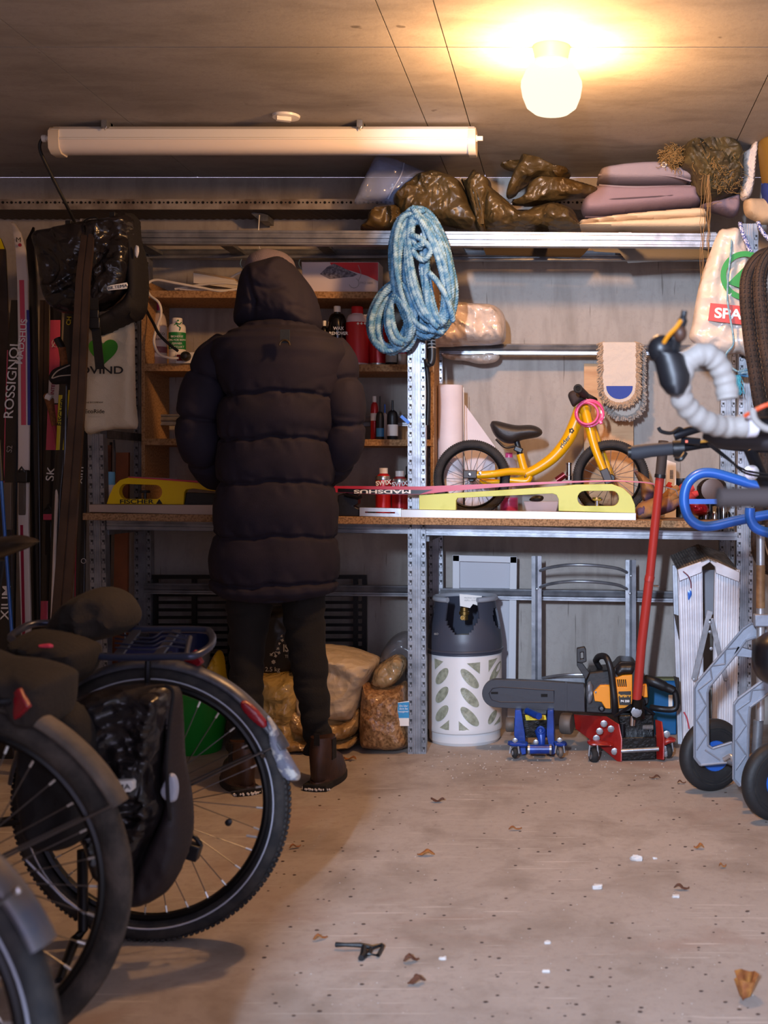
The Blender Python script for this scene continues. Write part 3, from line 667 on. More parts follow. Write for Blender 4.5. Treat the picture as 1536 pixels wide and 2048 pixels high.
B().lathe(P(459, 1643, d1 - .01), [(0, 0), (.007, .001), (.008, .01), (0, .014)], 10, (0, -1, 0), cap=False).build('spoke_bead', M_black, k1)
B().tube([P(493, 1671, d1), P(530, 1677, d1)], .003, 6).build('valve', M_silver, k1)
# --- second bike
d2 = 2.18; c2 = Vector((P(-105, 0, d2).x, d2, .330))
k2 = thing('bicycle', 'bicycle with smooth dusty tyre and brown dusty fender, between the other two bikes', 'bicycle', (c2.x, d2, 0), 'bicycles parked on the left')
wheel(k2, c2, .330, .024, 32, tyre=M_dirt, stripe=False, phase=.1)
fender(k2, c2, .349, .031, 190, 25, M_fendd, flare=.004)
for yy in (-.045, .045):
    B().tube([c2 + Vector((0, yy, 0)), P(240, 1600, d2) + Vector((0, yy * .6, 0))], .0028, 6).build('fender_stay', M_spoke, k2)
    B().tube([c2 + Vector((0, yy, 0)), P(-90, 1385, d2) + Vector((0, yy, 0))], .007, 8).build('carrier_strut', M_blackm, k2)
    B().tube([c2 + Vector((0, yy, 0)), P(-420, 1500, d2)], .01, 8).build('seat_stay', M_blackm, k2)
B().tube(pc([(-200, 1405, 2.12), (0, 1405, 2.12), (20, 1395, 2.16), (16, 1372, 2.26), (-200, 1368, 2.27)], 5), .008, 8).build('carrier_frame', M_blackm, k2)
B().box(P(34, 1410, 2.13), (.05, .012, .04), (0, R(-38), R(-25))).build('rear_reflector', M_redl, k2, bevel=.003)
B().tube([P(52, 1720, 2.2), P(130, 1800, 2.2), P(170, 1828, 2.2)], .002, 6).build('brake_cable', M_spoke, k2)
# --- third bike, nearest the camera
d3 = 1.52; c3 = Vector((P(-400, 0, d3).x, d3, .338))
k3 = thing('bicycle', 'bicycle nearest the camera, grey fender with chrome rivet in the lower left corner', 'bicycle', (c3.x, d3, 0), 'bicycles parked on the left')
wheel(k3, c3, .326, .022, 28, phase=.4, a_keep=lambda p: p.x > c3.x)
fender(k3, c3, .345, .030, 170, 24, mat('blue_grey_fender', '#4a4d5a', .32, .2, .2, 50, '#6d6156', 9), flare=0)
B().lathe(P(33, 1781, d3 - .03), [(0, 0), (.006, .0), (.005, .004), (0, .006)], 12, (0, -1, 0), cap=False).build('rivet', M_chrome, k3)
B().tube([c3 + Vector((0, -.04, 0)), P(33, 1781, d3 - .03)], .0028, 6).build('fender_stay', M_spoke, k3)
B().tube([c3 + Vector((0, .04, 0)), P(-700, 1600, d3)], .01, 8).build('seat_stay', M_blackm, k3)
# --- panniers and bags
pn = thing('pannier', 'glossy black pannier on the side of the knobbly-tyred bicycle, grey oval reflector', 'pannier', P(270, 1800, 2.6), 'black bike panniers')
def pfold(x, y):
    e = 0
    for y0, x0, x1 in ((1440, 290, 352), (1470, 285, 350), (1505, 270, 345), (1590, 270, 335), (1620, 260, 330)):
        if x0 < x < x1: e += .008 * math.sin((y - y0 - (x - x0) * .25) / 7) * math.exp(-((y - y0) / 16) ** 2)
    return e + .006 * math.sin(x * .05 + y * .02)
B().puff([(150, 1410), (180, 1385), (240, 1372), (300, 1370), (335, 1374), (348, 1400), (338, 1460), (332, 1540), (336, 1620), (300, 1700), (270, 1780), (235, 1770), (190, 1690), (160, 1600), (146, 1500)], 2.62, .085, 26, 4, relief=pfold, ridge=.013, rfr=8, seed=5).build('body', M_bag, pn, ang=70)
B().puff([(330, 1380), (346, 1372), (358, 1390), (362, 1440), (366, 1520), (380, 1600), (382, 1670), (366, 1730), (335, 1782), (290, 1806), (262, 1800), (268, 1770), (300, 1690), (334, 1610), (330, 1540), (336, 1460)], 2.64, .06, 24, 6, ridge=.006).build('side_gusset', mat('gusset_fabric', '#221a1f', .6, 0, .2, 120), pn, ang=70)
B().tube(pc([(330, 1372, 2.56), (346, 1384, 2.555), (340, 1440, 2.55), (334, 1520, 2.55), (336, 1600, 2.55), (340, 1640, 2.56)], 6), .004, 6).build('piping', M_bagm, pn)
B().puff([(341, 1546), (353, 1552), (358, 1574), (354, 1598), (342, 1605), (328, 1598), (321, 1582), (330, 1560)], 2.565, .01, 8, 4).build('reflector', M_refl, pn)
tg = B().poly([(182, 1566), (262, 1561), (266, 1566), (265, 1580), (261, 1584), (184, 1590)], 2.505, .03).build('brand_tag', M_wpaint, pn, bevel=.001)
txt('BILTEMA', 224, 1575.5, 11, 2.5035, M_bprint, tg, ang=3, xs=1.25)
B().puff([(30, 1300), (60, 1262), (110, 1262), (165, 1280), (188, 1300), (180, 1345), (140, 1372), (100, 1360), (60, 1340), (36, 1330)], 2.66, .09, 26, 5, ridge=.02, amp=.01, rfr=9, seed=8).build('bag', M_brown, label='dark brown fabric bag with red patch strapped on the bike carrier', cat='bag')
rb = bpy.context.scene.objects['bag']
B().puff([(77, 1290), (100, 1287), (107, 1292), (100, 1299), (80, 1298)], 2.565, .006, 6, 3).build('red_patch', mat('red_patch', '#e0455a', .5), rb)
B().puff([(112, 1262), (130, 1215), (165, 1188), (205, 1174), (240, 1186), (262, 1214), (268, 1240), (255, 1262), (215, 1276), (160, 1285)], 2.84, .11, 28, 5, ridge=.025, amp=.012, rfr=7, seed=12).build('rucksack', mat('dark_olive_fabric', '#19130f', .9, 0, .4, 100, '#221a15', 6), label='slumped dark fabric rucksack lying on the bike carrier top', cat='bag')
B().puff([(-60, 1300), (0, 1315), (60, 1322), (122, 1345), (130, 1380), (118, 1440), (70, 1440), (40, 1385), (0, 1372), (-60, 1370)], 2.24, .10, 24, 5, ridge=.02, rfr=9, seed=22).build('saddle_bag', M_brown, label='dark bag on the middle bicycle beside its red reflector', cat='bag')
pb = thing('pannier', 'black pannier hidden behind the dusty wheel of the middle bicycle', 'pannier', P(120, 1640, 2.5), 'black bike panniers')
B().puff([(60, 1420), (140, 1400), (185, 1450), (190, 1560), (180, 1660), (120, 1700), (60, 1680), (40, 1560)], 2.50, .05, 36, 8, ridge=.01, seed=31).build('body', M_bagm, pb)
# hanging pannier above the skis
hp = thing('pannier', 'black pannier hanging high above the skis with white brand tag', 'pannier', P(185, 670, 4.5), 'black bike panniers')
def hfold(x, y): return .006 * math.sin((x + y * .6) * .05) * math.sin(y * .035) - .010 * math.exp(-((x - 183 - (y - 450) * .08) / 5) ** 2)
B().puff([(118, 600), (150, 620), (205, 630), (250, 600), (270, 560), (284, 545), (291, 600), (284, 632), (240, 655), (205, 671), (188, 668), (172, 640), (130, 625)], 4.53, .08, 24, 6, ridge=.01, seed=2).build('body', M_bagm, hp, ang=70)
B().puff([(258, 432), (273, 434), (276, 470), (288, 520), (291, 580), (284, 625), (268, 640), (262, 560), (262, 500)], 4.53, .08, 12, 5).build('side_gusset', M_bagm, hp, ang=70)
B().puff([(72, 472), (115, 456), (160, 446), (215, 438), (262, 431), (268, 470), (270, 520), (264, 555), (248, 590), (215, 618), (180, 626), (140, 628), (108, 618), (92, 590), (82, 530)], 4.50, .075, 20, 4, relief=hfold, ridge=.012, rfr=10, seed=6).build('flap', M_bag, hp, ang=70)
B().puff([(272, 490), (277, 492), (278, 505), (274, 516), (270, 512), (269, 500)], 4.445, .006, 5, 3).build('reflector', M_refl, hp)
tg = B().poly([(214, 572), (253, 565), (255, 569), (253, 577), (216, 581), (214, 578)], 4.415, .004).build('brand_tag', M_wpaint, hp)
txt('BILTEMA', 235, 574, 6.5, 4.4138, M_bprint, tg, ang=8, xs=1.15)
st = B()
st.bar(P(180, 448, 4.43), P(190, 640, 4.41), .03, .004); st.bar(P(190, 640, 4.41), P(200, 738, 4.45), .032, .004)
st.build('strap', mat('strap_web', '#0f0e10', .8, 0, .4, 250), hp)
B().box(P(188, 646, 4.405), (.045, .014, .04)).box(P(188, 628, 4.405), (.036, .012, .03)).build('buckle', M_black, hp, bevel=.003)
for x, y in ((139, 450), (227, 433)): B().box(P(x, y, 4.48), (.022, .03, .03)).build('hook', M_black, hp, bevel=.003)
B().tube(pc([(160, 450, 4.45), (175, 438, 4.43), (195, 437, 4.43), (188, 470, 4.42)], 5), .003, 6).build('handle', M_black, hp)
# ================================================================ RIGHT-HAND BIKES (bars in view, the rest beyond the frame)
M_tape = mat('white_bar_tape', '#a09a95', .6, 0, .2, 120)
M_hood = mat('black_hood', '#1a1a1e', .4)
rbk = thing('road_bicycle', 'road bike with white-taped drop handlebar at the right edge', 'bicycle', (.62, 2.05, 0))
path = pc([(1600, 848, 2.1), (1540, 850, 2.08), (1500, 852, 2.06), (1450, 853, 2.05), (1412, 843, 2.02), (1378, 818, 2.0), (1360, 782, 1.98), (1372, 730, 1.98), (1405, 708, 1.98), (1433, 724, 1.99), (1450, 762, 2.0), (1456, 798, 2.0)], 10)
k = len(path); rr = [.0185 + .0012 * math.sin(i * 1.15) for i in range(k)]
ntape = next(i for i, p in enumerate(path) if (p.x * FL / p.y + VX) < 1493)
B().tube(path[ntape:], rr[ntape:], 14).build('bar_tape', M_tape, rbk); B().tube(path[:ntape], .014, 12).build('bar', M_blackm, rbk)
B().tube([path[ntape - 4], path[ntape]], .0195, 14).build('finishing_tape', mat('white_finish', '#e6e2ea', .4), rbk)
hd = B().loft([[P(x, y, 1.97) + Vector((r * math.cos(2 * PI * j / 16), .024 * math.sin(2 * PI * j / 16), 0)) for j in range(16)] for x, y, r in ((1352, 792, .004), (1351, 788, .014), (1349, 770, .024), (1348, 750, .027), (1342, 730, .026), (1336, 712, .027), (1328, 704, .025))]).ball(P(1322, 699, 1.97), (.022, .022, .024)).build('brake_hood', M_hood, rbk, ang=80)
B().tube(pc([(1345, 700, 1.97), (1352, 672, 1.96), (1364, 645, 1.95), (1369, 622, 1.95)], 5), [.012] * 6 + [.008] * 6 + [.005] * 4, 10).build('brake_lever', M_black, rbk)
B().tube(pc([(1324, 692, 1.955), (1336, 672, 1.945), (1352, 655, 1.94), (1362, 640, 1.94)], 5), .0035, 6).build('lever_trim', mat('amber_trim', '#d98a1a', .4), rbk)
B().ball(P(1360, 667, 1.95), (.011, .012, .014)).build('shift_paddle', mat('brown_plastic', '#4a2f22', .5), rbk)
B().tube(pc([(1490, 832, 2.02), (1515, 818, 2.0), (1545, 808, 2.0), (1600, 815, 2.02)], 5), .0035, 8).build('brake_cable', mat('orange_cable', '#e0552c', .4), rbk)
B().tube(pc([(1505, 818, 1.9), (1510, 840, 1.9), (1530, 856, 1.9), (1560, 862, 1.9)], 5), .0055, 8).build('gear_cable', mat('light_grey_cable', '#9b9590', .4), rbk)
B().tube([P(1410, 866, 2.15), P(1440, 876, 2.14), P(1600, 880, 2.14)], [.012, .019, .021], 14).build('dark_grip', mat('dark_grip', '#2a2528', .6), rbk)
B().tube([P(1600, 850, 2.1), P(1660, 900, 2.1), P(1720, 1100, 2.1)], .018, 10).build('stem', M_blackm, rbk)
fw = Vector((.80, 2.1, .34)); B().tube([P(1720, 1100, 2.1), fw], .014, 8).build('fork', M_blackm, rbk); B().torus(fw, .325, .014, (0, 1, 0), 48, 8).build('tyre', M_tyre, rbk)
mb = thing('mountain_bicycle', 'bike with flat black handlebar and grey rubber grip in front of the red handle', 'bicycle', (.75, 2.9, 0))
B().tube([P(1262, 905, 2.9), P(1275, 905, 2.9), P(1300, 901, 2.9), P(1345, 897, 2.9)], [.016, .0185, .0165, .016], 14).build('grip', mat('grey_grip', '#2e2f36', .7), mb)
B().tube([P(1256, 905, 2.9), P(1264, 905, 2.9)], .013, 12).build('bar_end', M_black, mb)
B().tube(pc([(1343, 897, 2.9), (1365, 896, 2.9), (1420, 888, 2.92), (1470, 894, 2.94), (1560, 899, 2.96)], 5), .010, 10).build('bar', M_blackm, mb)
B().tube([P(1346, 898, 2.9), P(1368, 897, 2.9)], .02, 12).build('clamp', M_black, mb)
B().tube(pc([(1317, 855, 2.84), (1323, 863, 2.84), (1342, 866, 2.85), (1357, 857, 2.86), (1368, 862, 2.87)], 5), .0045, 8).build('brake_lever', M_black, mb)
B().tube([P(1348, 872, 2.87), P(1378, 862, 2.87), P(1400, 858, 2.88)], [.012, .011, .008], 10).tube([P(1362, 880, 2.88), P(1400, 884, 2.88)], .009, 8).build('master_cylinder', M_blackm, mb)
B().tube(pc([(1352, 917, 2.87), (1362, 918, 2.86), (1371, 906, 2.87)], 4), .006, 8).build('shifter', M_black, mb)
B().tube(pc([(1384, 886, 2.88), (1430, 881, 2.88), (1490, 884, 2.9), (1560, 886, 2.9)], 5), .0035, 8).build('gear_cable', mat('amber_cable', '#b07a28', .4), mb)
B().box(P(1373, 883, 2.87), (.006, .004, .006)).build('shift_marker', mat('orange_dot', '#f05a28', .4), mb)
B().tube([P(1498, 894, 2.94), P(1515, 935, 2.97), P(1534, 975, 3.0)], .016, 12).build('stem', M_blackm, mb)
B().lathe(P(1503, 945, 2.93), [(0, 0), (.018, 0), (.018, .006), (0, .01)], 16, (0, -1, 0), cap=False).build('stem_cap', M_chrome, mb)
for q in range(2): B().tube(pc([(1415 + q * 6, 888, 2.9), (1450 + q * 5, 915, 2.88), (1490, 940 + q * 6, 2.9), (1545, 950 + q * 5, 2.95)], 6), .0028, 6).build('brake_hose', M_black, mb)
fw = Vector((.95, 3.0, .34)); B().tube([P(1534, 975, 3.0), P(1620, 1020, 3.0), fw], .016, 8).build('fork', M_blackm, mb); B().torus(fw, .32, .022, (0, 1, 0), 48, 8).build('tyre', M_tyre, mb)
B().puff([(1503, 1318), (1506, 1290), (1520, 1272), (1545, 1262), (1600, 1268), (1600, 1372), (1550, 1372), (1520, 1360), (1507, 1340)], 3.2, .07, 36, 7).build('saddle', mat('black_saddle', '#141216', .35), mb)
sc = thing('push_scooter', 'thick dark foam handle grip poking in at the right edge', 'handlebar', (.62, 1.6, 0))
B().tube([P(1434, 995, 1.6), P(1437, 995, 1.6), P(1560, 994, 1.62), P(1640, 993, 1.62)], [.008, .0135, .0135, .0135], 14).build('grip', mat('foam_grip', '#39302f', .8), sc)
B().tube([P(1640, 993, 1.62), P(1700, 993, 1.62), Vector((.55, 1.65, .0))], .012, 8).build('steering_tube', M_blackm, sc)
# ================================================================ HAND TRUCK
ht = thing('hand_truck', 'silver hand truck with blue loop handles and two black wheels, right', 'hand truck', (.55, 3.95, 0))
M_cast = mat('cast_aluminium', '#9298a4', .45, .5, .15, 60)
w1 = Vector((P(1424, 0, 4.13).x, 4.13, .122)); w2 = Vector((P(1553, 0, 3.77).x, 3.77, .122)); ax = (w2 - w1).normalized()
for wc, nm in ((w1, 'wheel'), (w2, 'wheel')):
    s_ = -1
    wl = B().lathe(wc - ax * .024, [(.055, 0), (.060, -.002), (.100, -.003), (.112, .002), (.120, .012), (.122, .024), (.120, .036), (.112, .046), (.100, .051), (.06, .05), (.055, .048)], 48, ax).build('wheel', mat('solid_rubber', '#1d1d1f', .6, 0, .2, 80), ht, ang=30)
    B().lathe(wc - ax * .028, [(.0, 0), (.05, 0), (.052, .004), (.052, .052), (.05, .056), (0, .056)], 24, ax, cap=False).build('hub', M_blue, wl)
    B().torus(wc + ax * .0265, .095, .003, ax, 40, 6).torus(wc + ax * .0265, .085, .002, ax, 40, 6).torus(wc - ax * .0265, .095, .003, ax, 40, 6).torus(wc - ax * .0265, .078, .002, ax, 40, 6).build('tread_ring', M_rubber, wl)
    B().lathe(wc + ax * .03, [(.012, -.07), (.012, .01)], 12, ax).build('axle_end', M_galv, wl)
o1 = [(1502, 1247), (1533, 1249), (1531, 1273), (1510, 1275), (1492, 1281), (1474, 1306), (1419, 1373), (1415, 1385), (1416, 1491), (1425, 1497), (1464, 1485), (1468, 1515), (1461, 1524), (1401, 1530), (1389, 1515), (1389, 1376), (1395, 1364), (1486, 1258)]
o2 = [(1560, 1345), (1575, 1368), (1536, 1388), (1500, 1414), (1497, 1440), (1495, 1552), (1480, 1572), (1467, 1558), (1468, 1409), (1476, 1398), (1522, 1364)]
def offset_in(o, k): 
    return o
for o_, dd in ((o1, 4.03), (o2, 3.84)):
    fr_ = B().poly(o_, dd, .028).build('side_bracket', M_cast, ht, bevel=.003)
    b = B(); n = len(o_)
    for i in range(n): b.tube([P(*o_[i], dd - .002), P(*o_[(i + 1) % n], dd - .002)], .0045, 6)
    b.build('rim_bead', M_cast, fr_)
b = B()
for (xa, ya, xb, yb) in ((1393, 1500, 1412, 1470), (1412, 1470, 1393, 1440), (1393, 1440, 1412, 1410), (1412, 1410, 1396, 1380), (1396, 1380, 1424, 1358), (1424, 1358, 1420, 1332), (1420, 1332, 1450, 1328), (1450, 1328, 1450, 1298), (1450, 1298, 1474, 1296), (1410, 1500, 1440, 1520)): b.tube([P(xa, ya, 4.028), P(xb, yb, 4.028)], .0032, 6)
for (xa, ya, xb, yb) in ((1471, 1540, 1492, 1510), (1492, 1510, 1471, 1480), (1471, 1480, 1492, 1450), (1492, 1450, 1474, 1420), (1474, 1420, 1500, 1402), (1500, 1402, 1504, 1380), (1504, 1380, 1530, 1378)): b.tube([P(xa, ya, 3.838), P(xb, yb, 3.838)], .0032, 6)
b.build('web_ribs', M_cast, ht, kind='stuff')
B().poly([(1474, 1292), (1513, 1303), (1513, 1317), (1464, 1312)], 4.03, .024).build('branch_arm', M_cast, ht, bevel=.003)
B().tube([P(1521, 1050, 3.98), P(1521, 1440, 3.98)], .0135, 14).build('pole', M_alu, ht)
B().tube([P(1521, 1130, 3.98), P(1521, 1216, 3.98)], .0148, 14).build('tape_wrap', mat('brown_tape', '#9a7650', .5, 0, .3, 40, '#7b583a', 30), ht)
B().tube([P(1508, 1234, 3.97), P(1545, 1238, 3.97)], .012, 10).box(P(1523, 1240, 3.965), (.05, .04, .04)).build('clamp', M_cast, ht, bevel=.004)
B().tube([P(1517, 1440, 3.98), P(1513, 1505, 3.98)], .017, 14).build('lower_socket', M_galvd, ht)
B().tube(pc([(1560, 984, 3.95), (1520, 974, 3.95), (1470, 958, 3.95), (1425, 946, 3.95), (1396, 949, 3.95), (1375, 968, 3.95), (1368, 1000, 3.95), (1376, 1032, 3.95), (1396, 1050, 3.95), (1425, 1052, 3.95), (1470, 1042, 3.95), (1510, 1034, 3.95), (1560, 1026, 3.95)], 7), .0165, 14).build('loop_handle', M_blue, ht)
B().box(P(1412, 1003, 3.95), (.12, .006, .016)).build('flat_stay', M_blue, ht)
B().tube(pc([(1500, 1016, 3.9), (1500, 1036, 3.9), (1512, 1056, 3.9), (1540, 1066, 3.9), (1570, 1064, 3.9)], 6), .0165, 14).build('second_handle', M_blue, ht)
B().tube([w1, w2], .010, 12).build('axle', M_galv, ht)
B().tube(pc([(1448, 1518, 4.0), (1462, 1512, 3.98), (1470, 1530, 3.96), (1474, 1552, 3.9)], 5), .008, 10).build('bent_tube', M_alu, ht)
B().tube([P(1560, 1355, 3.85), P(1570, 1030, 3.92)], .0135, 10).build('pole', M_alu, ht)
# ================================================================ SKIS AND POLES LEANING ON THE BACK WALL, LEFT
def ribbon(path, th, m, parent, name='core', off=0.0, groove=False, u0=0, u1=1):
    """board along path points (x, y, depth, left edge px, right edge px offsets from x)"""
    out = []
    n = len(path) - 1
    K = 40
    for k in range(K + 1):
        t = (u0 + (u1 - u0) * k / K) * n; i = min(int(t), n - 1); f = t - i; a, b = path[i], path[i + 1]
        q = [a[j] + (b[j] - a[j]) * f for j in range(5)]; out.append(q)
    rings = []
    for x, y, d, l, r in out:
        A = P(x + l, y, d - off); Z = P(x + r, y, d - off)
        if groove: us = [(0, 0), (.44, 0), (.46, .004), (.54, .004), (.56, 0), (1, 0)]
        else: us = [(0, .001), (.06, 0), (.94, 0), (1, .001)]
        ring = [A.lerp(Z, u) + Vector((0, e, 0)) for u, e in us] + [Z + Vector((0, th, 0)), A + Vector((0, th, 0))]
        rings.append(ring)
    return B().loft(rings).build(name, m, parent, ang=50)
def fl(d): return VY + EYE * FL / d
M_skw = mat('ski_white', '#d9d0cc', .35, coat=.3); M_skk = mat('ski_black', '#121014', .3, coat=.3); M_skp = mat('ski_pink', '#cf4a66', .35, coat=.3)
M_skb = mat('ski_blue', '#2c3a8c', .35); M_sky = mat('ski_yellow', '#d3c21c', .35); M_skr = mat('ski_crimson', '#9c2440', .35); M_base = mat('ski_base_brown', '#3d2f28', .45, 0, .1, 30, '#2c211c', 9)
M_grey = mat('print_grey', '#9c9894', .5); M_boot_b = mat('binding_dark', '#23211f', .45); M_bind = mat('binding_grey', '#5e544b', .5)
M_cork = mat('cork', '#8f5a32', .8, 0, .4, 200, '#6f4224', 90)
def d_at(path, y):
    for a, b_ in zip(path, path[1:]):
        if a[1] <= y <= b_[1]: return a[2] + (b_[2] - a[2]) * (y - a[1]) / (b_[1] - a[1])
    return path[-1][2]
def vtext(s, pts, hpx, path, m, parent, xs=1):                   # lettering along a leaning ski, reading upwards
    (x0, y0), (x1, y1) = pts; ang = math.degrees(math.atan2(y0 - y1, x1 - x0)); d0, d1 = d_at(path, y0), d_at(path, y1)
    txt(s, (x0 + x1) / 2, (y0 + y1) / 2, hpx, (d0 + d1) / 2 - .004, m, parent, ang=ang, xs=xs, pitch=math.atan2(d1 - d0, (y0 - y1) * d0 / FL), bold=.0003)
def ski_binding(parent, x, y0, y1, d, w_, m1, m2):
    B().pbox(x - w_ / 2, y0, x + w_ / 2, y0 + (y1 - y0) * .28, d - .03, .03).build('binding_toe', m1, parent, bevel=.004)
    B().pbox(x - w_ * .3, y0 + (y1 - y0) * .26, x + w_ * .3, y1, d - .012, .012).build('binding_plate', m2, parent, bevel=.003)
    B().tube([P(x - w_ * .3, y0 + 4, d - .034), P(x, y0 - 6, d - .04), P(x + w_ * .3, y0 + 4, d - .034)], .004, 6).build('binding_bail', m1, parent)
# white and pink ski
pA = [(25, 444, 5.02, -3, 2), (31, 465, 4.96, -5, 9), (38, 500, 4.92, -7, 12), (43, 560, 4.9, -9, 12), (46, 680, 4.86, -10, 10), (47, 850, 4.8, -11, 11), (46, 1050, 4.75, -10, 10), (50, 1250, 4.7, -8, 11), (50, fl(4.66), 4.66, -9, 11)]
s1 = thing('cross_country_ski', 'white cross-country ski with pink and blue print, curved tip near the wall tray', 'ski', (P(46, 0, 4.7).x, 4.7, 0), 'skis leaning on the left')
ribbon(pA, .012, M_skw, s1)
pB = [(x, y, d, l + 2, l + 9) for x, y, d, l, r in pA[3:]]
ribbon([(q[0], q[1], q[2], -5, 5) for q in pA[3:6]], .002, M_skp, s1, 'pink_panel', .001)
ribbon([(q[0], q[1], q[2], 8, 13) for q in pA[3:6]], .006, M_skb, s1, 'blue_edge', .0015, u0=.25)
ribbon([(q[0], q[1], q[2], -6, 0) for q in pA[6:]], .002, M_skr, s1, 'crimson_panel', .001)
vtext('MADSHUS', ((42, 738), (46, 628)), 13, pA, M_wpaint, s1, 1.15)
txt('M', 37, 480, 10, 4.93, M_bprint, s1, ang=0); B().lathe(P(40, 490, 4.918), [(.007, 0), (.007, .002)], 14, (0, -1, 0)).build('round_emblem', M_skr, s1)
ski_binding(s1, 43, 940, 1030, 4.76, 22, M_boot_b, M_bind)
# black ski tip behind it, dark base towards us
pK = [(66, 454, 5.1, -1, 1), (60, 480, 5.06, -8, 8), (62, 560, 5.02, -9, 10), (66, 800, 4.98, -9, 10), (70, 1100, 4.94, -9, 10), (72, fl(4.9), 4.9, -9, 10)]
s2 = thing('cross_country_ski', 'plain black ski with pointed tip just right of the white one', 'ski', (P(70, 0, 4.9).x, 4.92, 0), 'skis leaning on the left'); ribbon(pK, .012, M_skk, s2)
pK2 = [(88, 600, 5.12, -8, 8), (86, 800, 5.1, -9, 9), (84, 1100, 5.06, -9, 9), (84, fl(5.02), 5.02, -9, 9)]
s2b = thing('cross_country_ski', 'brownish plain ski base between the black ski and the pink one', 'ski', (P(86, 0, 5.0).x, 5.04, 0), 'skis leaning on the left'); ribbon(pK2, .012, M_base, s2b, groove=True)
# black ski with big white letters
pR = [(30, 600, 4.95, -8, 8), (27, 700, 4.93, -13, 12), (22, 850, 4.9, -14, 12), (19, 1000, 4.86, -14, 12), (16, 1250, 4.8, -14, 12), (14, fl(4.74), 4.74, -14, 12)]
s3 = thing('alpine_ski', 'black ski with big white upright lettering at the left edge', 'ski', (P(20, 0, 4.8).x, 4.8, 0), 'skis leaning on the left'); ribbon(pR, .014, M_skk, s3)
ribbon([(q[0], q[1], q[2], -13, -11) for q in pR[1:]], .002, M_skp, s3, 'pink_edge', .001, u1=.8)
vtext('ROSSIGNOL', ((20, 862), (28, 655)), 19, pR, M_wpaint, s3, 1.12)
vtext('S2', ((19, 908), (20, 888)), 11, pR, M_grey, s3)
s3b = thing('alpine_ski', 'dark ski with grey letters low at the far left edge', 'ski', (P(8, 0, 4.6).x, 4.62, 0), 'skis leaning on the left')
ribbon([(2, 985, 4.68, -16, 14), (6, 1100, 4.66, -16, 15), (8, 1250, 4.62, -16, 15), (10, fl(4.6), 4.6, -16, 15)], .014, M_skk, s3b); vtext('XIUM', ((12, 1250), (12, 1160)), 17, [(8, 1100, 4.66), (8, 1250, 4.62)], M_wpaint, s3b, 1.2)
B().pbox(6, 965, 22, 1060, 4.66, .02).build('binding_plate', M_bind, s3b, bevel=.003)
s0 = thing('cross_country_ski', 'grey ski with yellow tip cut by the left edge of the picture', 'ski', (P(2, 0, 5.1).x, 5.1, 0), 'skis leaning on the left')
ribbon([(-4, 476, 5.16, -4, 4), (-2, 500, 5.14, -10, 12), (6, 700, 5.12, -10, 12), (6, fl(5.1), 5.1, -10, 12)], .012, M_base, s0); ribbon([(-4, 477, 5.16, -4, 5), (-3, 498, 5.14, -9, 12)], .002, M_sky, s0, 'yellow_tip', .0015)
# pink and black ski
pP = [(108, 560, 5.0, -9, 12), (109, 640, 4.98, -9, 12), (107, 760, 4.96, -10, 12), (102, 900, 4.94, -11, 12), (96, 1050, 4.9, -12, 12), (92, 1240, 4.86, -12, 12), (90, fl(4.82), 4.82, -12, 12)]
s4 = thing('cross_country_ski', 'pink and black ski behind the pole with the cork handle', 'ski', (P(95, 0, 4.85).x, 4.85, 0), 'skis leaning on the left'); ribbon(pP, .013, M_skk, s4)
ribbon([(q[0], q[1], q[2], q[3] + .5, q[4] - .5) for q in pP[1:3]], .002, M_skp, s4, 'pink_panel', .0015); ribbon([(q[0], q[1], q[2], q[3] + .5, q[4] - .5) for q in pP[2:4]], .002, M_skp, s4, 'pink_panel', .0015, u0=.35)
ribbon([(q[0], q[1], q[2], q[3] + .5, q[4] - .5) for q in pP[2:4]], .002, M_skw, s4, 'white_panel', .0015, u1=.33)
ribbon([(q[0], q[1], q[2], q[3] + .5, q[4] - 9) for q in pP[4:6]], .002, M_skp, s4, 'pink_panel', .0015, u0=.8)
B().torus(P(112, 686, 4.955), .032 / 2, .0012, (0, 1, 0), 30, 6).tube([P(104, 694, 4.953), P(110, 684, 4.953), P(118, 690, 4.953)], .0016, 6).build('round_emblem', M_skw, s4)
vtext('INTER', ((105, 788), (107, 765)), 7, pP, M_skr, s4); vtext('SK', ((100, 968), (104, 928)), 17, pP, M_wpaint, s4, 1.1)
ski_binding(s4, 96, 1015, 1110, 4.88, 22, M_boot_b, M_skk); B().pbox(86, 1028, 106, 1040, 4.845, .006).build('pink_lever', M_skp, s4, bevel=.002)
# yellow and black ski
pY = [(139, 600, 4.84, -9, 9), (136, 700, 4.82, -11, 10), (128, 800, 4.8, -12, 11), (120, 900, 4.78, -9, 9), (112, 1000, 4.76, -8, 8), (104, 1250, 4.7, -8, 8), (100, fl(4.66), 4.66, -8, 8)]
s5 = thing('cross_country_ski', 'narrow black and yellow ski with yellow lettering beside the brown one', 'ski', (P(110, 0, 4.7).x, 4.72, 0), 'skis leaning on the left'); ribbon(pY, .013, M_skk, s5)
ribbon([(q[0], q[1], q[2], q[3] + .5, q[3] + 8) for q in pY[1:4]], .002, M_sky, s5, 'yellow_panel', .0015, u0=.45); ribbon([(q[0], q[1], q[2], q[4] - 4, q[4] - 1) for q in pY[1:4]], .002, M_sky, s5, 'yellow_stripe', .0015, u0=.4)
vtext('FISCHER', ((120, 860), (127, 788)), 10, pY, M_bprint, s5, 1.1); vtext('CH', ((137, 655), (139, 628)), 9, pY, M_sky, s5)
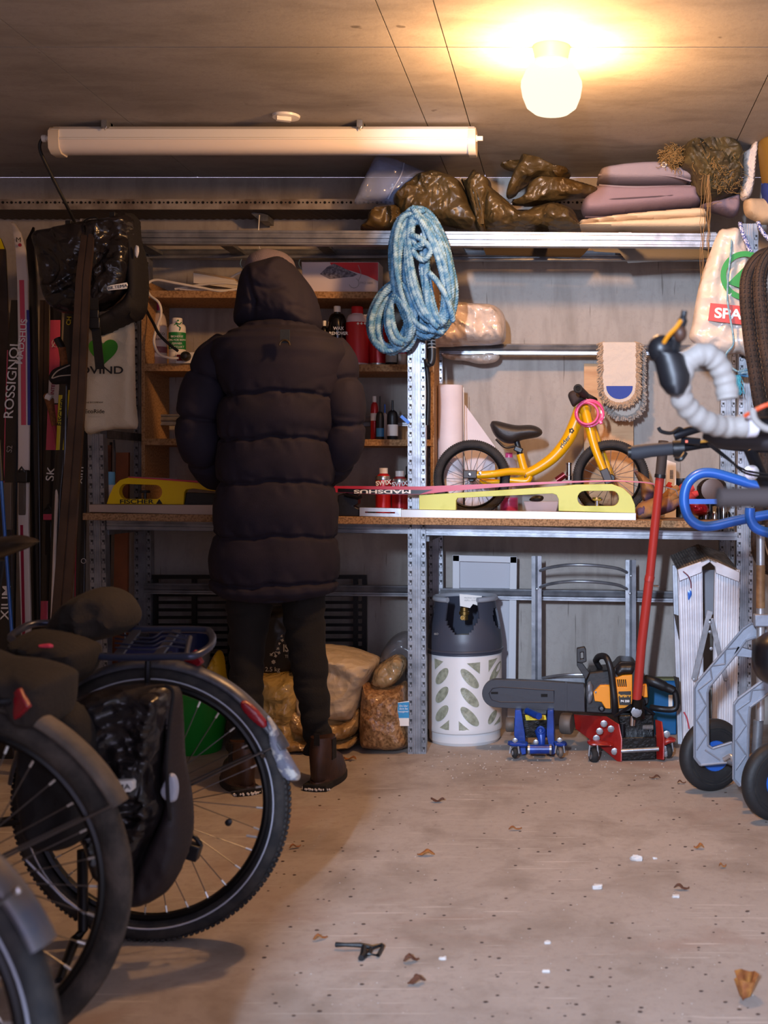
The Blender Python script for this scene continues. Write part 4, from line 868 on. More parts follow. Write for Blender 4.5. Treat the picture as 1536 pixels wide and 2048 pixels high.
# broad brown ski in front, base towards us
pE = [(182, 440, 4.44, -8, 10), (176, 470, 4.41, -14, 12), (165, 560, 4.38, -14, 13), (162, 620, 4.37, -14, 14), (154, 800, 4.36, -15, 15), (143, 950, 4.34, -16, 15), (130, 1120, 4.32, -18, 17), (119, 1250, 4.3, -18, 18), (112, fl(4.28), 4.28, -18, 18)]
s6 = thing('alpine_ski', 'broad dark brown ski with its grooved base outwards, in front of the hanging pannier', 'ski', (P(125, 0, 4.3).x, 4.32, 0), 'skis leaning on the left'); ribbon(pE, .016, M_base, s6, groove=True)
# black ski with white letters by the rack
s7 = thing('cross_country_ski', 'black ski with white letters leaning right next to the left rack post', 'ski', (P(160, 0, 4.7).x, 4.7, 0), 'skis leaning on the left')
pX = [(168, 700, 4.86, -7, 8), (166, 850, 4.82, -9, 9), (161, 1000, 4.78, -10, 10), (157, 1250, 4.7, -10, 10), (156, fl(4.66), 4.66, -10, 10)]
ribbon(pX, .013, M_skk, s7); vtext('xim', ((158, 980), (161, 920)), 14, pX, M_wpaint, s7, 1.2); B().torus(P(167, 1122, 4.73), .009, .0012, (0, 1, 0), 20, 6).build('round_emblem', M_skw, s7)
ribbon([(q[0], q[1], q[2], -9, -7) for q in pX[1:]], .002, M_skr, s7, 'crimson_edge', .0015)
# poles
sp = thing('ski_pole', 'ski pole with brown cork handle and white shaft', 'ski pole', (P(105, 0, 4.6).x, 4.6, 0), 'ski poles on the left')
B().tube([P(93, 791, 4.86), P(99, 800, 4.85), P(104, 825, 4.84), P(109, 852, 4.83)], [.014, .017, .012, .010], 12).build('handle', M_cork, sp)
B().tube([P(109, 852, 4.83), P(117, 898, 4.82)], .008, 10).build('sleeve', M_skr, sp); B().tube([P(117, 898, 4.82), P(104, 1240, 4.62), P(97, fl(4.55), 4.55)], [.0072, .006, .0045], 10).build('shaft', M_skw, sp)
B().tube([P(93, 792, 4.84), P(103, 797, 4.84)], .0135, 8).build('cap', M_white, sp)
sp = thing('ski_pole', 'ski pole with cork grip and looped black strap beside the brown ski', 'ski pole', (P(125, 0, 4.62).x, 4.62, 0), 'ski poles on the left')
B().tube([P(115, 680, 4.72), P(124, 696, 4.72), P(129, 730, 4.71), P(133, 762, 4.7)], [.010, .014, .013, .012], 12).build('handle', M_cork, sp); B().tube([P(114, 677, 4.72), P(125, 697, 4.72)], .014, 10).build('cap', M_black, sp)
B().puff([(97, 756), (105, 740), (122, 732), (140, 728), (144, 745), (142, 765), (125, 768), (106, 768)], 4.66, .02, 10, 5, ridge=.003).build('strap', M_bagm, sp); B().tube(pc([(140, 730, 4.635), (115, 742, 4.63), (104, 756, 4.63), (120, 752, 4.63), (142, 750, 4.63)], 5), .0025, 6).build('strap_piping', M_grey, sp)
B().tube([P(133, 762, 4.7), P(118, fl(4.6), 4.6)], .006, 8).build('shaft', M_skk, sp)
sp = thing('ski_pole', 'thin blue ski pole low at the left edge', 'ski pole', (P(20, 0, 4.5).x, 4.5, 0), 'ski poles on the left')
B().tube([P(2, 960, 4.6), P(24, 1270, 4.55), P(38, fl(4.5), 4.5)], .0065, 10).build('shaft', M_blue, sp); B().tube([P(-3, 880, 4.61), P(2, 962, 4.6)], .012, 10).build('handle', M_black, sp); B().torus(P(36, 1440, 4.51), .02, .004, (0, 0, 1), 20, 6).build('basket', M_black, sp)
# boards and rods standing between the left rack posts
B().poly([(232, 905), (257, 905), (252, fl(5.0)), (222, fl(5.0))], 5.0, .018).build('brown_board', mat('orange_board', '#8a4a22', .6, 0, .1, 40, '#6f3a1a', 6), label='reddish brown board standing upright between the left rack posts', cat='board')
for a, b_, r_, nm, lb, m_ in (((222, 885), (214, fl(4.98)), .006, 'thin_rod', 'thin black rod left of the reddish brown board', M_black), ((228, 880), (262, fl(4.94)), .004, 'thin_rod', 'thin grey rod crossing in front of the reddish brown board', M_galvd)):
    B().tube([P(*a, 5.14), P(*b_, 4.9)], r_, 8).build(nm, m_, label=lb, cat='rod', group='rods behind the left post')
B().poly([(214, 890), (222, 890), (216, fl(5.08)), (206, fl(5.08))], 5.08, .012).build('narrow_batten', mat('batten_wood', '#5d2f18', .7, 0, .2, 50, '#7d4a2a', 20), label='narrow wooden batten behind the left rack post', cat='batten')
# ================================================================ TOTE BAG
tb = thing('tote_bag', 'cream cloth tote bag with green heart hanging under the pannier', 'bag', P(225, 865, 4.58))
def tfold(x, y): return .006 * math.sin(x * .09 + y * .012) + .004 * math.sin(x * .05 - y * .03)
B().puff([(166, 660), (190, 655), (230, 650), (266, 640), (270, 720), (272, 800), (276, 852), (262, 858), (232, 858), (205, 862), (172, 865), (167, 800), (165, 720)], 4.60, .03, 16, 5, relief=tfold, seed=4).build('body', mat('cream_canvas', '#cdbfa4', .9, 0, .35, 300, crink=.25, crs=9), tb, ang=70)
hx, hy = 206, 703; hs = [(hx + 29 * math.sin(t) ** 3 * 1.0, hy - (24 * math.cos(t) - 9 * math.cos(2 * t) - 4 * math.cos(3 * t) - math.cos(4 * t)) * 1.02 - 2) for t in [i * 2 * PI / 40 for i in range(40)]]
B().poly(hs, 4.553, .004).build('green_heart', mat('heart_green', '#2f7d14', .7), tb)
txt('OVIND', 202, 741, 15, 4.553, M_bprint, tb, xs=1.35, bold=.0006); txt('I', 170, 703, 12, 4.553, M_bprint, tb); txt('EcoRide', 189, 823, 8, 4.553, M_bprint, tb, xs=1.1, bold=.0002); txt('SINE BYCOMPANY', 188, 805, 3.2, 4.553, M_bprint, tb); txt('____________', 188, 832, 3, 4.553, M_bprint, tb)
# ================================================================ THINGS ON THE INNER SHELVES
def bottle(name, label, x0, x1, yt, yb, d, m, capm, cat='bottle', cap=(.45, .12), neck=.45, sh=.3, bands=(), group='bottles on the inner shelves', flat=False):
    base = P((x0 + x1) / 2, yb, d); r = (x1 - x0) / 2 * d / FL; h = (yb - yt) * d / FL; t = thing(name, label, cat, base, group); hc = h * cap[1]; hb = h - hc
    prof = [(0, 0), (r * .92, 0), (r, r * .1), (r, hb * (1 - sh))]
    for k in range(1, 7): u = k / 6; prof.append((r * neck + (r - r * neck) * math.cos(u * PI / 2) ** (.8 if not flat else .3), hb * (1 - sh) + hb * sh * math.sin(u * PI / 2) * .92))
    prof += [(r * neck, hb), (0, hb)]
    B().lathe(base, prof, 24, cap=False).build('body', m, t)
    rc = r * cap[0]; B().lathe(base + Vector((0, 0, hb - .001)), [(0, 0), (rc, 0), (rc, hc * .9), (rc * .92, hc), (0, hc)], 18, cap=False).build('cap', capm, t, ang=50)
    for u0, u1, mm in bands: B().lathe(base, [(r * 1.004, hb * u0), (r * 1.012, hb * u0 + .001), (r * 1.012, hb * u1 - .001), (r * 1.004, hb * u1)], 24, cap=False).build('label_band', mm, t)
    t['r'] = r
    return t
M_trans = mat('milky_plastic', '#d6c6bd', .35, trans=.25, spec=.5); M_green = mat('label_green', '#127a3a', .5); M_pinkc = mat('magenta_cap', '#c0285a', .4); M_wlab = mat('paper_label', '#e9e2da', .6)
M_can = mat('red_can', '#bf1f25', .3, .2, coat=.3); M_steel = mat('can_steel', '#b6b3b0', .3, .9); M_glass = mat('dark_bottle', '#0d0c0e', .12, coat=.3)
d_s = 5.0; y2 = SY(1, d_s)
t = bottle('squeeze_bottle', 'milky bottle with pink pointed cap behind the white cable', 302, 334, 600, y2, 5.08, M_trans, M_pinkc, cap=(.3, .16), neck=.3, sh=.45, bands=((.15, .7, M_wlab), (.22, .34, M_pinkc)))
txt('SKI-GO', 318, 668, 5, 5.08 - .036, M_bprint, t); txt('GLIDER', 318, 678, 3.5, 5.08 - .036, M_bprint, t)
t = bottle('cleaner_bottle', 'white bottle with green label and running man print', 338, 371, 636, y2, 5.0, M_white, M_white, cap=(.6, .12), neck=.6, sh=.12, bands=((.38, .78, M_green), (.05, .3, M_wlab)))
for i, s_ in enumerate(('BIONERSE', 'OG FOR BEIN', 'FJERNER', 'SVETTLUKT')): txt(s_, 354, 673 + i * 7, 4, 5.0 - .036, M_wpaint, t)
b = B(); 
for pts in ([(352, 642), (355, 648), (351, 655), (346, 657)], [(355, 648), (361, 652), (359, 658)], [(353, 643), (348, 648)], [(353, 643), (360, 645), (363, 641)]): b.tube([P(x, y + 3, 5.0 - .030) for x, y in pts], .0022, 5)
b.ball(P(356, 641, 4.97), .004, 8, 6).build('runner_print', M_green, t, kind='stuff')
bottle('small_bottle', 'small dark bottle with white cap peeking beside the person', 641, 657, 641, y2 - 2, 5.0, M_glass, M_white, bands=((.1, .5, M_skr),), neck=.4)
t = bottle('wax_remover', 'black bottle with white cap and wax remover label', 655, 694, 612, y2, 5.0, M_glass, M_white, cap=(.36, .1), neck=.34, sh=.35, bands=((.08, .4, M_wlab),))
for y_, s_ in ((657, 'WAX'), (667, 'REMOVER')): txt(s_, 677, y_, 6.5, 5.0 - .041, M_wpaint, t, xs=.95, bold=.0004)
txt('SKI-GO', 677, 686, 7, 5.0 - .0425, M_bprint, t, xs=.95)
M_redlab = mat('red_label', '#c4242b', .45)
t = bottle('solvent_bottle', 'white plastic bottle with wide red label and red cap', 692, 737, 613, y2, 5.0, mat('pinkish_white_plastic', '#dccad0', .4), M_redlab, cap=(.52, .12), neck=.5, sh=.22, bands=((.04, .82, M_redlab),))
for i in range(3): B().box(P(716 + i * 7, 647, 5.0 - .047), (.008, .001, .008), (0, R(45), 0)).build('hazard_symbol', M_wpaint, t)
B().box(P(706, 716, 5.0 - .047), (.02, .001, .034)).build('barcode_patch', mat('barcode_cream', '#e3c9a2', .6), t)
b = B()
for i in range(8): b.box(P(702 + i * 1.2, 716, 5.0 - .048), (.0012, .001, .026))
b.build('barcode', M_bprint, t, kind='stuff')
t = thing('red_can', 'tall red metal can with white writing behind the blue rope', 'can', P(756, y2, 5.03), 'red wax cans'); base = Vector(t['w'])
B().lathe(base, [(0, 0), (.040, 0), (.041, .004), (.041, .205), (.036, .212), (.018, .214), (.018, .225), (0, .225)], 28, cap=False).build('body', M_can, t); B().lathe(base + Vector((0, 0, .226)), [(0, 0), (.017, 0), (.017, .016), (0, .016)], 18, cap=False).build('cap', M_redl, t); B().lathe(base, [(.0415, .0), (.0418, .004), (.0415, .008)], 28, cap=False).build('rim', M_steel, t)
txt('SWIX', 748, 634, 13, 4.985, M_wpaint, t, ang=8, bold=.001)
bottle('small_jar', 'small black jar with silver print standing under the rope coil', 771, 794, 698, y2, 4.98, M_black, M_black, cap=(.9, .1), neck=.9, sh=.05, bands=((.2, .7, M_grey),), cat='jar')
bottle('small_jar', 'clear box-like jar with pink content right beside the rack post', 796, 814, 702, y2, 4.98, M_trans, M_pinkc, cap=(.9, .2), neck=.9, sh=.05, cat='jar')
# third shelf: five small bottles
y3 = SY(2, 5.0)
bottle('spray_bottle', 'tiny red and white spray bottle, leftmost on the third shelf', 741, 757, 792, y3, 5.02, M_can, M_white, cap=(.5, .14), neck=.5, bands=((.5, .7, M_wlab),))
bottle('dropper_bottle', 'slim black dropper bottle with long spout and green print', 752, 768, 792, y3, 4.97, M_black, M_black, cap=(.18, .35), neck=.35, sh=.3, bands=((.1, .4, mat('blue_band', '#2a6fa8', .5)),))
bottle('dropper_bottle', 'small bottle with blue spout between the two black droppers', 764, 775, 808, y3, 5.04, M_trans, M_blue, cap=(.3, .25), neck=.4, group='bottles on the inner shelves')
bottle('dropper_bottle', 'wide black dropper bottle nearest the rack post on the third shelf', 774, 796, 800, y3, 4.97, M_black, M_black, cap=(.2, .25), neck=.35, sh=.3, bands=((.12, .5, M_wlab),))
# top shelf: grill box, adaptor, cables
y1 = SY(0, 4.97)
gb = thing('cardboard_box', 'flat picture box with a grey machine photo and red top', 'box', P(680, y1, 5.0))
B().poly([(603, 524), (757, 524), (756, y1), (606, y1)], 4.97, .12).build('carton', mat('carton_white', '#c9bfc6', .5), gb, bevel=.001)
B().poly([(660, 525), (756, 525), (756, 562), (735, 552), (700, 541), (662, 530)], 4.968, .001).build('red_print', M_redlab, gb)
B().poly([(654, 534), (668, 527), (715, 549), (706, 553), (660, 558), (640, 548)], 4.9675, .001).build('machine_print', mat('print_dark', '#4b4652', .6, 0, 0, 60, '#8d8893', 90), gb)
B().torus(P(708, 566, 4.967), .02, .001, (0, 1, 0), 24, 6, a0=2, a1=6).tube(pc([(716, 530, 4.967), (722, 548, 4.967), (716, 562, 4.967)], 4), .0012, 5).build('hose_print', M_grey, gb, kind='stuff')
txt('PRO 1600', 733, 566, 4.5, 4.967, M_grey, gb)
ad = thing('power_adaptor', 'long white adaptor block lying on coiled white cable', 'adaptor', P(430, y1, 5.0))
B().poly([(386, 545), (470, 560), (474, 574), (474, 578), (386, 566)], 4.98, .05).build('block', mat('cream_case', '#d9cfc2', .4), ad, bevel=.003); 
B().poly([(388, 541), (470, 557), (470, 560), (386, 545)], 4.985, .05).build('lid', mat('tan_case', '#c9a679', .5), ad, bevel=.002)
M_wcab = mat('white_cable', '#d8cfc4', .5)
wc = thing('extension_lead', 'white extension cable looping down from top shelf to the power strip', 'cable', P(340, y1, 4.95))
B().tube(pc([(475, 578, 4.94), (440, 582, 4.93), (400, 575, 4.93), (350, 566, 4.92), (310, 560, 4.92), (293, 572, 4.91), (300, 590, 4.90), (318, 606, 4.89), (322, 630, 4.89), (312, 660, 4.89), (308, 685, 4.89), (318, 708, 4.89), (340, 716, 4.89), (358, 716, 4.9)], 8), .0052, 8).build('cable', M_wcab, wc)
B().tube(pc([(350, 578, 4.95), (400, 570, 4.94), (450, 566, 4.93), (486, 572, 4.94), (460, 580, 4.95), (400, 580, 4.95), (360, 578, 4.95)], 7), .005, 8).build('cable_coil', M_wcab, wc)
B().tube(pc([(455, 560, 5.0), (475, 548, 5.0), (488, 542, 5.02), (496, 540, 5.04)], 5), .005, 8).build('cable_end', M_wcab, wc)
for x in (486, 603): B().tube(pc([(x - 3, 518, 5.08), (x - 5, 530, 5.08), (x + 6, 548, 5.08), (x + 4, 562, 5.08)], 5), .002, 6).build('hanging_cord', mat('blue_cord', '#5c7fa0', .7), label='thin blue cord hanging from back beam %s' % ('left of the head' if x < 500 else 'right of the head'), cat='cord', group='thin cords by the head')
ps = thing('power_strip', 'white power strip with red switch on the middle shelf', 'power strip', P(385, SY(1, 4.95), 4.95))
B().poly([(350, 705), (420, 704), (420, 726), (350, 727)], 4.92, .04).build('case', M_white, ps, bevel=.003); B().pbox(353, 709, 365, 721, 4.912, .01).build('switch', mat('switch_red', '#7c1220', .3), ps, bevel=.001)
B().lathe(P(398, 714, 4.92), [(.018, 0), (.018, .004), (.014, .004), (.014, .001), (0, .001)], 24, (0, -1, 0), cap=False).build('socket', M_wcab, ps); B().lathe(P(373, 713, 4.918), [(.019, 0), (.019, .02), (.013, .035), (0, .04)], 20, (0, -1, 0), cap=False).build('plug', M_black, ps)
# ================================================================ ON THE BENCH
M_vy = mat('vise_yellow', '#dcb800', .4, 0, .05, 50); M_vl = mat('vise_pale_yellow', '#c8cc66', .5, 0, .1, 40, '#b8bd52', 12, (.5, .7))
v = thing('ski_vise', 'yellow ski vise end on an aluminium rail, left of the person', 'ski vise', P(320, 1030, 4.62))
B().poly([(213, 1008), (218, 992), (227, 972), (240, 960), (257, 955), (300, 956), (436, 970), (436, 983), (385, 977), (372, 979), (368, 985), (367, 1009)], 4.60, .035, holes=[[(250 + 12 * math.cos(a), 983 + 15 * math.sin(a)) for a in [PI / 2 + i * PI / 8 for i in range(9)]] + [(312 + 12 * math.cos(a), 984 + 14 * math.sin(a)) for a in [-PI / 2 + i * PI / 8 for i in range(9)]]]).build('end_block', M_vy, v, bevel=.0015, ang=30)
B().poly([(178, 1009), (428, 1010), (428, 1030), (178, 1024)], 4.585, .07).build('rail', mat('rail_pinkish', '#b9aaa2', .35, .6, .1, 60), v, bevel=.001)
txt('FISCHER', 273, 1003.5, 8.5, 4.598, M_bprint, v, xs=1.55, bold=.0004); B().poly([(312, 1008), (325, 1008), (318.5, 998)], 4.5985, .001).build('triangle_logo', M_bprint, v)
B().lathe(P(290, 986, 4.62), [(.018, 0), (.02, .004), (.018, .010), (0, .011)], 14, cap=False).lathe(P(290, 1000, 4.62), [(.006, 0), (.006, .03)], 10).build('clamp_knob', M_black, v)
v = thing('ski_vise', 'pale yellow ski vise end on a white aluminium rail in front of the balance bike', 'ski vise', P(1050, 1040, 4.62))
B().poly([(838, 1019), (838, 990), (960, 983), (1121, 972), (1152, 969), (1224, 968), (1246, 976), (1262, 991), (1270, 1010), (1271, 1026), (1117, 1022), (1117, 998), (1113, 990), (1105, 987), (915, 996), (912, 1001), (912, 1020)], 4.60, .035, holes=[[(1169 + 14 * math.cos(a), 997 + 15 * math.sin(a)) for a in [PI / 2 + i * PI / 8 for i in range(9)]] + [(1225 + 13 * math.cos(a), 997 + 15 * math.sin(a)) for a in [-PI / 2 + i * PI / 8 for i in range(9)]]]).build('end_block', M_vl, v, bevel=.0015, ang=30)
B().poly([(802, 1019), (1272, 1026), (1272, 1042), (802, 1036)], 4.585, .07).build('rail', mat('rail_white', '#b9b7b6', .4, .45), v, bevel=.001)
B().poly([(719, 1015), (802, 1017), (802, 1034), (719, 1032)], 4.59, .06, holes=[[(730, 1023), (790, 1024), (790, 1027), (730, 1026)]]).build('sliding_rail', M_alu, v)
B().lathe(P(1194, 1001, 4.63), [(.018, 0), (.022, .006), (.018, .012), (0, .013)], 18, cap=False).lathe(P(1194, 1012, 4.63), [(.008, 0), (.008, .02)], 10).build('clamp_knob', M_chrome, v)
cl = thing('vise_clamp', 'black ski vise centre clamp half hidden by the jacket', 'clamp', P(700, 1032, 4.62))
B().poly([(676, 990), (700, 984), (716, 990), (716, 1008), (706, 1012), (718, 1018), (718, 1033), (672, 1032)], 4.60, .06).build('body', M_black, cl, bevel=.003); B().tube([P(690, 990, 4.6), P(716, 996, 4.58), P(724, 992, 4.58)], .007, 8).build('lever', M_blackm, cl)
B().poly([(372, 985), (436, 987), (436, 1010), (368, 1010)], 4.61, .05).build('vise_clamp', M_black, label='black clamp block inside the yellow ski vise, left of the jacket', cat='clamp', bevel=.003)
sk = thing('cross_country_ski', 'red racing ski lying upside down along both yellow vise ends', 'ski', P(760, 985, 4.62))
top = [(257, 953), (433, 964), (675, 972), (840, 973), (1000, 967), (1110, 963), (1180, 961), (1240, 961), (1290, 964), (1318, 970)]
bot = [(1317, 971), (1290, 966), (1240, 963), (1180, 964), (1110, 967), (1000, 974), (905, 982), (840, 989), (760, 989), (675, 985), (433, 968), (257, 955)]
B().poly(top + bot, 4.595, .045).build('core', M_redl if False else mat('ski_red', '#b8324a', .3, coat=.4), sk, ang=30)
B().poly([(676, 977), (760, 979), (850, 980), (866, 979), (840, 988), (760, 988), (676, 984)], 4.5935, .001).build('dark_band', M_skk, sk)
txt('MADSHUS', 765, 983, 7, 4.592, M_wpaint, sk, ang=180, xs=2.6, bold=.0005)
B().tube([P(257, 954, 4.62), P(355, 958, 4.62)], .0025, 6).tube([P(1180, 962, 4.6), P(1240, 961, 4.6), P(1300, 965, 4.6), P(1352, 980, 4.6), P(1356, 992, 4.6)], .0022, 6).build('ski_tip', mat('tip_grey', '#a49aa0', .35, .5), sk)
for i, (x0, x1, yt) in enumerate(((751, 783, 938), (784, 815, 944))):
    yb = BY(783, 4.86); t = thing('red_can', 'red wax can with white cap on bench, %s' % ('left one of the pair' if i == 0 else 'right one by the post'), 'can', P((x0 + x1) / 2, yb, 4.86), 'red wax cans'); base = Vector(t['w']); r = 16 * 4.86 / FL; h = (yb - yt - 9) * 4.86 / FL
    B().lathe(base, [(0, 0), (r, 0), (r, h * .86), (r * .93, h * .93), (r * .5, h), (0, h)], 26, cap=False).build('body', M_can, t); B().lathe(base, [(r * 1.01, h * .84), (r * 1.03, h * .87), (r * .94, h * .94)], 26, cap=False).build('shoulder_ring', M_steel, t)
    B().lathe(base + Vector((0, 0, h)), [(0, 0), (r * .55, 0), (r * .55, .022), (0, .022)], 16, cap=False).build('cap', M_white, t); txt('SWIX', (x0 + x1) / 2, 966 + i * 2, 9, 4.86 - r - .002, M_wpaint, t, ang=6, bold=.0008)
t = bottle('small_bottle', 'small black bottle just behind the right wax can', 808, 822, 932, BY(815, 5.0), 5.0, M_black, M_black, cap=(.5, .15), neck=.4)
t = bottle('spray_can', 'white spray can with light blue cap behind the left vise', 208, 230, 943, BY(219, 4.8), 4.8, M_wlab, mat('sky_cap', '#6fb4d8', .45), cat='spray can', cap=(.98, .33), neck=.95, sh=.02, bands=((.1, .18, M_redlab),), group='cans')
# balance bike
bd = 4.93; yb = BY(1080, bd) ; hy_ = yb - 76
bb = thing('balance_bike', 'yellow children balance bike standing on the bench', 'bike', P(1080, yb, bd))
M_tyrec = mat('child_tyre', '#262425', .8, 0, .6, 260, '#33302f', 30)
for cx in (944, 1222):
    c = P(cx, hy_, bd); R_ = 76 * bd / FL; tr = .0165
    w_ = B().torus(c, R_ - tr, tr, (0, 1, 0), 72, 12).build('tyre', M_tyrec, bb); bk = B()
    for i in range(110):
        a = 2 * PI * i / 110
        for q in (-.9, 0, .9): dr = Vector((math.cos(a), 0, math.sin(a))); bk.box(c + dr * (R_ - tr + tr * math.cos(q)) + Vector((0, tr * math.sin(q), 0)), (.0035, .006, .005), Matrix((dr, Vector((0, 1, 0)), dr.cross(Vector((0, 1, 0))))).transposed())
    bk.build('tread_blocks', M_tyrec, w_, kind='stuff', smooth=False)
    B().torus(c, R_ - 2 * tr - .002, .006, (0, 1, 0), 56, 8, sq=1.6).build('rim', M_rim, bb); B().lathe(c + Vector((0, -.03, 0)), [(0, 0), (.012, 0), (.016, .01), (.016, .05), (0, .06)], 16, (0, 1, 0), cap=False).build('hub', M_black, bb)
    for i in range(20):
        a = 2 * PI * i / 20; B().tube([c + Vector((math.cos(a + .5) * .013, .012 * (-1) ** i, math.sin(a + .5) * .013)), c + Vector((math.cos(a), 0, math.sin(a))) * (R_ - 2 * tr - .005)], .0011, 5).build('spoke', M_black, bb)
dy = hy_ - 950
def pb_(pts, k=8): return pc([(x, y + dy, bd + (z if z else 0)) for x, y, z in pts], k)
pt = pb_([(1162, 812, 0), (1152, 838, 0), (1134, 875, 0), (1108, 907, 0), (1078, 929, 0), (1052, 942, 0)]); B().tube(pt, [.030 - .011 * i / (len(pt) - 1) for i in range(len(pt))], 18).build('frame_tube', M_yel, bb)
B().tube(pb_([(1050, 938, -.005), (1020, 937, -.02), (985, 942, -.04), (952, 944, -.045)]), .0155, 12).build('chain_stay', M_yel, bb); B().tube(pb_([(1050, 950, .01), (1010, 958, .03), (960, 956, .045)]), .013, 12).build('chain_stay', M_yel, bb)
B().tube(pb_([(1060, 945, 0), (1052, 956, 0), (1020, 954, 0)]), .014, 10).build('foot_rest', M_yel, bb)
B().tube(pb_([(1040, 902, 0), (1046, 925, 0), (1052, 942, 0)]), .0165, 12).build('seat_tube', M_yel, bb); B().tube(pb_([(1032, 872, 0), (1041, 905, 0)]), .012, 12).build('seat_post', M_black, bb)
B().box(P(1037, 893 + dy, bd), (.035, .04, .022), (0, .4, 0)).build('seat_clamp', M_black, bb, bevel=.004)
B().pbox(926, 934 + dy, 954, 951 + dy, bd - .062, .025).build('rear_dropout', mat('dropout_grey', '#3a3536', .5), bb, bevel=.004); B().bar(P(1207, 932 + dy, bd - .06), P(1219, 961 + dy, bd - .06), .034, .025).build('front_dropout', mat('dropout_grey', '#3a3536', .5), bb, bevel=.004)
for x, y in ((939, 943), (960, 940), (1206, 930), (1216, 950)): B().lathe(P(x, y + dy, bd - .062), [(.006, 0), (.006, .004), (0, .005)], 12, (0, -1, 0), cap=False).build('bolt', M_chrome, bb)
B().puff([(980, 850), (983, 843), (994, 842), (1030, 850), (1062, 850), (1079, 856), (1085, 865), (1076, 874), (1045, 880), (1027, 887), (1008, 885), (990, 872)], bd, .055, 16, 4).build('saddle', mat('child_saddle', '#2a2625', .5, 0, .2, 150), bb, ang=70)
B().tube(pb_([(992, 872, -.02), (1010, 888, -.02), (1030, 886, -.02)]), .005, 8).build('saddle_rail', M_black, bb)
ft_ = pb_([(1168, 808, -.03), (1178, 845, -.045), (1190, 890, -.05), (1208, 936, -.055)]); B().tube(ft_, [.021 - .006 * i / (len(ft_) - 1) for i in range(len(ft_))], 14).build('fork_leg', M_yel, bb); B().tube(pb_([(1172, 815, .03), (1188, 855, .045), (1205, 900, .05), (1224, 948, .055)]), .013, 12).build('fork_leg', M_yel, bb); B().ball(P(1168, 812 + dy, bd), (.03, .05, .035)).build('fork_crown', M_yel, bb)
B().puff([(1136, 790), (1142, 782), (1158, 781), (1172, 790), (1170, 800), (1158, 806), (1147, 814), (1140, 803)], bd - .02, .03, 8, 4).build('handlebar_pad', mat('brown_foam', '#352a29', .8), bb, ang=70)
B().tube(pb_([(1172, 808, 0), (1174, 792, 0)]), .012, 10).build('steerer', M_black, bb); B().tube([P(1156, 771 + dy, bd - .16), P(1170, 784 + dy, bd - .04)], [.0165, .0155], 16, cap=True).build('grip', mat('brown_foam', '#352a29', .8), bb); B().torus(P(1156, 771 + dy, bd - .162), .013, .005, (-.1, 1, .2), 20, 8).build('grip_flange', M_rubber, bb); B().lathe(P(1156, 771 + dy, bd - .163), [(.009, 0), (.009, .002), (0, .002)], 14, (0, -1, 0), cap=False).build('grip_hole', mat('hole_black', '#0b0a0a', .9), bb)
B().tube([P(1172, 784 + dy, bd - .03), P(1190, 800, bd + .15)], .011, 10).build('handlebar', M_black, bb)
txt('rider', 1130, 877 + dy, 9, bd - .0275, M_bprint, bb, ang=52, xs=1.15, bold=.0004)
b = B()
for i in range(5): a = i * 2 * PI / 5; b.ball(P(1143 + 3.5 * math.cos(a), 855 + dy + 3.5 * math.sin(a), bd - .0285), (.004, .001, .004), 8, 6)
b.build('flower_emblem', M_bprint, bb, kind='stuff')
lk = thing('cable_lock', 'pink coiled cable lock hung over the balance bike head tube', 'lock', P(1176, 858, bd - .07)); M_pink = mat('pink_sleeve', '#e0487f', .3, coat=.4)
pts = []
for i in range(100): a = i / 99 * 2 * PI * 3.1; k_ = 25 + 3 * math.sin(a * .37); pts.append(P(1177 + k_ * math.cos(a) + 3 * math.sin(a * .4), 827 + k_ * .96 * math.sin(a), bd - .075 + .012 * math.sin(a * .33)))
B().tube(pts, .0052, 10).build('cable', M_pink, lk); B().bar(P(1204, 820, bd - .07), P(1206, 838, bd - .07), .016, .016).build('lock_body', M_white, lk, bevel=.004); B().bar(P(1198, 838, bd - .07), P(1203, 848, bd - .07), .014, .014).build('lock_barrel', M_pink, lk, bevel=.003)
# behind and around the bike
ro = thing('paper_roll', 'tall off-white paper roll standing in the bench corner', 'roll', P(901, BY(901, 5.06), 5.06)); M_paper = mat('paper_pinkish', '#d9cfd2', .7, 0, .15, 20, '#cbbfc2', 5)
h = (BY(901, 5.06) - 771) * 5.06 / FL; B().lathe(Vector(ro['w']), [(0, 0), (.052, 0), (.052, h), (.049, h), (.049, h - .01), (0, h - .01)], 32, cap=False).build('roll', M_paper, ro)
B().tube([P(927, 775, 5.03), P(929, 985, 5.03)], .0016, 5).build('sheet_edge', M_wlab, ro)
B().poly([(929, 808), (990, 893), (990, BY(990, 5.14)), (930, BY(930, 5.14))], 5.14, .006).build('white_board', M_paper, label='white sloping board corner leaning on the wall behind the bike saddle', cat='board')
wbz = BY(1215, 5.2); B().poly([(1168, 727), (1267, 729), (1267, wbz), (1168, wbz)], 5.21, .022).build('pine_board', mat('pine', '#d0a475', .6, 0, .2, 30, '#b98a5c', 5, stretch=(1, 1, 6)), label='pale pine board upright on the wall behind the mops', cat='board', bevel=.001)
M_plast = mat('clear_plastic', '#c9b7bd', .12, alpha=.35, spec=.8)
t = bottle('squeeze_bottle', 'low bottle with pink liquid seen through the vise window', 1000, 1036, 905, BY(1019, 5.06), 5.06, M_plast, M_pink, cap=(.42, .08), neck=.5, sh=.35, bands=((.02, .3, M_pink),), group='bench bottles')
tr = thing('plastic_tray', 'small clear plastic tray with a black lid behind the pale vise', 'tray', P(1082, BY(1082, 4.78), 4.78))
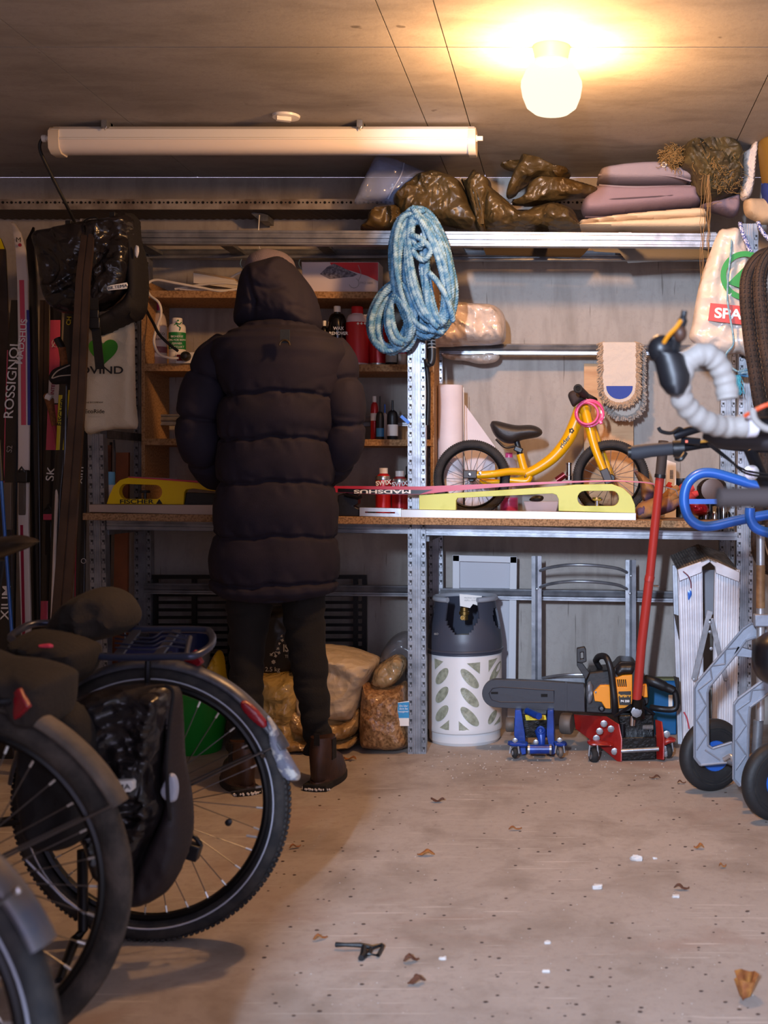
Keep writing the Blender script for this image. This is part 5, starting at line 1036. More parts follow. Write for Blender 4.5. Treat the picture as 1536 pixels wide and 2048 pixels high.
yy = BY(1082, 4.78); B().poly([(1047, 1003), (1117, 1003), (1110, yy), (1055, yy)], 4.75, .07).build('tray', M_plast, tr, bevel=.002); B().puff([(1058, 1000), (1070, 991), (1086, 992), (1086, 1000), (1075, 1004)], 4.77, .02, 6, 4).build('black_lid', M_black, tr)
gt = thing('gas_torch', 'small torch with chrome tube and red base beside the front wheel', 'torch', P(1137, BY(1137, 4.97), 4.97)); yy = BY(1137, 4.97)
B().lathe(P(1138, yy, 4.97), [(0, 0), (.024, 0), (.024, .03), (.026, .07), (.018, .085), (0, .085)], 20, cap=False).build('base', M_redl, gt); B().lathe(P(1138, 960, 4.97), [(.015, 0), (.015, .018), (.012, .02), (.012, .062), (.014, .064), (.014, .07), (0, .07)], 20).build('tube', M_chrome, gt); B().tube([P(1113, 961, 4.96), P(1130, 949, 4.96)], .014, 12).build('side_cylinder', mat('dark_red_metal', '#6b1c22', .3, .5), gt)
# cluttered right end of the bench
bx = thing('small_carton', 'white carton with barcode behind the red jack handle', 'box', P(1338, 1000, 4.98)); B().poly([(1334, 920), (1352, 926), (1352, BY(1344, 4.98)), (1330, BY(1332, 4.98))], 4.98, .06).build('carton', M_wlab, bx)
b = B(); [b.box(P(1343, 941 + i * 2.2, 4.979), (.014, .001, .0022)) for i in range(8)]; b.build('barcode', M_bprint, bx, kind='stuff')
M_glove = mat('glove_leather', '#9a6b3c', .8, 0, .4, 60, '#5b4256', 14, (.45, .6)); M_gred = mat('glove_red', '#c23b38', .8, 0, .3, 150)
y_ = BY(1310, 4.8)
g = thing('work_glove', 'brown leather work glove lying by the vise end', 'glove', P(1305, y_, 4.8), 'work gloves')
B().puff([(1272, y_), (1275, 1010), (1295, 1000), (1318, 992), (1340, 985), (1350, 1000), (1352, 1018), (1330, 1028), (1300, y_)], 4.8, .045, 16, 4, ridge=.01, rfr=12, seed=3).build('palm', M_glove, g, ang=70)
for i, (a, b2) in enumerate((((1325, 1000), (1355, 975)), ((1332, 1005), (1362, 985)), ((1338, 1012), (1366, 1000)))): B().tube([P(*a, 4.78), P((a[0] + b2[0]) / 2, (a[1] + b2[1]) / 2 - 2, 4.76), P(*b2, 4.78)], [.017, .017, .012], 10).build('finger', M_glove, g)
B().puff([(1274, 1018), (1290, 1010), (1292, 1028), (1276, 1034)], 4.775, .03, 8, 4).build('cuff', mat('cuff_purple', '#5a4660', .9), g)
B().puff([(1268, 940), (1300, 960), (1312, 985), (1300, 1002), (1285, 1000), (1280, 970)], 4.9, .04, 14, 4, ridge=.012, rfr=14, seed=9).build('work_glove', M_glove, label='upright brown glove right behind the front tyre', cat='glove', group='work gloves')
g = thing('work_glove', 'red cloth glove inside the blue handle loop', 'glove', P(1375, BY(1375, 4.85), 4.85), 'work gloves')
B().puff([(1334, 966), (1352, 975), (1366, 966), (1378, 975), (1392, 990), (1390, 1002), (1370, 1012), (1350, 1012), (1345, 1000), (1346, 985)], 4.85, .05, 16, 4, ridge=.012, rfr=13, seed=14).build('palm', M_gred, g, ang=70)
for a, b2 in (((1375, 980), (1388, 975)), ((1384, 990), (1396, 986)), ((1340, 972), (1334, 968))): B().tube([P(*a, 4.82), P(*b2, 4.82)], [.016, .011], 10).build('finger', M_gred, g)
B().puff([(1378, 1008), (1395, 1004), (1412, 1008), (1420, 1020), (1408, 1032), (1385, 1028)], 4.74, .035, 12, 4, ridge=.012, rfr=20, seed=21).build('foil_bag', mat('red_foil', '#8f1524', .15, .4), label='small crinkled dark red foil bag below the blue handle', cat='bag')
B().lathe(P(1363, BY(1363, 5.02), 5.02), [(0, 0), (.026, 0), (.026, .13), (.030, .135), (.030, .16), (0, .16)], 20, cap=False).build('dark_can', M_black, label='small black lidded can right of the white carton', cat='can')
mo = thing('motor_part', 'dark greasy metal motor part with shiny fittings, right bench end', 'machine part', P(1425, BY(1425, 4.85), 4.85)); yy = BY(1425, 4.82)
B().ball(P(1425, 985, 4.88), (.06, .05, .05), 18, 10, e=.7, amp=.008, fr=25).build('housing', mat('greasy_metal', '#2b221f', .4, .4, .3, 60), mo); B().lathe(P(1425, 980, 4.83), [(.045, 0), (.045, .006), (.03, .008), (0, .008)], 24, (0, -1, 0), cap=False).build('cover', mat('brown_cover', '#4a3226', .4, .3), mo)
for i in range(7): B().lathe(P(1402 + i * 9, yy, 4.78 + (i % 3) * .03), [(0, 0), (.011, 0), (.011, .02 + .02 * (i % 3)), (.006, .03 + .02 * (i % 3)), (0, .03 + .02 * (i % 3))], 10, cap=False).build('fitting', M_chrome if i % 2 else M_blackm, mo)
# ================================================================ ROPE COILS ON THE CENTRE POST
M_rope = mat('blue_rope', '#43799f', .75, 0, .4, 300, '#8fb0c2', 40, (.4, .68))
def rope(b, path, r, pitch=.030):
    L = 0; prev = None; pts = [[], [], []]
    T = []
    for i, p in enumerate(path):
        if prev is not None: L += (p - prev).length
        t = (path[min(i + 1, len(path) - 1)] - path[max(i - 1, 0)]); t = t.normalized() if t.length > 0 else Vector((0, 0, 1))
        u = t.cross(Vector((0, 1, 0)));  u = u.normalized() if u.length > 1e-3 else t.orthogonal().normalized(); w_ = t.cross(u)
        for k in range(3):
            a = 2 * PI * (L / pitch + k / 3); pts[k].append(p + (u * math.cos(a) + w_ * math.sin(a)) * r * .52)
        prev = p
    for k in range(3): b.tube(pts[k], r * .62, 5)
def resample(pts, step):
    out = [pts[0]]; acc = 0
    for a, b in zip(pts, pts[1:]):
        L = (b - a).length; d = step - acc
        while d <= L: out.append(a.lerp(b, d / L)); d += step
        acc = L - (d - step)
    return out
def coil(parent, cx, cy, ax_, ay_, tilt, n, d0, spread, r, seed, amp=6, name='coil'):
    random.seed(seed); path = []; N = 30
    for k in range(n):
        f = (k / (n - 1)) - .5; ox = random.uniform(-amp, amp); oy = random.uniform(-amp, amp); sx = ax_ * (1 + random.uniform(-.25, .1)); sy = ay_ * (1 + random.uniform(-.10, .04)); dd = d0 + f * spread + random.uniform(-.008, .008); tl = R(tilt + random.uniform(-5, 5))
        for j in range(N):
            a = 2 * PI * j / N + PI / 2; x = sx * math.cos(a) * (1 + .15 * math.sin(a)); y = sy * math.sin(a)
            path.append(P(cx + ox + x * math.cos(tl) - y * math.sin(tl), cy + oy + x * math.sin(tl) + y * math.cos(tl), dd + .03 * math.cos(2 * a + seed) * .5))
    pth = []
    for i in range(0, len(path), 3): pth.append(path[i])
    sm = resample(curve(pth, 5), .0052); b = B(); rope(b, sm, r); return b.build(name, M_rope, parent, ang=180, weld=False)
rp = thing('rope_coil', 'large weathered light blue rope coil hung over the top of the centre post', 'rope', P(845, 640, 4.6), 'blue rope coils')
coil(rp, 845, 545, 54, 122, -9, 19, 4.60, .12, .0105, 3, 6)
coil(rp, 852, 540, 34, 112, -12, 7, 4.545, .03, .0105, 23, 4)
coil(rp, 872, 560, 20, 90, -6, 5, 4.55, .03, .0105, 5, 4)
for pts in ([(858, 545, 4.53), (876, 565, 4.52), (893, 595, 4.52), (903, 625, 4.53), (906, 644, 4.55)], [(852, 610, 4.58), (856, 635, 4.57), (868, 658, 4.56), (884, 664, 4.57), (886, 658, 4.58)], [(825, 414, 4.56), (840, 440, 4.53), (850, 470, 4.53), (838, 496, 4.53), (824, 470, 4.54), (832, 430, 4.55), (850, 420, 4.57)], [(822, 470, 4.53), (842, 478, 4.515), (862, 500, 4.52), (846, 520, 4.52), (826, 500, 4.53), (848, 486, 4.51)]):
    b = B(); rope(b, resample(pc(pts, 8), .005), .0108); b.build('loose_end' if pts[0][1] > 500 else 'knot_turn', M_rope, rp, ang=180, weld=False)
rp2 = thing('rope_coil', 'smaller bright blue rope coil looped left of the centre post', 'rope', P(785, 705, 4.6), 'blue rope coils')
coil(rp2, 789, 634, 40, 68, 14, 13, 4.60, .09, .0105, 11, 6); coil(rp2, 798, 640, 20, 48, -10, 6, 4.56, .04, .0105, 17, 5)
cl = thing('combination_lock', 'black cable lock with white number rings on the centre post', 'lock', P(862, 730, 4.62))
B().tube(pc([(858, 655, 4.63), (864, 690, 4.63), (864, 720, 4.63), (857, 730, 4.63), (852, 720, 4.64)], 6), [.006] * 2 + [.014] * 14 + [.010] * 9, 12).build('lock_barrel', M_black, cl)
for i in range(5): B().torus(P(862 + i * .5, 668 + i * 7, 4.63), .0145, .0022, (0, .1, 1), 18, 6).build('number_ring', M_grey, cl)
B().tube(pc([(852, 720, 4.66), (857, 780, 4.68), (855, 850, 4.7)], 8), .009, 10).build('cable', M_black, cl)
B().bar(P(802, 832, YF - .01), P(818, 846, YF - .01), .012, .003).build('blue_tape', M_blue, label='scrap of blue tape where the left back beam meets the centre post', cat='tape')
# ================================================================ ON TOP OF THE RACK
M_tarp = mat('olive_tarp', '#3f321b', .4, 0, .2, 35, '#4e3e22', 12, crink=.5, crs=9)
tp = thing('tarp', 'crumpled glossy olive brown tarpaulin heaped on top of the rack', 'tarp', P(960, 463, 4.85))
def tf(sd): return lambda x, y: .012 * abs(math.sin((x * .6 + y + 6 * math.sin(x * .05)) * .075 + sd)) + .006 * math.sin(x * .11 - y * .07 + sd)
kw = dict(ridge=.020, rfr=10, amp=.006, step=3.2)
for i, (pts, d, T, rad) in enumerate((
    ([(726, 462), (735, 440), (741, 426), (762, 412), (812, 418), (826, 462)], 4.80, .05, 16),
    ([(788, 397), (810, 372), (835, 352), (856, 346), (874, 344), (913, 358), (930, 380), (945, 415), (966, 448), (952, 464), (912, 456), (874, 448), (815, 442), (795, 420)], 4.80, .09, 26),
    ([(920, 354), (932, 362), (948, 342), (962, 352), (982, 366), (978, 410), (972, 463), (955, 462), (942, 415), (930, 380)], 4.78, .07, 14),
    ([(970, 368), (990, 382), (1011, 399), (1042, 424), (1075, 414), (1109, 408), (1144, 420), (1156, 440), (1161, 464), (1070, 463), (975, 463), (966, 420)], 4.80, .10, 28),
    ([(1015, 397), (1013, 382), (1024, 352), (1036, 328), (1046, 311), (1070, 315), (1100, 328), (1132, 338), (1142, 352), (1120, 366), (1080, 362), (1045, 378), (1030, 392)], 4.84, .07, 18),
    ([(1048, 392), (1056, 372), (1075, 358), (1100, 356), (1150, 362), (1194, 378), (1190, 392), (1150, 398), (1100, 404), (1064, 412), (1022, 408)], 4.78, .06, 14),
    ([(1001, 329), (1020, 324), (1046, 320), (1044, 334), (1030, 344), (1008, 338)], 4.9, .02, 6))):
    B().puff(pts, d, T, rad, relief=tf(i * 1.7), seed=i * 5, **kw).build('fold', M_tarp, tp, ang=45)
for k in range(3): B().tube(pc([(938 + k * 6, 366, 4.70), (944 + k * 7, 390, 4.69), (952 + k * 6, 420, 4.69), (958 + k * 4, 448, 4.70)], 5), .005, 6).build('pleat', M_tarp, tp)
B().torus(P(776, 425, 4.745), .006, .002, (0, 1, 0), 16, 6).build('grommet', M_steel, tp)
B().poly([(966, 495), (1180, 494), (1168, 508), (1160, 515), (1060, 512), (972, 510)], 4.95, .004).build('hanging_flap', mat('olive_matt', '#352a1c', .8, 0, .2, 60), tp)
fm = thing('plastic_film', 'bluish transparent plastic film roll sticking up left of the tarpaulin', 'plastic sheet', P(780, 410, 4.85))
M_film = mat('blue_film', '#a3b4e2', .12, alpha=.34, spec=.9, crink=.3, crs=8)
B().puff([(710, 408), (716, 385), (724, 366), (738, 338), (752, 313), (770, 314), (790, 318), (824, 332), (856, 346), (846, 360), (828, 376), (806, 392), (788, 410), (750, 406)], 4.86, .05, 22, 6, ridge=.008, seed=3).build('outer_film', M_film, fm, ang=70)
B().puff([(722, 372), (752, 320), (780, 330), (812, 340), (800, 372), (770, 396), (730, 400)], 4.87, .02, 12, 6, ridge=.006, seed=9).build('inner_film', M_film, fm, ang=70)
B().tube(pc([(808, 326, 4.815), (802, 350, 4.80), (786, 378, 4.80), (776, 398, 4.81)], 5), .003, 6).build('film_fold', mat('film_edge', '#b9c6e8', .2, alpha=.6), fm)
M_cush = mat('mauve_grey_cushion', '#857a82', .85, 0, .2, 160); M_cush2 = mat('lilac_cushion', '#7d6a73', .85, 0, .2, 160); M_cream = mat('cream_cloth', '#cbb596', .85, 0, .3, 120)
c1 = thing('cushion', 'grey-mauve seat cushion, topmost of the pile on the rack', 'cushion', P(1290, 374, 4.85), 'seat cushions')
B().puff([(1195, 360), (1198, 348), (1215, 341), (1270, 334), (1330, 334), (1375, 352), (1384, 364), (1382, 374), (1340, 375), (1270, 376), (1200, 372)], 4.86, .13, 11, 4, seed=1, amp=.004).build('pad', M_cush, c1, ang=60); B().tube(pc([(1197, 350, 4.745), (1260, 347, 4.735), (1340, 352, 4.735), (1382, 362, 4.745)], 6), .0035, 6).tube(pc([(1198, 370, 4.745), (1270, 374, 4.735), (1382, 372, 4.745)], 6), .003, 6).build('piping', M_cush, c1, kind='stuff')
c2 = thing('cushion', 'thick lilac-grey seat cushion with dark piping above the cream cloth', 'cushion', P(1280, 440, 4.85), 'seat cushions')
B().puff([(1162, 418), (1168, 402), (1185, 386), (1199, 377), (1270, 378), (1384, 378), (1396, 398), (1396, 416), (1340, 424), (1260, 432), (1186, 439), (1168, 434)], 4.86, .13, 16, 4, amp=.004, seed=4).build('pad', M_cush2, c2, ang=60); B().tube(pc([(1172, 403, 4.745), (1230, 398, 4.73), (1330, 392, 4.73), (1392, 386, 4.745)], 6), .003, 6).tube(pc([(1170, 434, 4.745), (1250, 432, 4.73), (1390, 418, 4.745)], 6), .003, 6).build('piping', mat('dark_piping', '#4a3d45', .7), c2, kind='stuff')
c3 = thing('cushion', 'reddish-mauve seat cushion end under the frayed net bundle', 'cushion', P(1440, 436, 4.85), 'seat cushions')
B().puff([(1400, 412), (1440, 402), (1474, 392), (1479, 400), (1478, 422), (1466, 434), (1430, 424), (1402, 420)], 4.82, .08, 10, 4).build('pad', M_cush2, c3, ang=60)
cc = thing('folded_cloth', 'folded cream canvas lying flat on the top right beam', 'cloth', P(1285, 463, 4.82))
B().puff([(1161, 444), (1200, 438), (1242, 432), (1330, 424), (1400, 420), (1411, 428), (1406, 440), (1330, 444), (1240, 448), (1163, 453)], 4.80, .08, 8, 4, amp=.003).build('upper_fold', M_cream, cc, ang=60); B().puff([(1161, 452), (1240, 446), (1330, 442), (1404, 438), (1412, 448), (1406, 463), (1300, 464), (1161, 463)], 4.80, .09, 8, 4, amp=.003, seed=5).build('lower_fold', M_cream, cc, ang=60)
B().poly([(1180, 494), (1448, 496), (1444, 512), (1400, 518), (1330, 522), (1256, 526), (1240, 506), (1188, 503)], 4.96, .004).build('grey_cloth', mat('grey_cloth', '#84807a', .8, 0, .2, 80), label='grey cloth corner hanging below the top right beam', cat='cloth')
nb = thing('net_bundle', 'olive canvas bundle with frayed brown netting and a white grommet', 'bundle', P(1425, 405, 4.75))
M_olive = mat('olive_canvas', '#4f4326', .6, 0, .2, 70, '#332a18', 10, crink=.5, crs=12)
B().puff([(1381, 284), (1412, 278), (1455, 281), (1474, 292), (1484, 312), (1484, 345), (1478, 382), (1458, 396), (1427, 405), (1395, 398), (1386, 378), (1376, 355), (1358, 342), (1362, 312), (1368, 294)], 4.78, .12, 20, 3.6, ridge=.024, amp=.012, rfr=11, seed=7).build('canvas', M_olive, nb, ang=45)
B().puff([(1312, 342), (1316, 326), (1318, 312), (1330, 298), (1345, 292), (1366, 304), (1362, 330), (1352, 348), (1332, 350)], 4.76, .03, 10, 4, amp=.006).build('corner_flap', M_olive, nb, ang=50)
B().torus(P(1328, 329, 4.722), .0085, .003, (0, 1, 0), 24, 8).build('grommet', M_white, nb)
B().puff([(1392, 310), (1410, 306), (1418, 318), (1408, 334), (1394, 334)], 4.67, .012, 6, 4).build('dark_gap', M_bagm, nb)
random.seed(4); b = B()
for i in range(800):
    side = i % 3 == 0; cx_, cy_ = (1345, 312) if side else (1443, 340); s_ = 16 if side else 34
    x, y = cx_ + random.gauss(0, s_ * .5), cy_ + random.gauss(0, s_ * .55); d_ = 4.655 + random.uniform(-.02, .03) + (.05 if side else 0); pts = []
    a = random.uniform(0, 6.28)
    for k in range(5): pts.append((x, y, d_ + random.uniform(-.01, .01))); a += random.uniform(-1.2, 1.2); x += 5 * math.cos(a); y += 5 * math.sin(a)
    b.tube([P(*q) for q in pts], .0011, 3, cap=False)
b.build('frayed_netting', mat('frayed_fibre', '#7d6136', .9), nb, kind='stuff', smooth=False)
b = B()
for i in range(10):
    x = 1412 + random.uniform(-6, 8); L = random.choice((500, 545, 600, 640, 430, 420)); pts = []; y = 350
    while y < L: pts.append((x, y, 4.62)); y += 16; x += random.uniform(-3, 2.4)
    b.tube([P(*q) for q in pts], .0010, 4, cap=False)
b.build('hanging_threads', mat('thread_tan', '#8a6c46', .9), nb, kind='stuff')
random.seed(5)
mb_ = B().puff([(1486, 310), (1498, 298), (1508, 284), (1516, 290), (1512, 330), (1508, 370), (1500, 396), (1486, 402), (1480, 390), (1488, 350)], 4.74, .04, 8, 4, ridge=.01, seed=3).build('mesh_bag', mat('white_mesh', '#cdbfb4', .8, 0, .8, 220), label='whitish mesh sack beside the olive bundle in the top right corner', cat='sack')
yb_ = thing('sport_bag', 'dull yellow and blue bag at the top right picture edge', 'bag', P(1545, 440, 4.66)); B().puff([(1516, 288), (1530, 276), (1560, 268), (1610, 300), (1610, 370), (1560, 400), (1530, 380), (1520, 340)], 4.7, .10, 26, 6, ridge=.015, seed=2).build('body', mat('mustard_fabric', '#7a5c1c', .75, 0, .3, 90), yb_, ang=60)
B().puff([(1524, 366), (1560, 380), (1610, 372), (1610, 420), (1560, 424), (1530, 412)], 4.7, .08, 18, 6).build('blue_base', mat('bag_blue', '#20357e', .6), yb_, ang=60)
B().puff([(1488, 402), (1510, 398), (1560, 402), (1580, 440), (1530, 450), (1512, 444), (1490, 430)], 4.72, .05, 14, 5, ridge=.012, seed=8).build('tan_cloth', mat('tan_cloth', '#b59a7a', .85, 0, .3, 90), label='tan cloth scrap stuffed below the mesh sack above the right post', cat='cloth')
# ================================================================ CARRIER BAG, TYRES AND CORDS ON THE RIGHT POST
sb = thing('carrier_bag', 'white plastic carrier bag with green ring logo hanging on the right post', 'bag', P(1445, 712, 4.64))
M_poly = mat('white_polythene', '#cfc3b8', .3, 0, .1, 14, spec=.6, crink=.25, crs=7)
B().puff([(1438, 462), (1452, 458), (1480, 458), (1496, 500), (1504, 560), (1512, 640), (1512, 718), (1480, 708), (1450, 710), (1410, 702), (1392, 690), (1378, 674), (1384, 650), (1392, 600), (1402, 555), (1420, 505)], 4.62, .045, 26, 5, relief=lambda x, y: .006 * math.sin(x * .2 + y * .02) * (1 if y < 600 else .4) + .004 * math.sin(y * .15), ridge=.008, rfr=12, seed=6).build('body', M_poly, sb, ang=60)
M_lg = mat('logo_green', '#1d8a2a', .45); M_lr = mat('logo_red', '#c23a2c', .45)
def ring_part(cx, cy, ro, ri, a0, a1, d):
    A = [(cx + ro * math.cos(R(a0 + (a1 - a0) * i / 24)), cy - ro * math.sin(R(a0 + (a1 - a0) * i / 24))) for i in range(25)]
    return A + [(cx + ri * math.cos(R(a1 + (a0 - a1) * i / 24)), cy - ri * math.sin(R(a1 + (a0 - a1) * i / 24))) for i in range(25)]
B().poly(ring_part(1490, 551, 49, 38, 60, 300, 4.553), 4.553, .003).build('green_ring', M_lg, sb); B().poly([(1455, 567), (1492, 530), (1505, 530), (1505, 575), (1492, 580)], 4.553, .003).build('green_tree', M_lg, sb)
B().poly([(1421, 606), (1505, 614), (1508, 652), (1416, 641)], 4.552, .003).build('red_band', M_lr, sb); txt('SPAR', 1466, 629, 20, 4.5505, M_wpaint, sb, xs=1.2, bold=.0015, ang=-4)
ty = thing('tyre_loop', 'outer brown-black spare bicycle tyre hanging on the right post', 'tyre', P(1545, 1130, 4.5), 'hanging spare tyres'); M_old = mat('old_tyre', '#3a2c25', .8, 0, .6, 120, '#2a211d', 20)
def tyre_loop(parent, lx, top, bot, d, r, nm='tyre'):
    pts = [(lx + 60, top, d), (lx + 22, top + 12, d), (lx, top + 60, d), (lx + 6, top + 160, d), (lx + 22, top + 270, d), (lx + 40, top + 400, d + .1), (lx + 22, bot - 60, d + .15), (lx + 32, bot - 8, d + .15), (lx + 60, bot, d + .15), (lx + 110, bot - 100, d + .1), (lx + 130, (top + bot) / 2, d), (lx + 120, top + 100, d), (lx + 90, top + 15, d)]
    pth = pc(pts, 10, True); t_ = B().tube(pth, r, 12, closed=True).build(nm, M_old, parent); b = B()
    for i in range(0, len(pth)):
        p = pth[i]; q = (pth[(i + 1) % len(pth)] - pth[i - 1]).normalized(); side = q.cross(Vector((0, 1, 0))).normalized()
        for a in (-2.6, -2.0, -1.4, -.8, -.2): 
            n_ = side * math.cos(a) + Vector((0, 1, 0)) * math.sin(a); b.box(p + n_ * r, (.006, .006, .010), Matrix((n_, q.cross(n_), q)).transposed())
    b.build('tread', M_old, t_, kind='stuff', smooth=False)
tyre_loop(ty, 1493, 508, 1130, 4.5, .026)
ty2 = thing('tyre_loop', 'darker spare tyre hanging inside the brown one at the picture edge', 'tyre', P(1560, 1110, 4.48), 'hanging spare tyres'); tyre_loop(ty2, 1520, 494, 1112, 4.42, .024)
M_cord = mat('pale_blue_cord', '#6c94a8', .7, 0, .4, 300, '#9cc0cc', 60); M_braid = mat('blue_white_braid', '#3c4f96', .7, 0, 0, 60, '#c9cce0', 150, (.48, .52))
cd_ = thing('cord', 'pale blue cord falling across the white carrier bag to a frayed knot', 'cord', P(1470, 800, 4.54), 'blue cords on the right post')
b = B(); rope(b, resample(pc([(1464, 464, 4.60), (1462, 500, 4.545), (1456, 560, 4.54), (1455, 600, 4.53), (1461, 640, 4.53), (1466, 670, 4.53), (1466, 690, 4.53), (1453, 706, 4.54), (1452, 718, 4.56), (1462, 734, 4.57), (1476, 744, 4.57)], 8), .006), .0045, .018); b.build('cord', M_cord, cd_, ang=180, weld=False)
b = B(); rope(b, resample(pc([(1476, 744, 4.57), (1490, 740, 4.55), (1510, 738, 4.55), (1518, 730, 4.56), (1514, 748, 4.56), (1496, 752, 4.56), (1478, 748, 4.56), (1500, 744, 4.54), (1516, 740, 4.56)], 6), .005), .006, .02); b.build('knot', M_rope, cd_, ang=180, weld=False)
random.seed(9); b = B()
for i in range(70):
    x, y = 1474 + random.uniform(-6, 6), 750; pts = []
    for k in range(5): pts.append(P(x, y, 4.55 + random.uniform(-.01, .01))); y += random.uniform(7, 12); x += random.uniform(-5, 4.5)
    b.tube(pts, .0011, 3, cap=False)
b.build('frayed_end', mat('turquoise_fibre', '#3fa0b8', .7), cd_, kind='stuff', smooth=False)
br = thing('braided_strap', 'blue and white braided cord tied around the top of the right post', 'cord', P(1495, 520, 4.6), 'blue cords on the right post')
for pts in ([(1480, 446, 4.60), (1484, 462, 4.57), (1492, 482, 4.56), (1502, 506, 4.56)], [(1516, 444, 4.6), (1524, 462, 4.58), (1540, 480, 4.58), (1560, 486, 4.6)]): b = B(); rope(b, resample(pc(pts, 8), .006), .008, .03); b.build('braid', M_braid, br, ang=180, weld=False)
B().bar(P(1456, 742, 4.6), P(1464, 748, 4.6), .016, .012).build('yellow_clip', M_sky, label='tiny yellow plastic clip beside the turquoise knot', cat='clip')
# ================================================================ MOPS, BAG ON THE BACK BEAM
M_mopc = mat('mop_canvas', '#c9bdb0', .9, 0, .3, 200, crink=.3, crs=14); M_mopf = mat('mop_fringe', '#b79f86', .95); M_mopg = mat('mop_fringe_grey', '#aca39a', .95)
def mop(name, label, cx, y0, y1, hw, d, canvas, fr_m, blue, seed):
    t = thing(name, label, 'mop', P(cx, y1, d), 'mop heads'); random.seed(seed)
    pts = [(cx - hw, y0), (cx + hw, y0)] + [(cx + hw * math.cos(a), y1 - hw + hw * math.sin(a)) for a in [i * PI / 12 for i in range(13)]]
    B().poly(pts, d, .02).build('canvas', canvas, t, bevel=.003)
    if blue: B().poly([(cx - hw * .78, y1 - hw * 1.0), (cx + hw * .78, y1 - hw * 1.0)] + [(cx + hw * .78 * math.cos(a), y1 - hw * .95 + hw * .72 * math.sin(a)) for a in [i * PI / 12 for i in range(13)]], d - .002, .003).build('blue_patch', mat('mop_blue', '#2c4596', .8), t)
    b = B(); edge = [(cx - hw, y) for y in np.arange(y0, y1 - hw, 2.2)] + [(cx + hw * math.cos(a), y1 - hw + hw * math.sin(a)) for a in np.linspace(PI, 0, 46)] + [(cx + hw, y) for y in np.arange(y0, y1 - hw, 2.2)]
    for (x, y) in edge:
        for q in range(5):
            vx = (x - cx) / hw; vy = max(0, (y - (y1 - hw)) / hw); L = random.uniform(7, 13)
            x2, y2 = x + vx * L * .75 + random.uniform(-3, 3), y + vy * L * .8 + (1 - vy) * 7 + random.uniform(-2, 4)
            b.tube([P(x - vx * 4, y - vy * 4, d + .01), P((x + x2) / 2 + random.uniform(-1.5, 1.5), (y + y2) / 2, d + random.uniform(-.012, .014)), P(x2, y2, d + random.uniform(-.012, .02))], [.0032, .003, .0018], 4)
    b.build('fringe', fr_m, t, kind='stuff', smooth=True, weld=False)
    return t
mop('mop_head', 'white mop cover with blue half-round patch hung over the back beam', 1239, 684, 806, 34, 5.03, M_mopc, M_mopf, True, 1)
mop('mop_head', 'greyer mop cover half hidden behind the one with the blue patch', 1250, 688, 832, 32, 5.09, mat('mop_canvas_grey', '#c0b4a6', .9), M_mopg, False, 2)
wb_ = thing('plastic_bag', 'stuffed whitish plastic bag lying over the upper right back beam', 'bag', P(940, 726, 5.08))
M_milk = mat('milky_bag', '#c9b5a4', .25, 0, .1, 18, spec=.6, crink=.35, crs=8)
B().puff([(862, 690), (864, 640), (880, 616), (915, 606), (955, 608), (990, 612), (1008, 630), (1012, 660), (1008, 684), (985, 690), (930, 692), (885, 694)], 5.03, .11, 22, 4, ridge=.022, rfr=10, seed=4).build('body', M_milk, wb_, ang=55); B().puff([(880, 706), (930, 708), (985, 706), (1000, 712), (990, 724), (960, 728), (930, 722), (895, 718)], 5.14, .04, 9, 4, ridge=.012, rfr=14, seed=5).build('sagging_part', M_milk, wb_, ang=55)
# ================================================================ UNDER THE BENCH, RIGHT BAY
gc = thing('gas_cylinder', 'white composite gas cylinder with grey shoulder and leaf-shaped windows', 'gas cylinder', (P(930, 0, 4.95).x, 4.95, 0))
cx_, cd0 = P(930, 0, 4.95).x, 4.95; cR = 74.5 * cd0 / FL; zz = lambda y: P(0, y, cd0).z
M_cylw = mat('cylinder_white', '#d3d2d2', .4, 0, .05, 60); M_cylg = mat('cylinder_grey', '#3d404c', .4, 0, .05, 60); M_comp = mat('glass_fibre_green', '#9a9d8a', .35, 0, .3, 200, '#7e816f', 60)
z0_, z1_, z2_ = 0.0, zz(1300), zz(1197)
body = B().lathe((cx_, cd0, 0), [(cR * .90, 0), (cR * .95, .012), (cR * .955, .045), (cR * .99, .05), (cR * 1.0, .062), (cR * .985, .07), (cR * .985, z1_ - .01), (cR * .975, z1_), (0, z1_)], 64).build('body', M_cylw, gc, ang=30)
# grey shoulder with a real U-shaped opening in front and slots at the sides
n = 96; rows = 26; vs = []; fs = []; prof = []
for k in range(rows):
    t = k / (rows - 1); z = z1_ - .006 + (z2_ - z1_ + .006) * t; r = cR * (1.0 if t < .22 else 1.0 - .20 * ((t - .22) / .78) ** 1.3); prof.append((r, z))
def open_(a, t):
    a = (a + PI) % (2 * PI) - PI
    if t > .38 and abs(a) < .52 * min(1, ((t - .38) / .3)) ** .5: return True
    for a_s in (1.35, -1.35): 
        if abs(a - a_s) < .26 and .45 < t < .86 and ((a - a_s) / .26) ** 2 + ((t - .66) / .22) ** 2 < 1: return True
    return False
for rr_ in (0, -.008):
    for r, z in prof:
        for j in range(n): a = 2 * PI * j / n; vs.append((cx_ + (r + rr_) * math.sin(a), cd0 - (r + rr_) * math.cos(a), z))
keep = {}
for k in range(rows - 1):
    for j in range(n):
        if not open_(2 * PI * (j + .5) / n + .02, (k + .5) / (rows - 1)): keep[(k, j)] = 1
m_ = rows * n
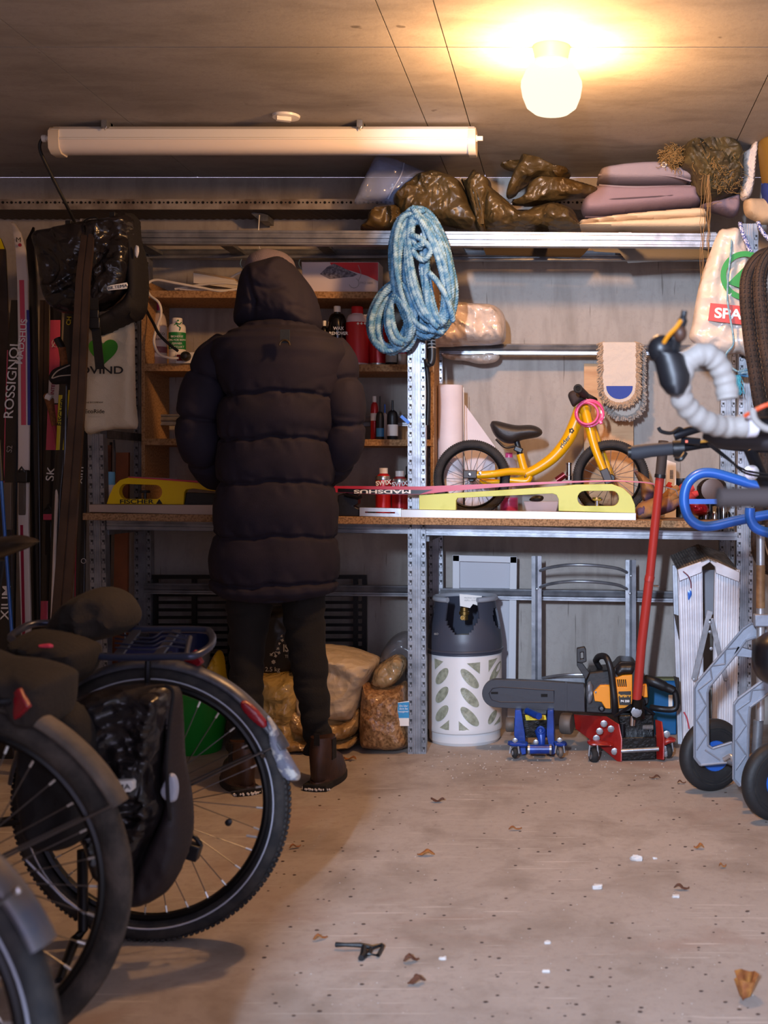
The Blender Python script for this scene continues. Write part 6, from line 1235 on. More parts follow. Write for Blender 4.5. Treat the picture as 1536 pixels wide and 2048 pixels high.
for (k, j) in keep:
    j2 = (j + 1) % n; a, b_, c_, d_ = k * n + j, k * n + j2, (k + 1) * n + j2, (k + 1) * n + j
    fs.append((a, b_, c_, d_)); fs.append((d_ + m_, c_ + m_, b_ + m_, a + m_))
    if (k, j2) not in keep: fs.append((b_, b_ + m_, c_ + m_, c_))
    if (k, (j - 1) % n) not in keep: fs.append((a, d_, d_ + m_, a + m_))
    if (k + 1, j) not in keep: fs.append((d_, c_, c_ + m_, d_ + m_))
    if (k - 1, j) not in keep: fs.append((a, a + m_, b_ + m_, b_))
B().add(vs, fs).build('shoulder', M_cylg, gc, ang=35)
B().torus((cx_, cd0, z1_ + .008), cR * 1.0, .006, (0, 0, 1), 64, 8).build('shoulder_lip', M_cylg, gc)
cz = z2_ + .004; pts = [(cx_ + cR * .815 * math.sin(a), cd0 - cR * .815 * math.cos(a), cz) for a in [.50 + i * (2 * PI - 1.0) / 50 for i in range(51)]]; B().tube(pts, .011, 10).build('collar_rim', mat('collar_light_grey', '#9fa0a6', .4), gc)
B().ball((cx_, cd0, z1_ - .01), (cR * .8, cR * .8, .075), 32, 12).build('inner_dome', mat('dome_cream', '#b3ad9a', .5), gc)
M_brass = mat('brass', '#9a7c48', .3, .9); B().lathe((cx_ + .0, cd0 - .03, zz(1238)), [(0, 0), (.016, 0), (.016, .02), (.021, .022), (.021, .034), (.017, .036), (.017, .050), (.013, .052), (.013, .062), (0, .062)], 20, cap=False).build('valve', M_brass, gc)
B().lathe((cx_ - .004, cd0 - .055, zz(1232)), [(.009, 0), (.009, .012), (.005, .012), (0, .004)], 14, (0, -1, 0), cap=False).build('valve_outlet', M_brass, gc)
B().poly([(919, 1188), (964, 1192), (958, 1212), (946, 1208), (940, 1216), (920, 1212)], 4.86, .0015).build('paper_tag', M_wlab, gc)
for i, s_ in enumerate(('PROPAN GAS', 'REFILL 10 KG')): txt(s_, 941, 1196 + i * 5, 3, 4.858, M_grey, gc)
def cyl_patch(px, py, shape, m):
    """thin inlay bent on the cylinder; shape = list of (du, dv) px"""
    vs = []; c0 = None
    for du, dv in [(0, 0)] + shape:
        x = P(px + du, 0, cd0 - cR * .55).x - cx_; s_ = max(-.985, min(.985, x / cR)); r = cR * .985 + .0012; vs.append((cx_ + r * s_, cd0 - r * math.sqrt(1 - s_ * s_), zz(py + dv)))
    k = len(shape); B().add(vs, [(0, i + 1, (i + 1) % k + 1) for i in range(k)]).build('window', m, gc, smooth=False)
def leaf(L, W, ang): a = R(ang); return [((L * math.cos(t)) * math.cos(a) - (W * math.sin(t)) * math.sin(a), -((L * math.cos(t)) * math.sin(a) + (W * math.sin(t)) * math.cos(a))) for t in [i * 2 * PI / 24 for i in range(24)]]
s_ = 180 / 1117
for X, Y, an, L, W in ((160, 1070, 53, 20, 9), (160, 1295, 53, 20, 9), (160, 1520, 53, 20, 9), (510, 1090, -48, 25, 9.5), (510, 1318, -48, 25, 9.5), (510, 1548, -48, 25, 9.5), (812, 1050, 63, 22, 6), (780, 1585, 62, 14, 6)): cyl_patch(860 + X * s_, 1170 + Y * s_, leaf(L, W, an), M_comp)
for tri in ([(58, 865), (180, 890), (66, 1000)], [(475, 905), (637, 898), (632, 1040)], [(735, 885), (838, 875), (735, 1030)], [(130, 1695), (255, 1590), (252, 1725)], [(375, 1598), (527, 1728), (378, 1730)], [(795, 1690), (868, 1600), (866, 1670)]):
    T_ = [(860 + x * s_, 1170 + y * s_) for x, y in tri]; mx, my = sum(p[0] for p in T_) / 3, sum(p[1] for p in T_) / 3; sh = []
    for i in range(3):
        for k in range(6): u = k / 6; sh.append((T_[i][0] + (T_[(i + 1) % 3][0] - T_[i][0]) * u - mx, T_[i][1] + (T_[(i + 1) % 3][1] - T_[i][1]) * u - my))
    cyl_patch(mx, my, sh, M_comp)
txt('ISO 10', 876, 1268, 4, cd0 - cR * .75, M_grey, gc); 
# white framed panel
wf = thing('framed_panel', 'narrow white framed panel leaning on the wall behind the gas cylinder', 'panel', P(970, 1440, 5.16)); M_wf = mat('frame_white', '#c9c7c9', .5)
bot_ = VY + EYE * FL / 5.14
for pts in ([(905, 1110), (1034, 1113), (1034, 1126), (905, 1122)], [(905, 1110), (919, 1110), (919, bot_), (905, bot_)], [(1020, 1113), (1034, 1113), (1030, bot_), (1014, bot_)]): B().poly(pts, 5.13, .03).build('frame_side', M_wf, wf, bevel=.002)
B().poly([(919, 1122), (1021, 1126), (1015, bot_), (919, bot_)], 5.15, .008).build('panel_sheet', mat('sheet_grey_white', '#b7b6bb', .6), wf)
# galvanised ladder section
lg = thing('ladder_frame', 'galvanised steel frame with two bowed rungs leaning on the wall', 'metal frame', P(1165, 1370, 5.08)); b0 = VY + EYE * FL / 5.06
for x0, x1, yt, xb in ((1063, 1083, 1112, 0), (1251, 1272, 1120, 0)):
    c = P((x0 + x1) / 2, 0, 5.04).x; wd = (x1 - x0) * 5.04 / FL; zt = P(0, yt, 5.04).z
    prof = [(-wd / 2, .03), (-wd / 2, 0), (-wd * .12, -.002), (0, .004), (wd * .12, -.002), (wd / 2, 0), (wd / 2, .03), (wd / 2 - .003, .03), (wd / 2 - .003, .004), (-wd / 2 + .003, .004), (-wd / 2 + .003, .03)]
    B().loft([[Vector((c + q[0], 5.04 + q[1], z)) for q in prof] for z in (0.0, zt)]).build('upright', M_galv, lg, smooth=False)
for y in (1138, 1171): B().tube(pc([(1078, y + 4, 5.05), (1100, y - 3, 4.98), (1140, y - 8, 4.93), (1190, y - 7, 4.93), (1235, y - 1, 4.98), (1256, y + 8, 5.05)], 6), .0065, 10).build('rung', M_galv, lg)
B().pbox(1083, 1355, 1252, 1366, 5.045, .02).build('cross_bar', M_galv, lg); B().tube(pc([(1085, 1356, 5.04), (1130, 1350, 4.97), (1200, 1350, 4.97), (1250, 1356, 5.04)], 6), .006, 8).build('rung', M_galv, lg)
for x, y in ((1262, 1152), (1260, 1187), (1074, 1178)): B().lathe(P(x, y, 5.036), [(.006, 0), (.005, .004), (0, .006)], 10, (0, -1, 0), cap=False).build('bolt', M_galv, lg)
# blue folder behind the saw
bf = thing('blue_crate', 'blue flat case standing behind the chainsaw handle', 'case', (P(1330, 0, 5.05).x, 5.05, 0)); b1 = VY + EYE * FL / 5.03
B().poly([(1284, 1362), (1353, 1362), (1353, b1), (1280, b1)], 5.03, .07).build('case', mat('case_blue', '#0f5c93', .35, 0, .05, 20), bf, bevel=.006); B().poly([(1300, 1357), (1352, 1357), (1352, 1362), (1300, 1362)], 5.04, .05).build('olive_edge', mat('olive_edge', '#6b6a3c', .6), bf); B().poly([(1337, 1390), (1345, 1390), (1345, 1414), (1337, 1414)], 5.028, .002).build('white_label', M_wlab, bf)
# trolley jacks
M_rj = mat('jack_red', '#9c2a24', .35, 0, .15, 40, '#8a1614', 12, coat=.2); M_bj = mat('jack_blue', '#16409c', .35, .1, .15, 50, '#0f2d74', 16); M_oil = mat('oily_black', '#101010', .25, .2, .4, 90)
def castor(parent, x, y, d, r, m): 
    w_ = B().torus(P(x, y, d), r * .7, r * .32, (1, .35, 0), 24, 10, sq=1.3).build('castor_wheel', m, parent); B().lathe(P(x, y, d) - Vector((.012, 0, 0)), [(0, 0), (r * .5, 0), (r * .5, .024), (0, .024)], 14, (1, .35, 0), cap=False).build('castor_hub', M_galv, w_)
    B().bar(P(x, y, d) + Vector((-.018, 0, 0)), P(x, y, d) + Vector((-.014, 0, r * 1.35)), .005, .03).build('castor_fork', M_galv, parent); B().bar(P(x, y, d) + Vector((.018, 0, 0)), P(x, y, d) + Vector((.014, 0, r * 1.35)), .005, .03).build('castor_fork', M_galv, parent)
def bolt(parent, x, y, d, r=.008): B().lathe(P(x, y, d), [(r * 1.5, 0), (r * 1.5, .002), (r, .003), (r, .009), (0, .010)], 8, (0, -1, 0), cap=False).build('bolt', M_galv, parent)
K = 400 / 1536
def q1(X, Y): return (1000 + X * K, 1400 + Y * K)
bj = thing('trolley_jack', 'small blue trolley jack with yellow sticker under the saw guard', 'trolley jack', (P(1072, 0, 4.62).x, 4.62, 0), 'trolley jacks')
B().lathe(P(1027, 1449, 4.86) - Vector((.03, 0, 0)), [(.0, 0), (.026, 0), (.029, .004), (.029, .03), (.026, .034), (0, .034)], 24, (1, 0, 0), cap=False).build('front_wheel', mat('worn_wheel', '#6b6058', .6, .3), bj)
B().lathe(P(1090, 1449, 4.86), [(.0, 0), (.026, 0), (.029, .004), (.029, .03), (.026, .034), (0, .034)], 24, (1, 0, 0), cap=False).build('front_wheel', mat('worn_wheel', '#6b6058', .6, .3), bj)
for x0, x1 in ((1030, 1050), (1095, 1108)):
    B().poly([q for q in ((x0, 1420), (x0 + 12, 1420), (x1, 1470), (x1 + 2, 1508), (x1 - 6, 1510), (x0 - 2, 1470))], 4.62, .20).build('side_plate', M_bj, bj, bevel=.002)
B().poly([q1(160, 110), q1(360, 110), q1(408, 230), q1(408, 290), q1(185, 290), q1(180, 230)], 4.66, .14).build('cover', M_oil, bj, bevel=.004); B().poly([q1(192, 116), q1(350, 118), q1(356, 152), q1(200, 156)], 4.655, .003).build('yellow_sticker', mat('sticker_yellow', '#e2c714', .5), bj); txt('CAUTION', q1(275, 0)[0], q1(0, 135)[1], 4, 4.653, M_bprint, bj)
for i in range(5):
    for x in (188, 365): B().bar(P(*q1(x + i * 3, 160 + i * 14), 4.655), P(*q1(x + 22 + i * 3, 160 + i * 14), 4.655), .003, .006, (0, 1, 0)).build('louvre', M_dark, bj)
B().tube([P(*q1(210, 84), 4.64), P(*q1(300, 125), 4.56)], .013, 12).build('handle_socket', M_bj, bj); B().tube([P(*q1(310, 235), 4.62), P(*q1(318, 300), 4.6), P(*q1(320, 345), 4.6)], [.022, .015, .013], 14).build('pump_body', M_bj, bj)
B().torus(P(*q1(312, 232), 4.595), .012, .005, (0, 1, 0), 20, 8).build('socket_ring', M_bj, bj); B().tube([P(*q1(215, 378), 4.56), P(*q1(398, 378), 4.56)], .0175, 16).build('rear_axle', M_bj, bj)
for x in (222, 388): B().tube([P(*q1(x - 8, 378), 4.56), P(*q1(x + 8, 378), 4.56)], .019, 14).build('axle_collar', M_galv, bj)
for x0, x1 in ((60, 205), (412, 505)): B().puff([q1(x0, 325), q1(x0 + 20, 312), q1(x1, 318), q1(x1, 358), q1(x0 + 10, 352)], 4.58, .02, 5, 3).build('wing', M_bj, bj)
castor(bj, *q1(112, 405), 4.57, .020, M_rubber); castor(bj, *q1(460, 400), 4.57, .020, mat('worn_wheel', '#6b6058', .6, .3)); bolt(bj, *q1(115, 312), 4.57, .007); bolt(bj, *q1(458, 310), 4.57, .007); bolt(bj, *q1(275, 325), 4.59, .007)
rj = thing('trolley_jack', 'large red and black trolley jack with long red upright handle', 'trolley jack', (P(1250, 0, 4.6).x, 4.6, 0), 'trolley jacks')
B().lathe(P(*q1(490, 178), 4.85) - Vector((.01, 0, 0)), [(0, 0), (.038, 0), (.042, .005), (.042, .04), (.038, .045), (0, .045)], 28, (1, -.25, 0), cap=False).build('front_wheel', mat('worn_wheel', '#6b6058', .6, .3), rj)
A_, B2_, C2_ = 4.80, 4.56, 4.54
def slab(pts3, th, nm, m):    # plate through (px, py, depth) corners, thickened in X
    v = [P(*p) for p in pts3]; k = len(v); B().add([tuple(p) for p in v] + [tuple(p + Vector((th, 0, 0))) for p in v], [tuple(range(k)), tuple(reversed(range(k, 2 * k)))] + [(i, (i + 1) % k, (i + 1) % k + k, i + k) for i in range(k)]).build(nm, m, rj, bevel=.002, smooth=True)
slab([(*q1(565, 110), 4.84), (*q1(810, 125), 4.68), (*q1(905, 185), 4.58), (*q1(928, 300), 4.56), (*q1(925, 475), 4.55), (*q1(898, 472), 4.56), (*q1(780, 370), 4.62), (*q1(580, 225), 4.82)], .006, 'side_plate', M_rj)
slab([(*q1(1190, 150), 4.66), (*q1(1235, 165), 4.6), (*q1(1252, 300), 4.55), (*q1(1250, 460), 4.54), (*q1(1200, 455), 4.56), (*q1(1200, 290), 4.6)], .006, 'side_plate', M_rj)
B().puff([q1(668, 320), q1(690, 306), q1(800, 312), q1(850, 325), q1(870, 350), q1(780, 352), q1(690, 348)], 4.58, .035, 8, 3).build('wing', M_rj, rj); B().puff([q1(1245, 300), q1(1290, 280), q1(1345, 292), q1(1350, 318), q1(1300, 332), q1(1262, 352), q1(1248, 340)], 4.58, .03, 6, 3).build('wing', M_rj, rj)
castor(rj, *q1(718, 425), 4.56, .030, M_rubber); castor(rj, *q1(1290, 390), 4.58, .026, M_rubber)
for x, y in ((798, 182), (765, 240), (852, 222), (740, 295), (880, 395), (1280, 262), (1262, 378), (1275, 412)): bolt(rj, *q1(x, y), 4.57 if x > 860 else 4.6, .009)
B().poly([q1(928, 290), q1(1200, 285), q1(1200, 455), q1(925, 470)], 4.57, .10).build('cross_channel', M_oil, rj, bevel=.004); B().tube([P(*q1(930, 392), 4.555), P(*q1(1220, 376), 4.555)], .0085, 12).build('tie_rod', M_galv, rj)
B().poly([q1(905, 120), q1(1180, 110), q1(1185, 290), q1(925, 290)], 4.64, .12).build('pump_block', M_oil, rj, bevel=.006); B().tube([P(*q1(1020, 120), 4.59), P(*q1(1016, 195), 4.59)], .012, 14).build('piston', M_chrome, rj); B().tube([P(*q1(940, 180), 4.59), P(*q1(940, 290), 4.59)], .010, 12).build('release_rod', M_blackm, rj)
for i in range(9): B().torus(P(*q1(1100 + i * 9, 210), 4.59), .008, .002, (1, 0, 0), 14, 6).build('spring_turn', M_galv, rj)
hpx = [(1278, 1450), (1276, 1395)]
B().tube([P(1275, 1432, 4.60), P(1276, 1395, 4.57)], [.030, .021], 16).build('handle_socket', M_oil, rj); bolt(rj, 1273, 1424, 4.565, .014)
B().tube([P(*q1(1010, 40), 4.57), P(*q1(880, 128), 4.6)], .006, 8).build('brace_rod', M_blackm, rj); B().tube([P(*q1(1085, 40), 4.57), P(*q1(1185, 110), 4.6)], .006, 8).build('brace_rod', M_blackm, rj)
B().tube([P(1274, 1398, 4.57), P(1283, 1290, 4.545), P(1299, 1155, 4.52)], .0175, 18).build('handle_lower', M_red, rj); B().tube([P(1299, 1160, 4.52), P(1310, 1050, 4.50), P(1321, 945, 4.47)], .0165, 18).build('handle_upper', M_red, rj); B().tube([P(1300, 1152, 4.52), P(1298, 1162, 4.52)], .0185, 18).build('handle_joint', M_red, rj)
B().lathe(P(1307, 1172, 4.50), [(.004, 0), (.004, .02), (0, .022)], 8, (1, -.3, 0), cap=False).build('spring_pin', M_chrome, rj)
B().tube([P(1320, 954, 4.47), P(1324, 915, 4.46), P(1327, 882, 4.45)], [.0185, .019, .0185], 18).build('rubber_grip', mat('worn_grip', '#3a3230', .7), rj); B().tube([P(1319.5, 956, 4.47), P(1320.5, 949, 4.47)], .0205, 18).build('grip_ring', M_black, rj)
# chainsaw
S_ = 230 / 1536
def q2(X, Y): return (1140 + X * S_, 1280 + Y * S_)
cs = thing('chainsaw', 'black and orange chainsaw with bar guard resting on both trolley jacks', 'chainsaw', P(1180, 1430, 4.72)); M_or = mat('saw_orange', '#ee9410', .35, coat=.3); M_sawb = mat('saw_black', '#1c1a1c', .45, 0, .15, 60); M_scab = mat('scabbard', '#2b2c34', .4, 0, .08, 50)
g = B().poly([(992 + 28 * math.cos(a), 1387 - 28 * math.sin(a)) for a in [PI * 1.5 - i * PI / 14 for i in range(15)]] + [(1080, 1362), (1168, 1368), (1170, 1424), (1080, 1420), ], 4.66, .035).build('bar_guard', M_scab, cs, bevel=.004)
B().tube([P(x, y, 4.659) for x, y in ((1108, 1381), (1000, 1374), (985, 1377), (978, 1387), (983, 1399), (1000, 1404), (1108, 1405), (1108, 1381))], .002, 6).build('raised_line', M_scab, g); B().pbox(1130, 1364, 1134, 1422, 4.655, .01).build('end_ridge', M_scab, g)
B().pbox(982, 1384, 996, 1388, 4.658, .003).build('slot', mat('hole_black', '#0b0a0a', .9), g); B().pbox(1082, 1388, 1095, 1394, 4.658, .003).build('slot', mat('hole_black', '#0b0a0a', .9), g)
B().poly([q2(200, 540), q2(250, 430), q2(520, 400), q2(600, 360), q2(660, 285), q2(850, 295), q2(990, 480), q2(1060, 600), q2(1050, 860), q2(900, 960), q2(520, 1000), q2(200, 980)], 4.70, .16).build('engine_body', M_sawb, cs, bevel=.008)
B().poly([q2(400, 605), q2(530, 600), q2(545, 920), q2(470, 915), q2(420, 830), q2(330, 820), q2(312, 700), q2(330, 680)], 4.68, .03).build('clutch_cover', M_or, cs, bevel=.003)
oc = B().poly([q2(605, 510), q2(700, 475), q2(830, 465), q2(830, 900), q2(650, 915), q2(620, 640)], 4.675, .03, holes=[[q2(628 + i * 26, 530), q2(642 + i * 26, 527), q2(656 + i * 26, 628), q2(640 + i * 26, 632)] for i in range(5)]).build('starter_cover', M_or, cs, bevel=.0015)
B().poly([q2(940, 600), q2(1025, 590), q2(1040, 770), q2(945, 770)], 4.68, .03).build('rear_cover', M_or, cs, bevel=.003)
B().poly([q2(650, 690), q2(815, 685), q2(815, 860), q2(780, 872), q2(660, 868), q2(645, 720)], 4.670, .006).build('badge', mat('badge_black', '#26221f', .4), cs, bevel=.001); txt('Partner', q2(725, 0)[0], q2(0, 745)[1], 6.5, 4.668, mat('badge_yellow', '#f0a818', .4), cs, xs=.95, bold=.0005); txt('P4 350', q2(735, 0)[0], q2(0, 818)[1], 4.5, 4.668, M_wpaint, cs, bold=.0004)
B().puff([q2(590, 440), q2(600, 360), q2(660, 290), q2(760, 285), q2(860, 300), q2(850, 440), q2(740, 455), q2(620, 480)], 4.72, .05, 12, 4, ridge=.006).build('top_cover', M_sawb, cs, ang=60)
B().tube(pc([(*q2(345, 275), 4.76), (*q2(380, 225), 4.72), (*q2(450, 215), 4.68), (*q2(500, 260), 4.65), (*q2(545, 400), 4.64), (*q2(570, 600), 4.64), (*q2(595, 820), 4.64), (*q2(600, 980), 4.66)], 6), .0125, 14).build('front_handle', M_sawb, cs); B().tube([P(*q2(345, 285), 4.76), P(*q2(420, 410), 4.78)], .011, 12).build('handle_foot', M_sawb, cs)
hg = B().poly([q2(88, 110), q2(195, 90), q2(215, 130), q2(222, 290), q2(160, 312), q2(90, 300)], 4.66, .025, holes=[[q2(140, 170), q2(175, 165), q2(180, 250), q2(145, 260)]]).build('hand_guard', M_sawb, cs, bevel=.003); B().poly([q2(90, 300), q2(165, 310), q2(260, 440), q2(215, 535), q2(92, 345)], 4.67, .018).build('guard_arm', M_sawb, cs, bevel=.002)
B().tube(pc([(*q2(1010, 530), 4.74), (*q2(1120, 560), 4.72), (*q2(1280, 630), 4.72), (*q2(1390, 690), 4.72), (*q2(1420, 800), 4.72), (*q2(1415, 900), 4.72), (*q2(1350, 930), 4.72), (*q2(1200, 920), 4.72), (*q2(1080, 900), 4.74)], 6), [.020] * 12 + [.017] * 6 + [.012] * 31, 14).build('rear_handle', M_sawb, cs)
B().torus(P(*q2(422, 915), 4.685), .0095 * 1.0, .003, (0, 1, 0), 24, 8).build('bar_nut_ring', M_blackm, cs); B().lathe(P(*q2(422, 915), 4.69), [(.009, 0), (.009, .004), (0, .005)], 16, (0, -1, 0), cap=False).build('cap', M_galvd, cs)
B().ball(P(*q2(260, 700), 4.69), (.014, .012, .042), 14, 10, amp=.005, fr=60).build('bar_mount', M_galvd, cs)
B().lathe(P(*q2(343, 697), 4.678), [(.004, 0), (.004, .003), (0, .004)], 10, (0, -1, 0), cap=False).build('screw', M_galvd, cs)
# folding step ladder
V_ = 256 / 846
def q3(X, Y): return (1280 + X * V_, 1040 + Y * V_)
sl = thing('step_ladder', 'folded aluminium step ladder standing at the right end of rack', 'ladder', (P(1405, 0, 4.66).x, 4.66, 0)); M_lad = mat('ladder_aluminium', '#cfd0d6', .45, .35, .15, 50, '#b9bac2', 9); M_tread = mat('ribbed_tread', '#8a837c', .6, .2, .2, 60, '#5f5751', 30)
def leg_(xa, xb, xc, xd, yt, d, n=5):   # grooved side rail: top x range, bottom x range
    yb_ = VY + EYE * FL / d; A1, A2, C1, C2 = P(xa, yt, d), P(xb, yt, d), P(xc, yb_, d), P(xd, yb_, d); prof = [(0, .03), (0, 0)]
    for i in range(n): u = (i + .5) / n; prof += [(u - .07, 0), (u - .04, .003), (u + .04, .003), (u + .07, 0)]
    prof += [(1, 0), (1, .03)]
    B().loft([[a.lerp(b_, u) + Vector((0, q, 0)) for u, q in prof] for a, b_ in ((C1, C2), (A1, A2))]).build('side_rail', M_lad, sl, smooth=False)
leg_(q3(250, 0)[0], q3(412, 0)[0], 1367, 1408, q3(0, 330)[1], 4.62); leg_(q3(495, 0)[0], q3(660, 0)[0], 1424, 1472, q3(0, 330)[1], 4.62)
leg_(q3(215, 0)[0], q3(258, 0)[0], 1356, 1370, q3(0, 300)[1], 4.86, 2)
def slab2(pts3, off, nm, m, par=sl, bev=.002):
    v = [P(*p) for p in pts3]; k = len(v); o = Vector(off); B().add([tuple(p) for p in v] + [tuple(p + o) for p in v], [tuple(range(k)), tuple(reversed(range(k, 2 * k)))] + [(i, (i + 1) % k, (i + 1) % k + k, i + k) for i in range(k)]).build(nm, m, par, bevel=bev)
def treads(pts, n, nm='tread_rib'):    # ribbed surface between two edges
    (a, b_), (c_, d_) = pts; base = B(); a, b_, c_, d_ = [P(*p) for p in (a, b_, c_, d_)]
    slab2_pts = [a, b_, d_, c_]; k = 4; B().add([tuple(p) for p in slab2_pts] + [tuple(p - Vector((0, 0, .004))) for p in slab2_pts], [(0, 1, 2, 3), (7, 6, 5, 4)] + [(i, (i + 1) % 4, (i + 1) % 4 + 4, i + 4) for i in range(4)]).build('tread', M_tread, sl, smooth=False)
    for i in range(n): u = (i + .5) / n; base.tube([a.lerp(b_, u), c_.lerp(d_, u)], .0022, 4)
    base.build(nm, M_galvd, sl, kind='stuff')
treads((((*q3(250, 330), 4.62), (*q3(455, 255), 4.60)), ((*q3(200, 235), 4.9), (*q3(380, 160), 4.9))), 12); treads((((*q3(455, 255), 4.60), (*q3(660, 345), 4.62)), ((*q3(380, 160), 4.9), (*q3(560, 215), 4.9))), 12)
B().poly([q3(248, 328), q3(455, 255), q3(468, 275), q3(412, 310), q3(410, 345), q3(260, 405)], 4.605, .02).build('top_bracket', M_lad, sl, bevel=.002); B().poly([q3(468, 258), q3(660, 345), q3(658, 410), q3(500, 350), q3(496, 310), q3(465, 282)], 4.605, .02).build('top_bracket', M_lad, sl, bevel=.002)
B().poly([q3(412, 330), q3(497, 330), q3(497, 620), q3(430, 640)], 4.80, .01).build('inner_panel', mat('inner_grey', '#8b8a90', .6), sl)
for a, b_, w_ in (((463, 600), (358, 1055), .022), ((470, 650), (568, 1060), .018)): B().bar(P(*q3(*a), 4.595), P(*q3(*b_), 4.595), w_, .004).build('folding_stay', M_galv, sl, bevel=.001)
for x, y in ((463, 678), (463, 740), (358, 1055), (568, 1058), (470, 850)): B().lathe(P(*q3(x, y), 4.592), [(.007, 0), (.006, .004), (0, .005)], 12, (0, -1, 0), cap=False).build('rivet', M_galv, sl)
for y0, y1 in ((620, 830), (1030, 1240)): slab2([(*q3(222, y0), 4.88), (*q3(258, y0 + 12), 4.66), (*q3(276, y1), 4.66), (*q3(252, y1 - 60), 4.88)], (0, 0, -.004), 'step', M_tread)
for y0 in (640, 1060): slab2([(*q3(425, y0), 4.70), (*q3(500, y0 + 10), 4.70), (*q3(500, y0 + 60), 4.66), (*q3(425, y0 + 50), 4.66)], (0, 0, -.004), 'step', M_tread)
B().tube(pc([(*q3(285, 340), 4.600), (*q3(320, 372), 4.60), (*q3(335, 410), 4.612), (*q3(338, 450), 4.614)], 5), .0025, 5).build('paint_drip', mat('dried_purple', '#6e3a4a', .6), sl); B().puff([q3(316, 470), q3(335, 465), q3(342, 490), q3(320, 530)], 4.617, .002, 4, 3).build('paint_blot', M_blue, sl); B().tube(pc([(*q3(290, 1270), 4.61), (*q3(310, 1310), 4.61), (*q3(325, 1380), 4.61)], 4), .003, 5).build('paint_streak', mat('dried_red', '#b03a4a', .6), sl)
B().poly([(1355, 1447), (1370, 1449), (1370, VY + EYE * FL / 4.9), (1356, VY + EYE * FL / 4.9)], 4.9, .04).build('wood_offcut', mat('offcut', '#b08a62', .7), label='small wooden offcut on the floor between blue case and ladder', cat='wood')
# ================================================================ UNDER THE BENCH, LEFT BAY
gr = thing('wire_rack', 'black metal grid shelf standing against the wall behind the person', 'wire rack', (P(520, 0, 5.16).x, 5.16, 0)); M_bw = mat('black_wire', '#0f0e0f', .4, .3); bo_ = VY + EYE * FL / 5.14
for x0 in (305, 383, 455, 545, 706, 724): B().pbox(x0, 1150, x0 + 9, bo_, 5.15, .02).build('upright', M_bw, gr)
B().pbox(300, 1150, 733, 1158, 5.14, .02).build('top_bar', M_bw, gr)
for i in range(11): B().pbox(303, 1172 + i * 15, 730, 1172 + i * 15 + 6, 5.16, .008).build('slat', M_bw, gr)
M_soil = mat('bag_black_print', '#121113', .35, 0, .1, 30); M_sack = mat('white_sack', '#c9b79c', .4, 0, .1, 20, spec=.5, crink=.35, crs=12); M_clr = mat('clear_film', '#b8996c', .12, 0, .3, 14, alpha=.75, spec=.9, crink=.6, crs=20); M_pell = mat('wood_pellets', '#a57c52', .35, 0, .6, 130, '#7d5634', 90, (.45, .58), coat=.4, crink=.6, crs=12)
db = thing('salt_bag', 'dark printed bag with snowflakes seen between the legs', 'bag', P(575, 1345, 4.85)); B().puff([(515, 1240), (540, 1215), (600, 1212), (625, 1240), (628, 1300), (620, 1345), (570, 1352), (515, 1345)], 4.86, .09, 20, 6, ridge=.008).build('body', M_soil, db, ang=60)
def flake(x, y, r, d):
    b = B()
    for k in range(3):
        a = k * PI / 3 + .3; dx, dy_ = math.cos(a) * r, math.sin(a) * r; b.tube([P(x - dx, y - dy_, d), P(x + dx, y + dy_, d)], .0022, 5)
        for s2 in (-1, 1):
            mx, my = x + s2 * dx * .6, y + s2 * dy_ * .6
            for t_ in (-.8, .8): b.tube([P(mx, my, d), P(mx + math.cos(a + t_) * r * .35 * s2, my + math.sin(a + t_) * r * .35 * s2, d)], .0018, 5)
    b.build('snowflake_print', M_grey, db, kind='stuff')
flake(556, 1278, 12, 4.765); flake(549, 1303, 12, 4.765); flake(547, 1324, 4, 4.765)
B().torus(P(543, 1290, 4.765), .024, .002, (0, 1, 0), 6, 6).build('hexagon_print', M_grey, db); txt('ISSALT', 590, 1297, 15, 4.76, M_grey, db, xs=.8, bold=.0006); txt('TINER IS', 585, 1313, 6, 4.76, M_grey, db); txt('2.5 kg', 545, 1339, 9, 4.76, M_grey, db)
B().puff([(522, 1150), (610, 1152), (612, 1215), (560, 1222), (515, 1218)], 5.06, .06, 14, 6, ridge=.006).build('grey_sack', mat('grey_sack', '#6e6862', .6), label='grey sack top seen above the snowflake bag between the legs', cat='sack')
s1_ = thing('sack', 'big cream plastic sack lying on top of the clear bags, right of the legs', 'sack', P(680, 1440, 4.85), 'sacks on the floor')
B().puff([(600, 1300), (640, 1290), (690, 1294), (730, 1306), (758, 1322), (742, 1360), (728, 1400), (716, 1432), (690, 1438), (640, 1430), (600, 1420), (590, 1350)], 4.84, .15, 24, 4, ridge=.016, rfr=8, amp=.006, seed=3).build('body', M_sack, s1_, ang=60)
s2_ = thing('sack', 'clear plastic sack of sand under the cream one', 'sack', (P(660, 0, 4.84).x, 4.84, 0), 'sacks on the floor'); B().puff([(585, 1400), (640, 1418), (700, 1432), (722, 1408), (728, 1440), (716, 1464), (690, 1476), (640, 1480), (590, 1470)], 4.80, .12, 22, 5, ridge=.016, rfr=10, seed=8).build('body', mat('sand_in_film', '#9c7a4c', .2, 0, .4, 60, '#b89868', 14, coat=.6, crink=.6, crs=14), s2_, ang=60)
s3_ = thing('sack', 'lowest flat sack of sand resting on the floor behind the right boot', 'sack', (P(650, 0, 4.82).x, 4.82, 0), 'sacks on the floor'); yy = VY + EYE * FL / 4.80; B().puff([(560, 1462), (640, 1470), (700, 1470), (722, 1462), (716, 1485), (690, yy - 2), (640, yy), (570, yy)], 4.80, .13, 14, 5, ridge=.012, rfr=10, seed=12).build('body', mat('sand_in_film', '#9c7a4c', .2, 0, .4, 60, '#b89868', 14, coat=.6, crink=.6, crs=14), s3_, ang=60)
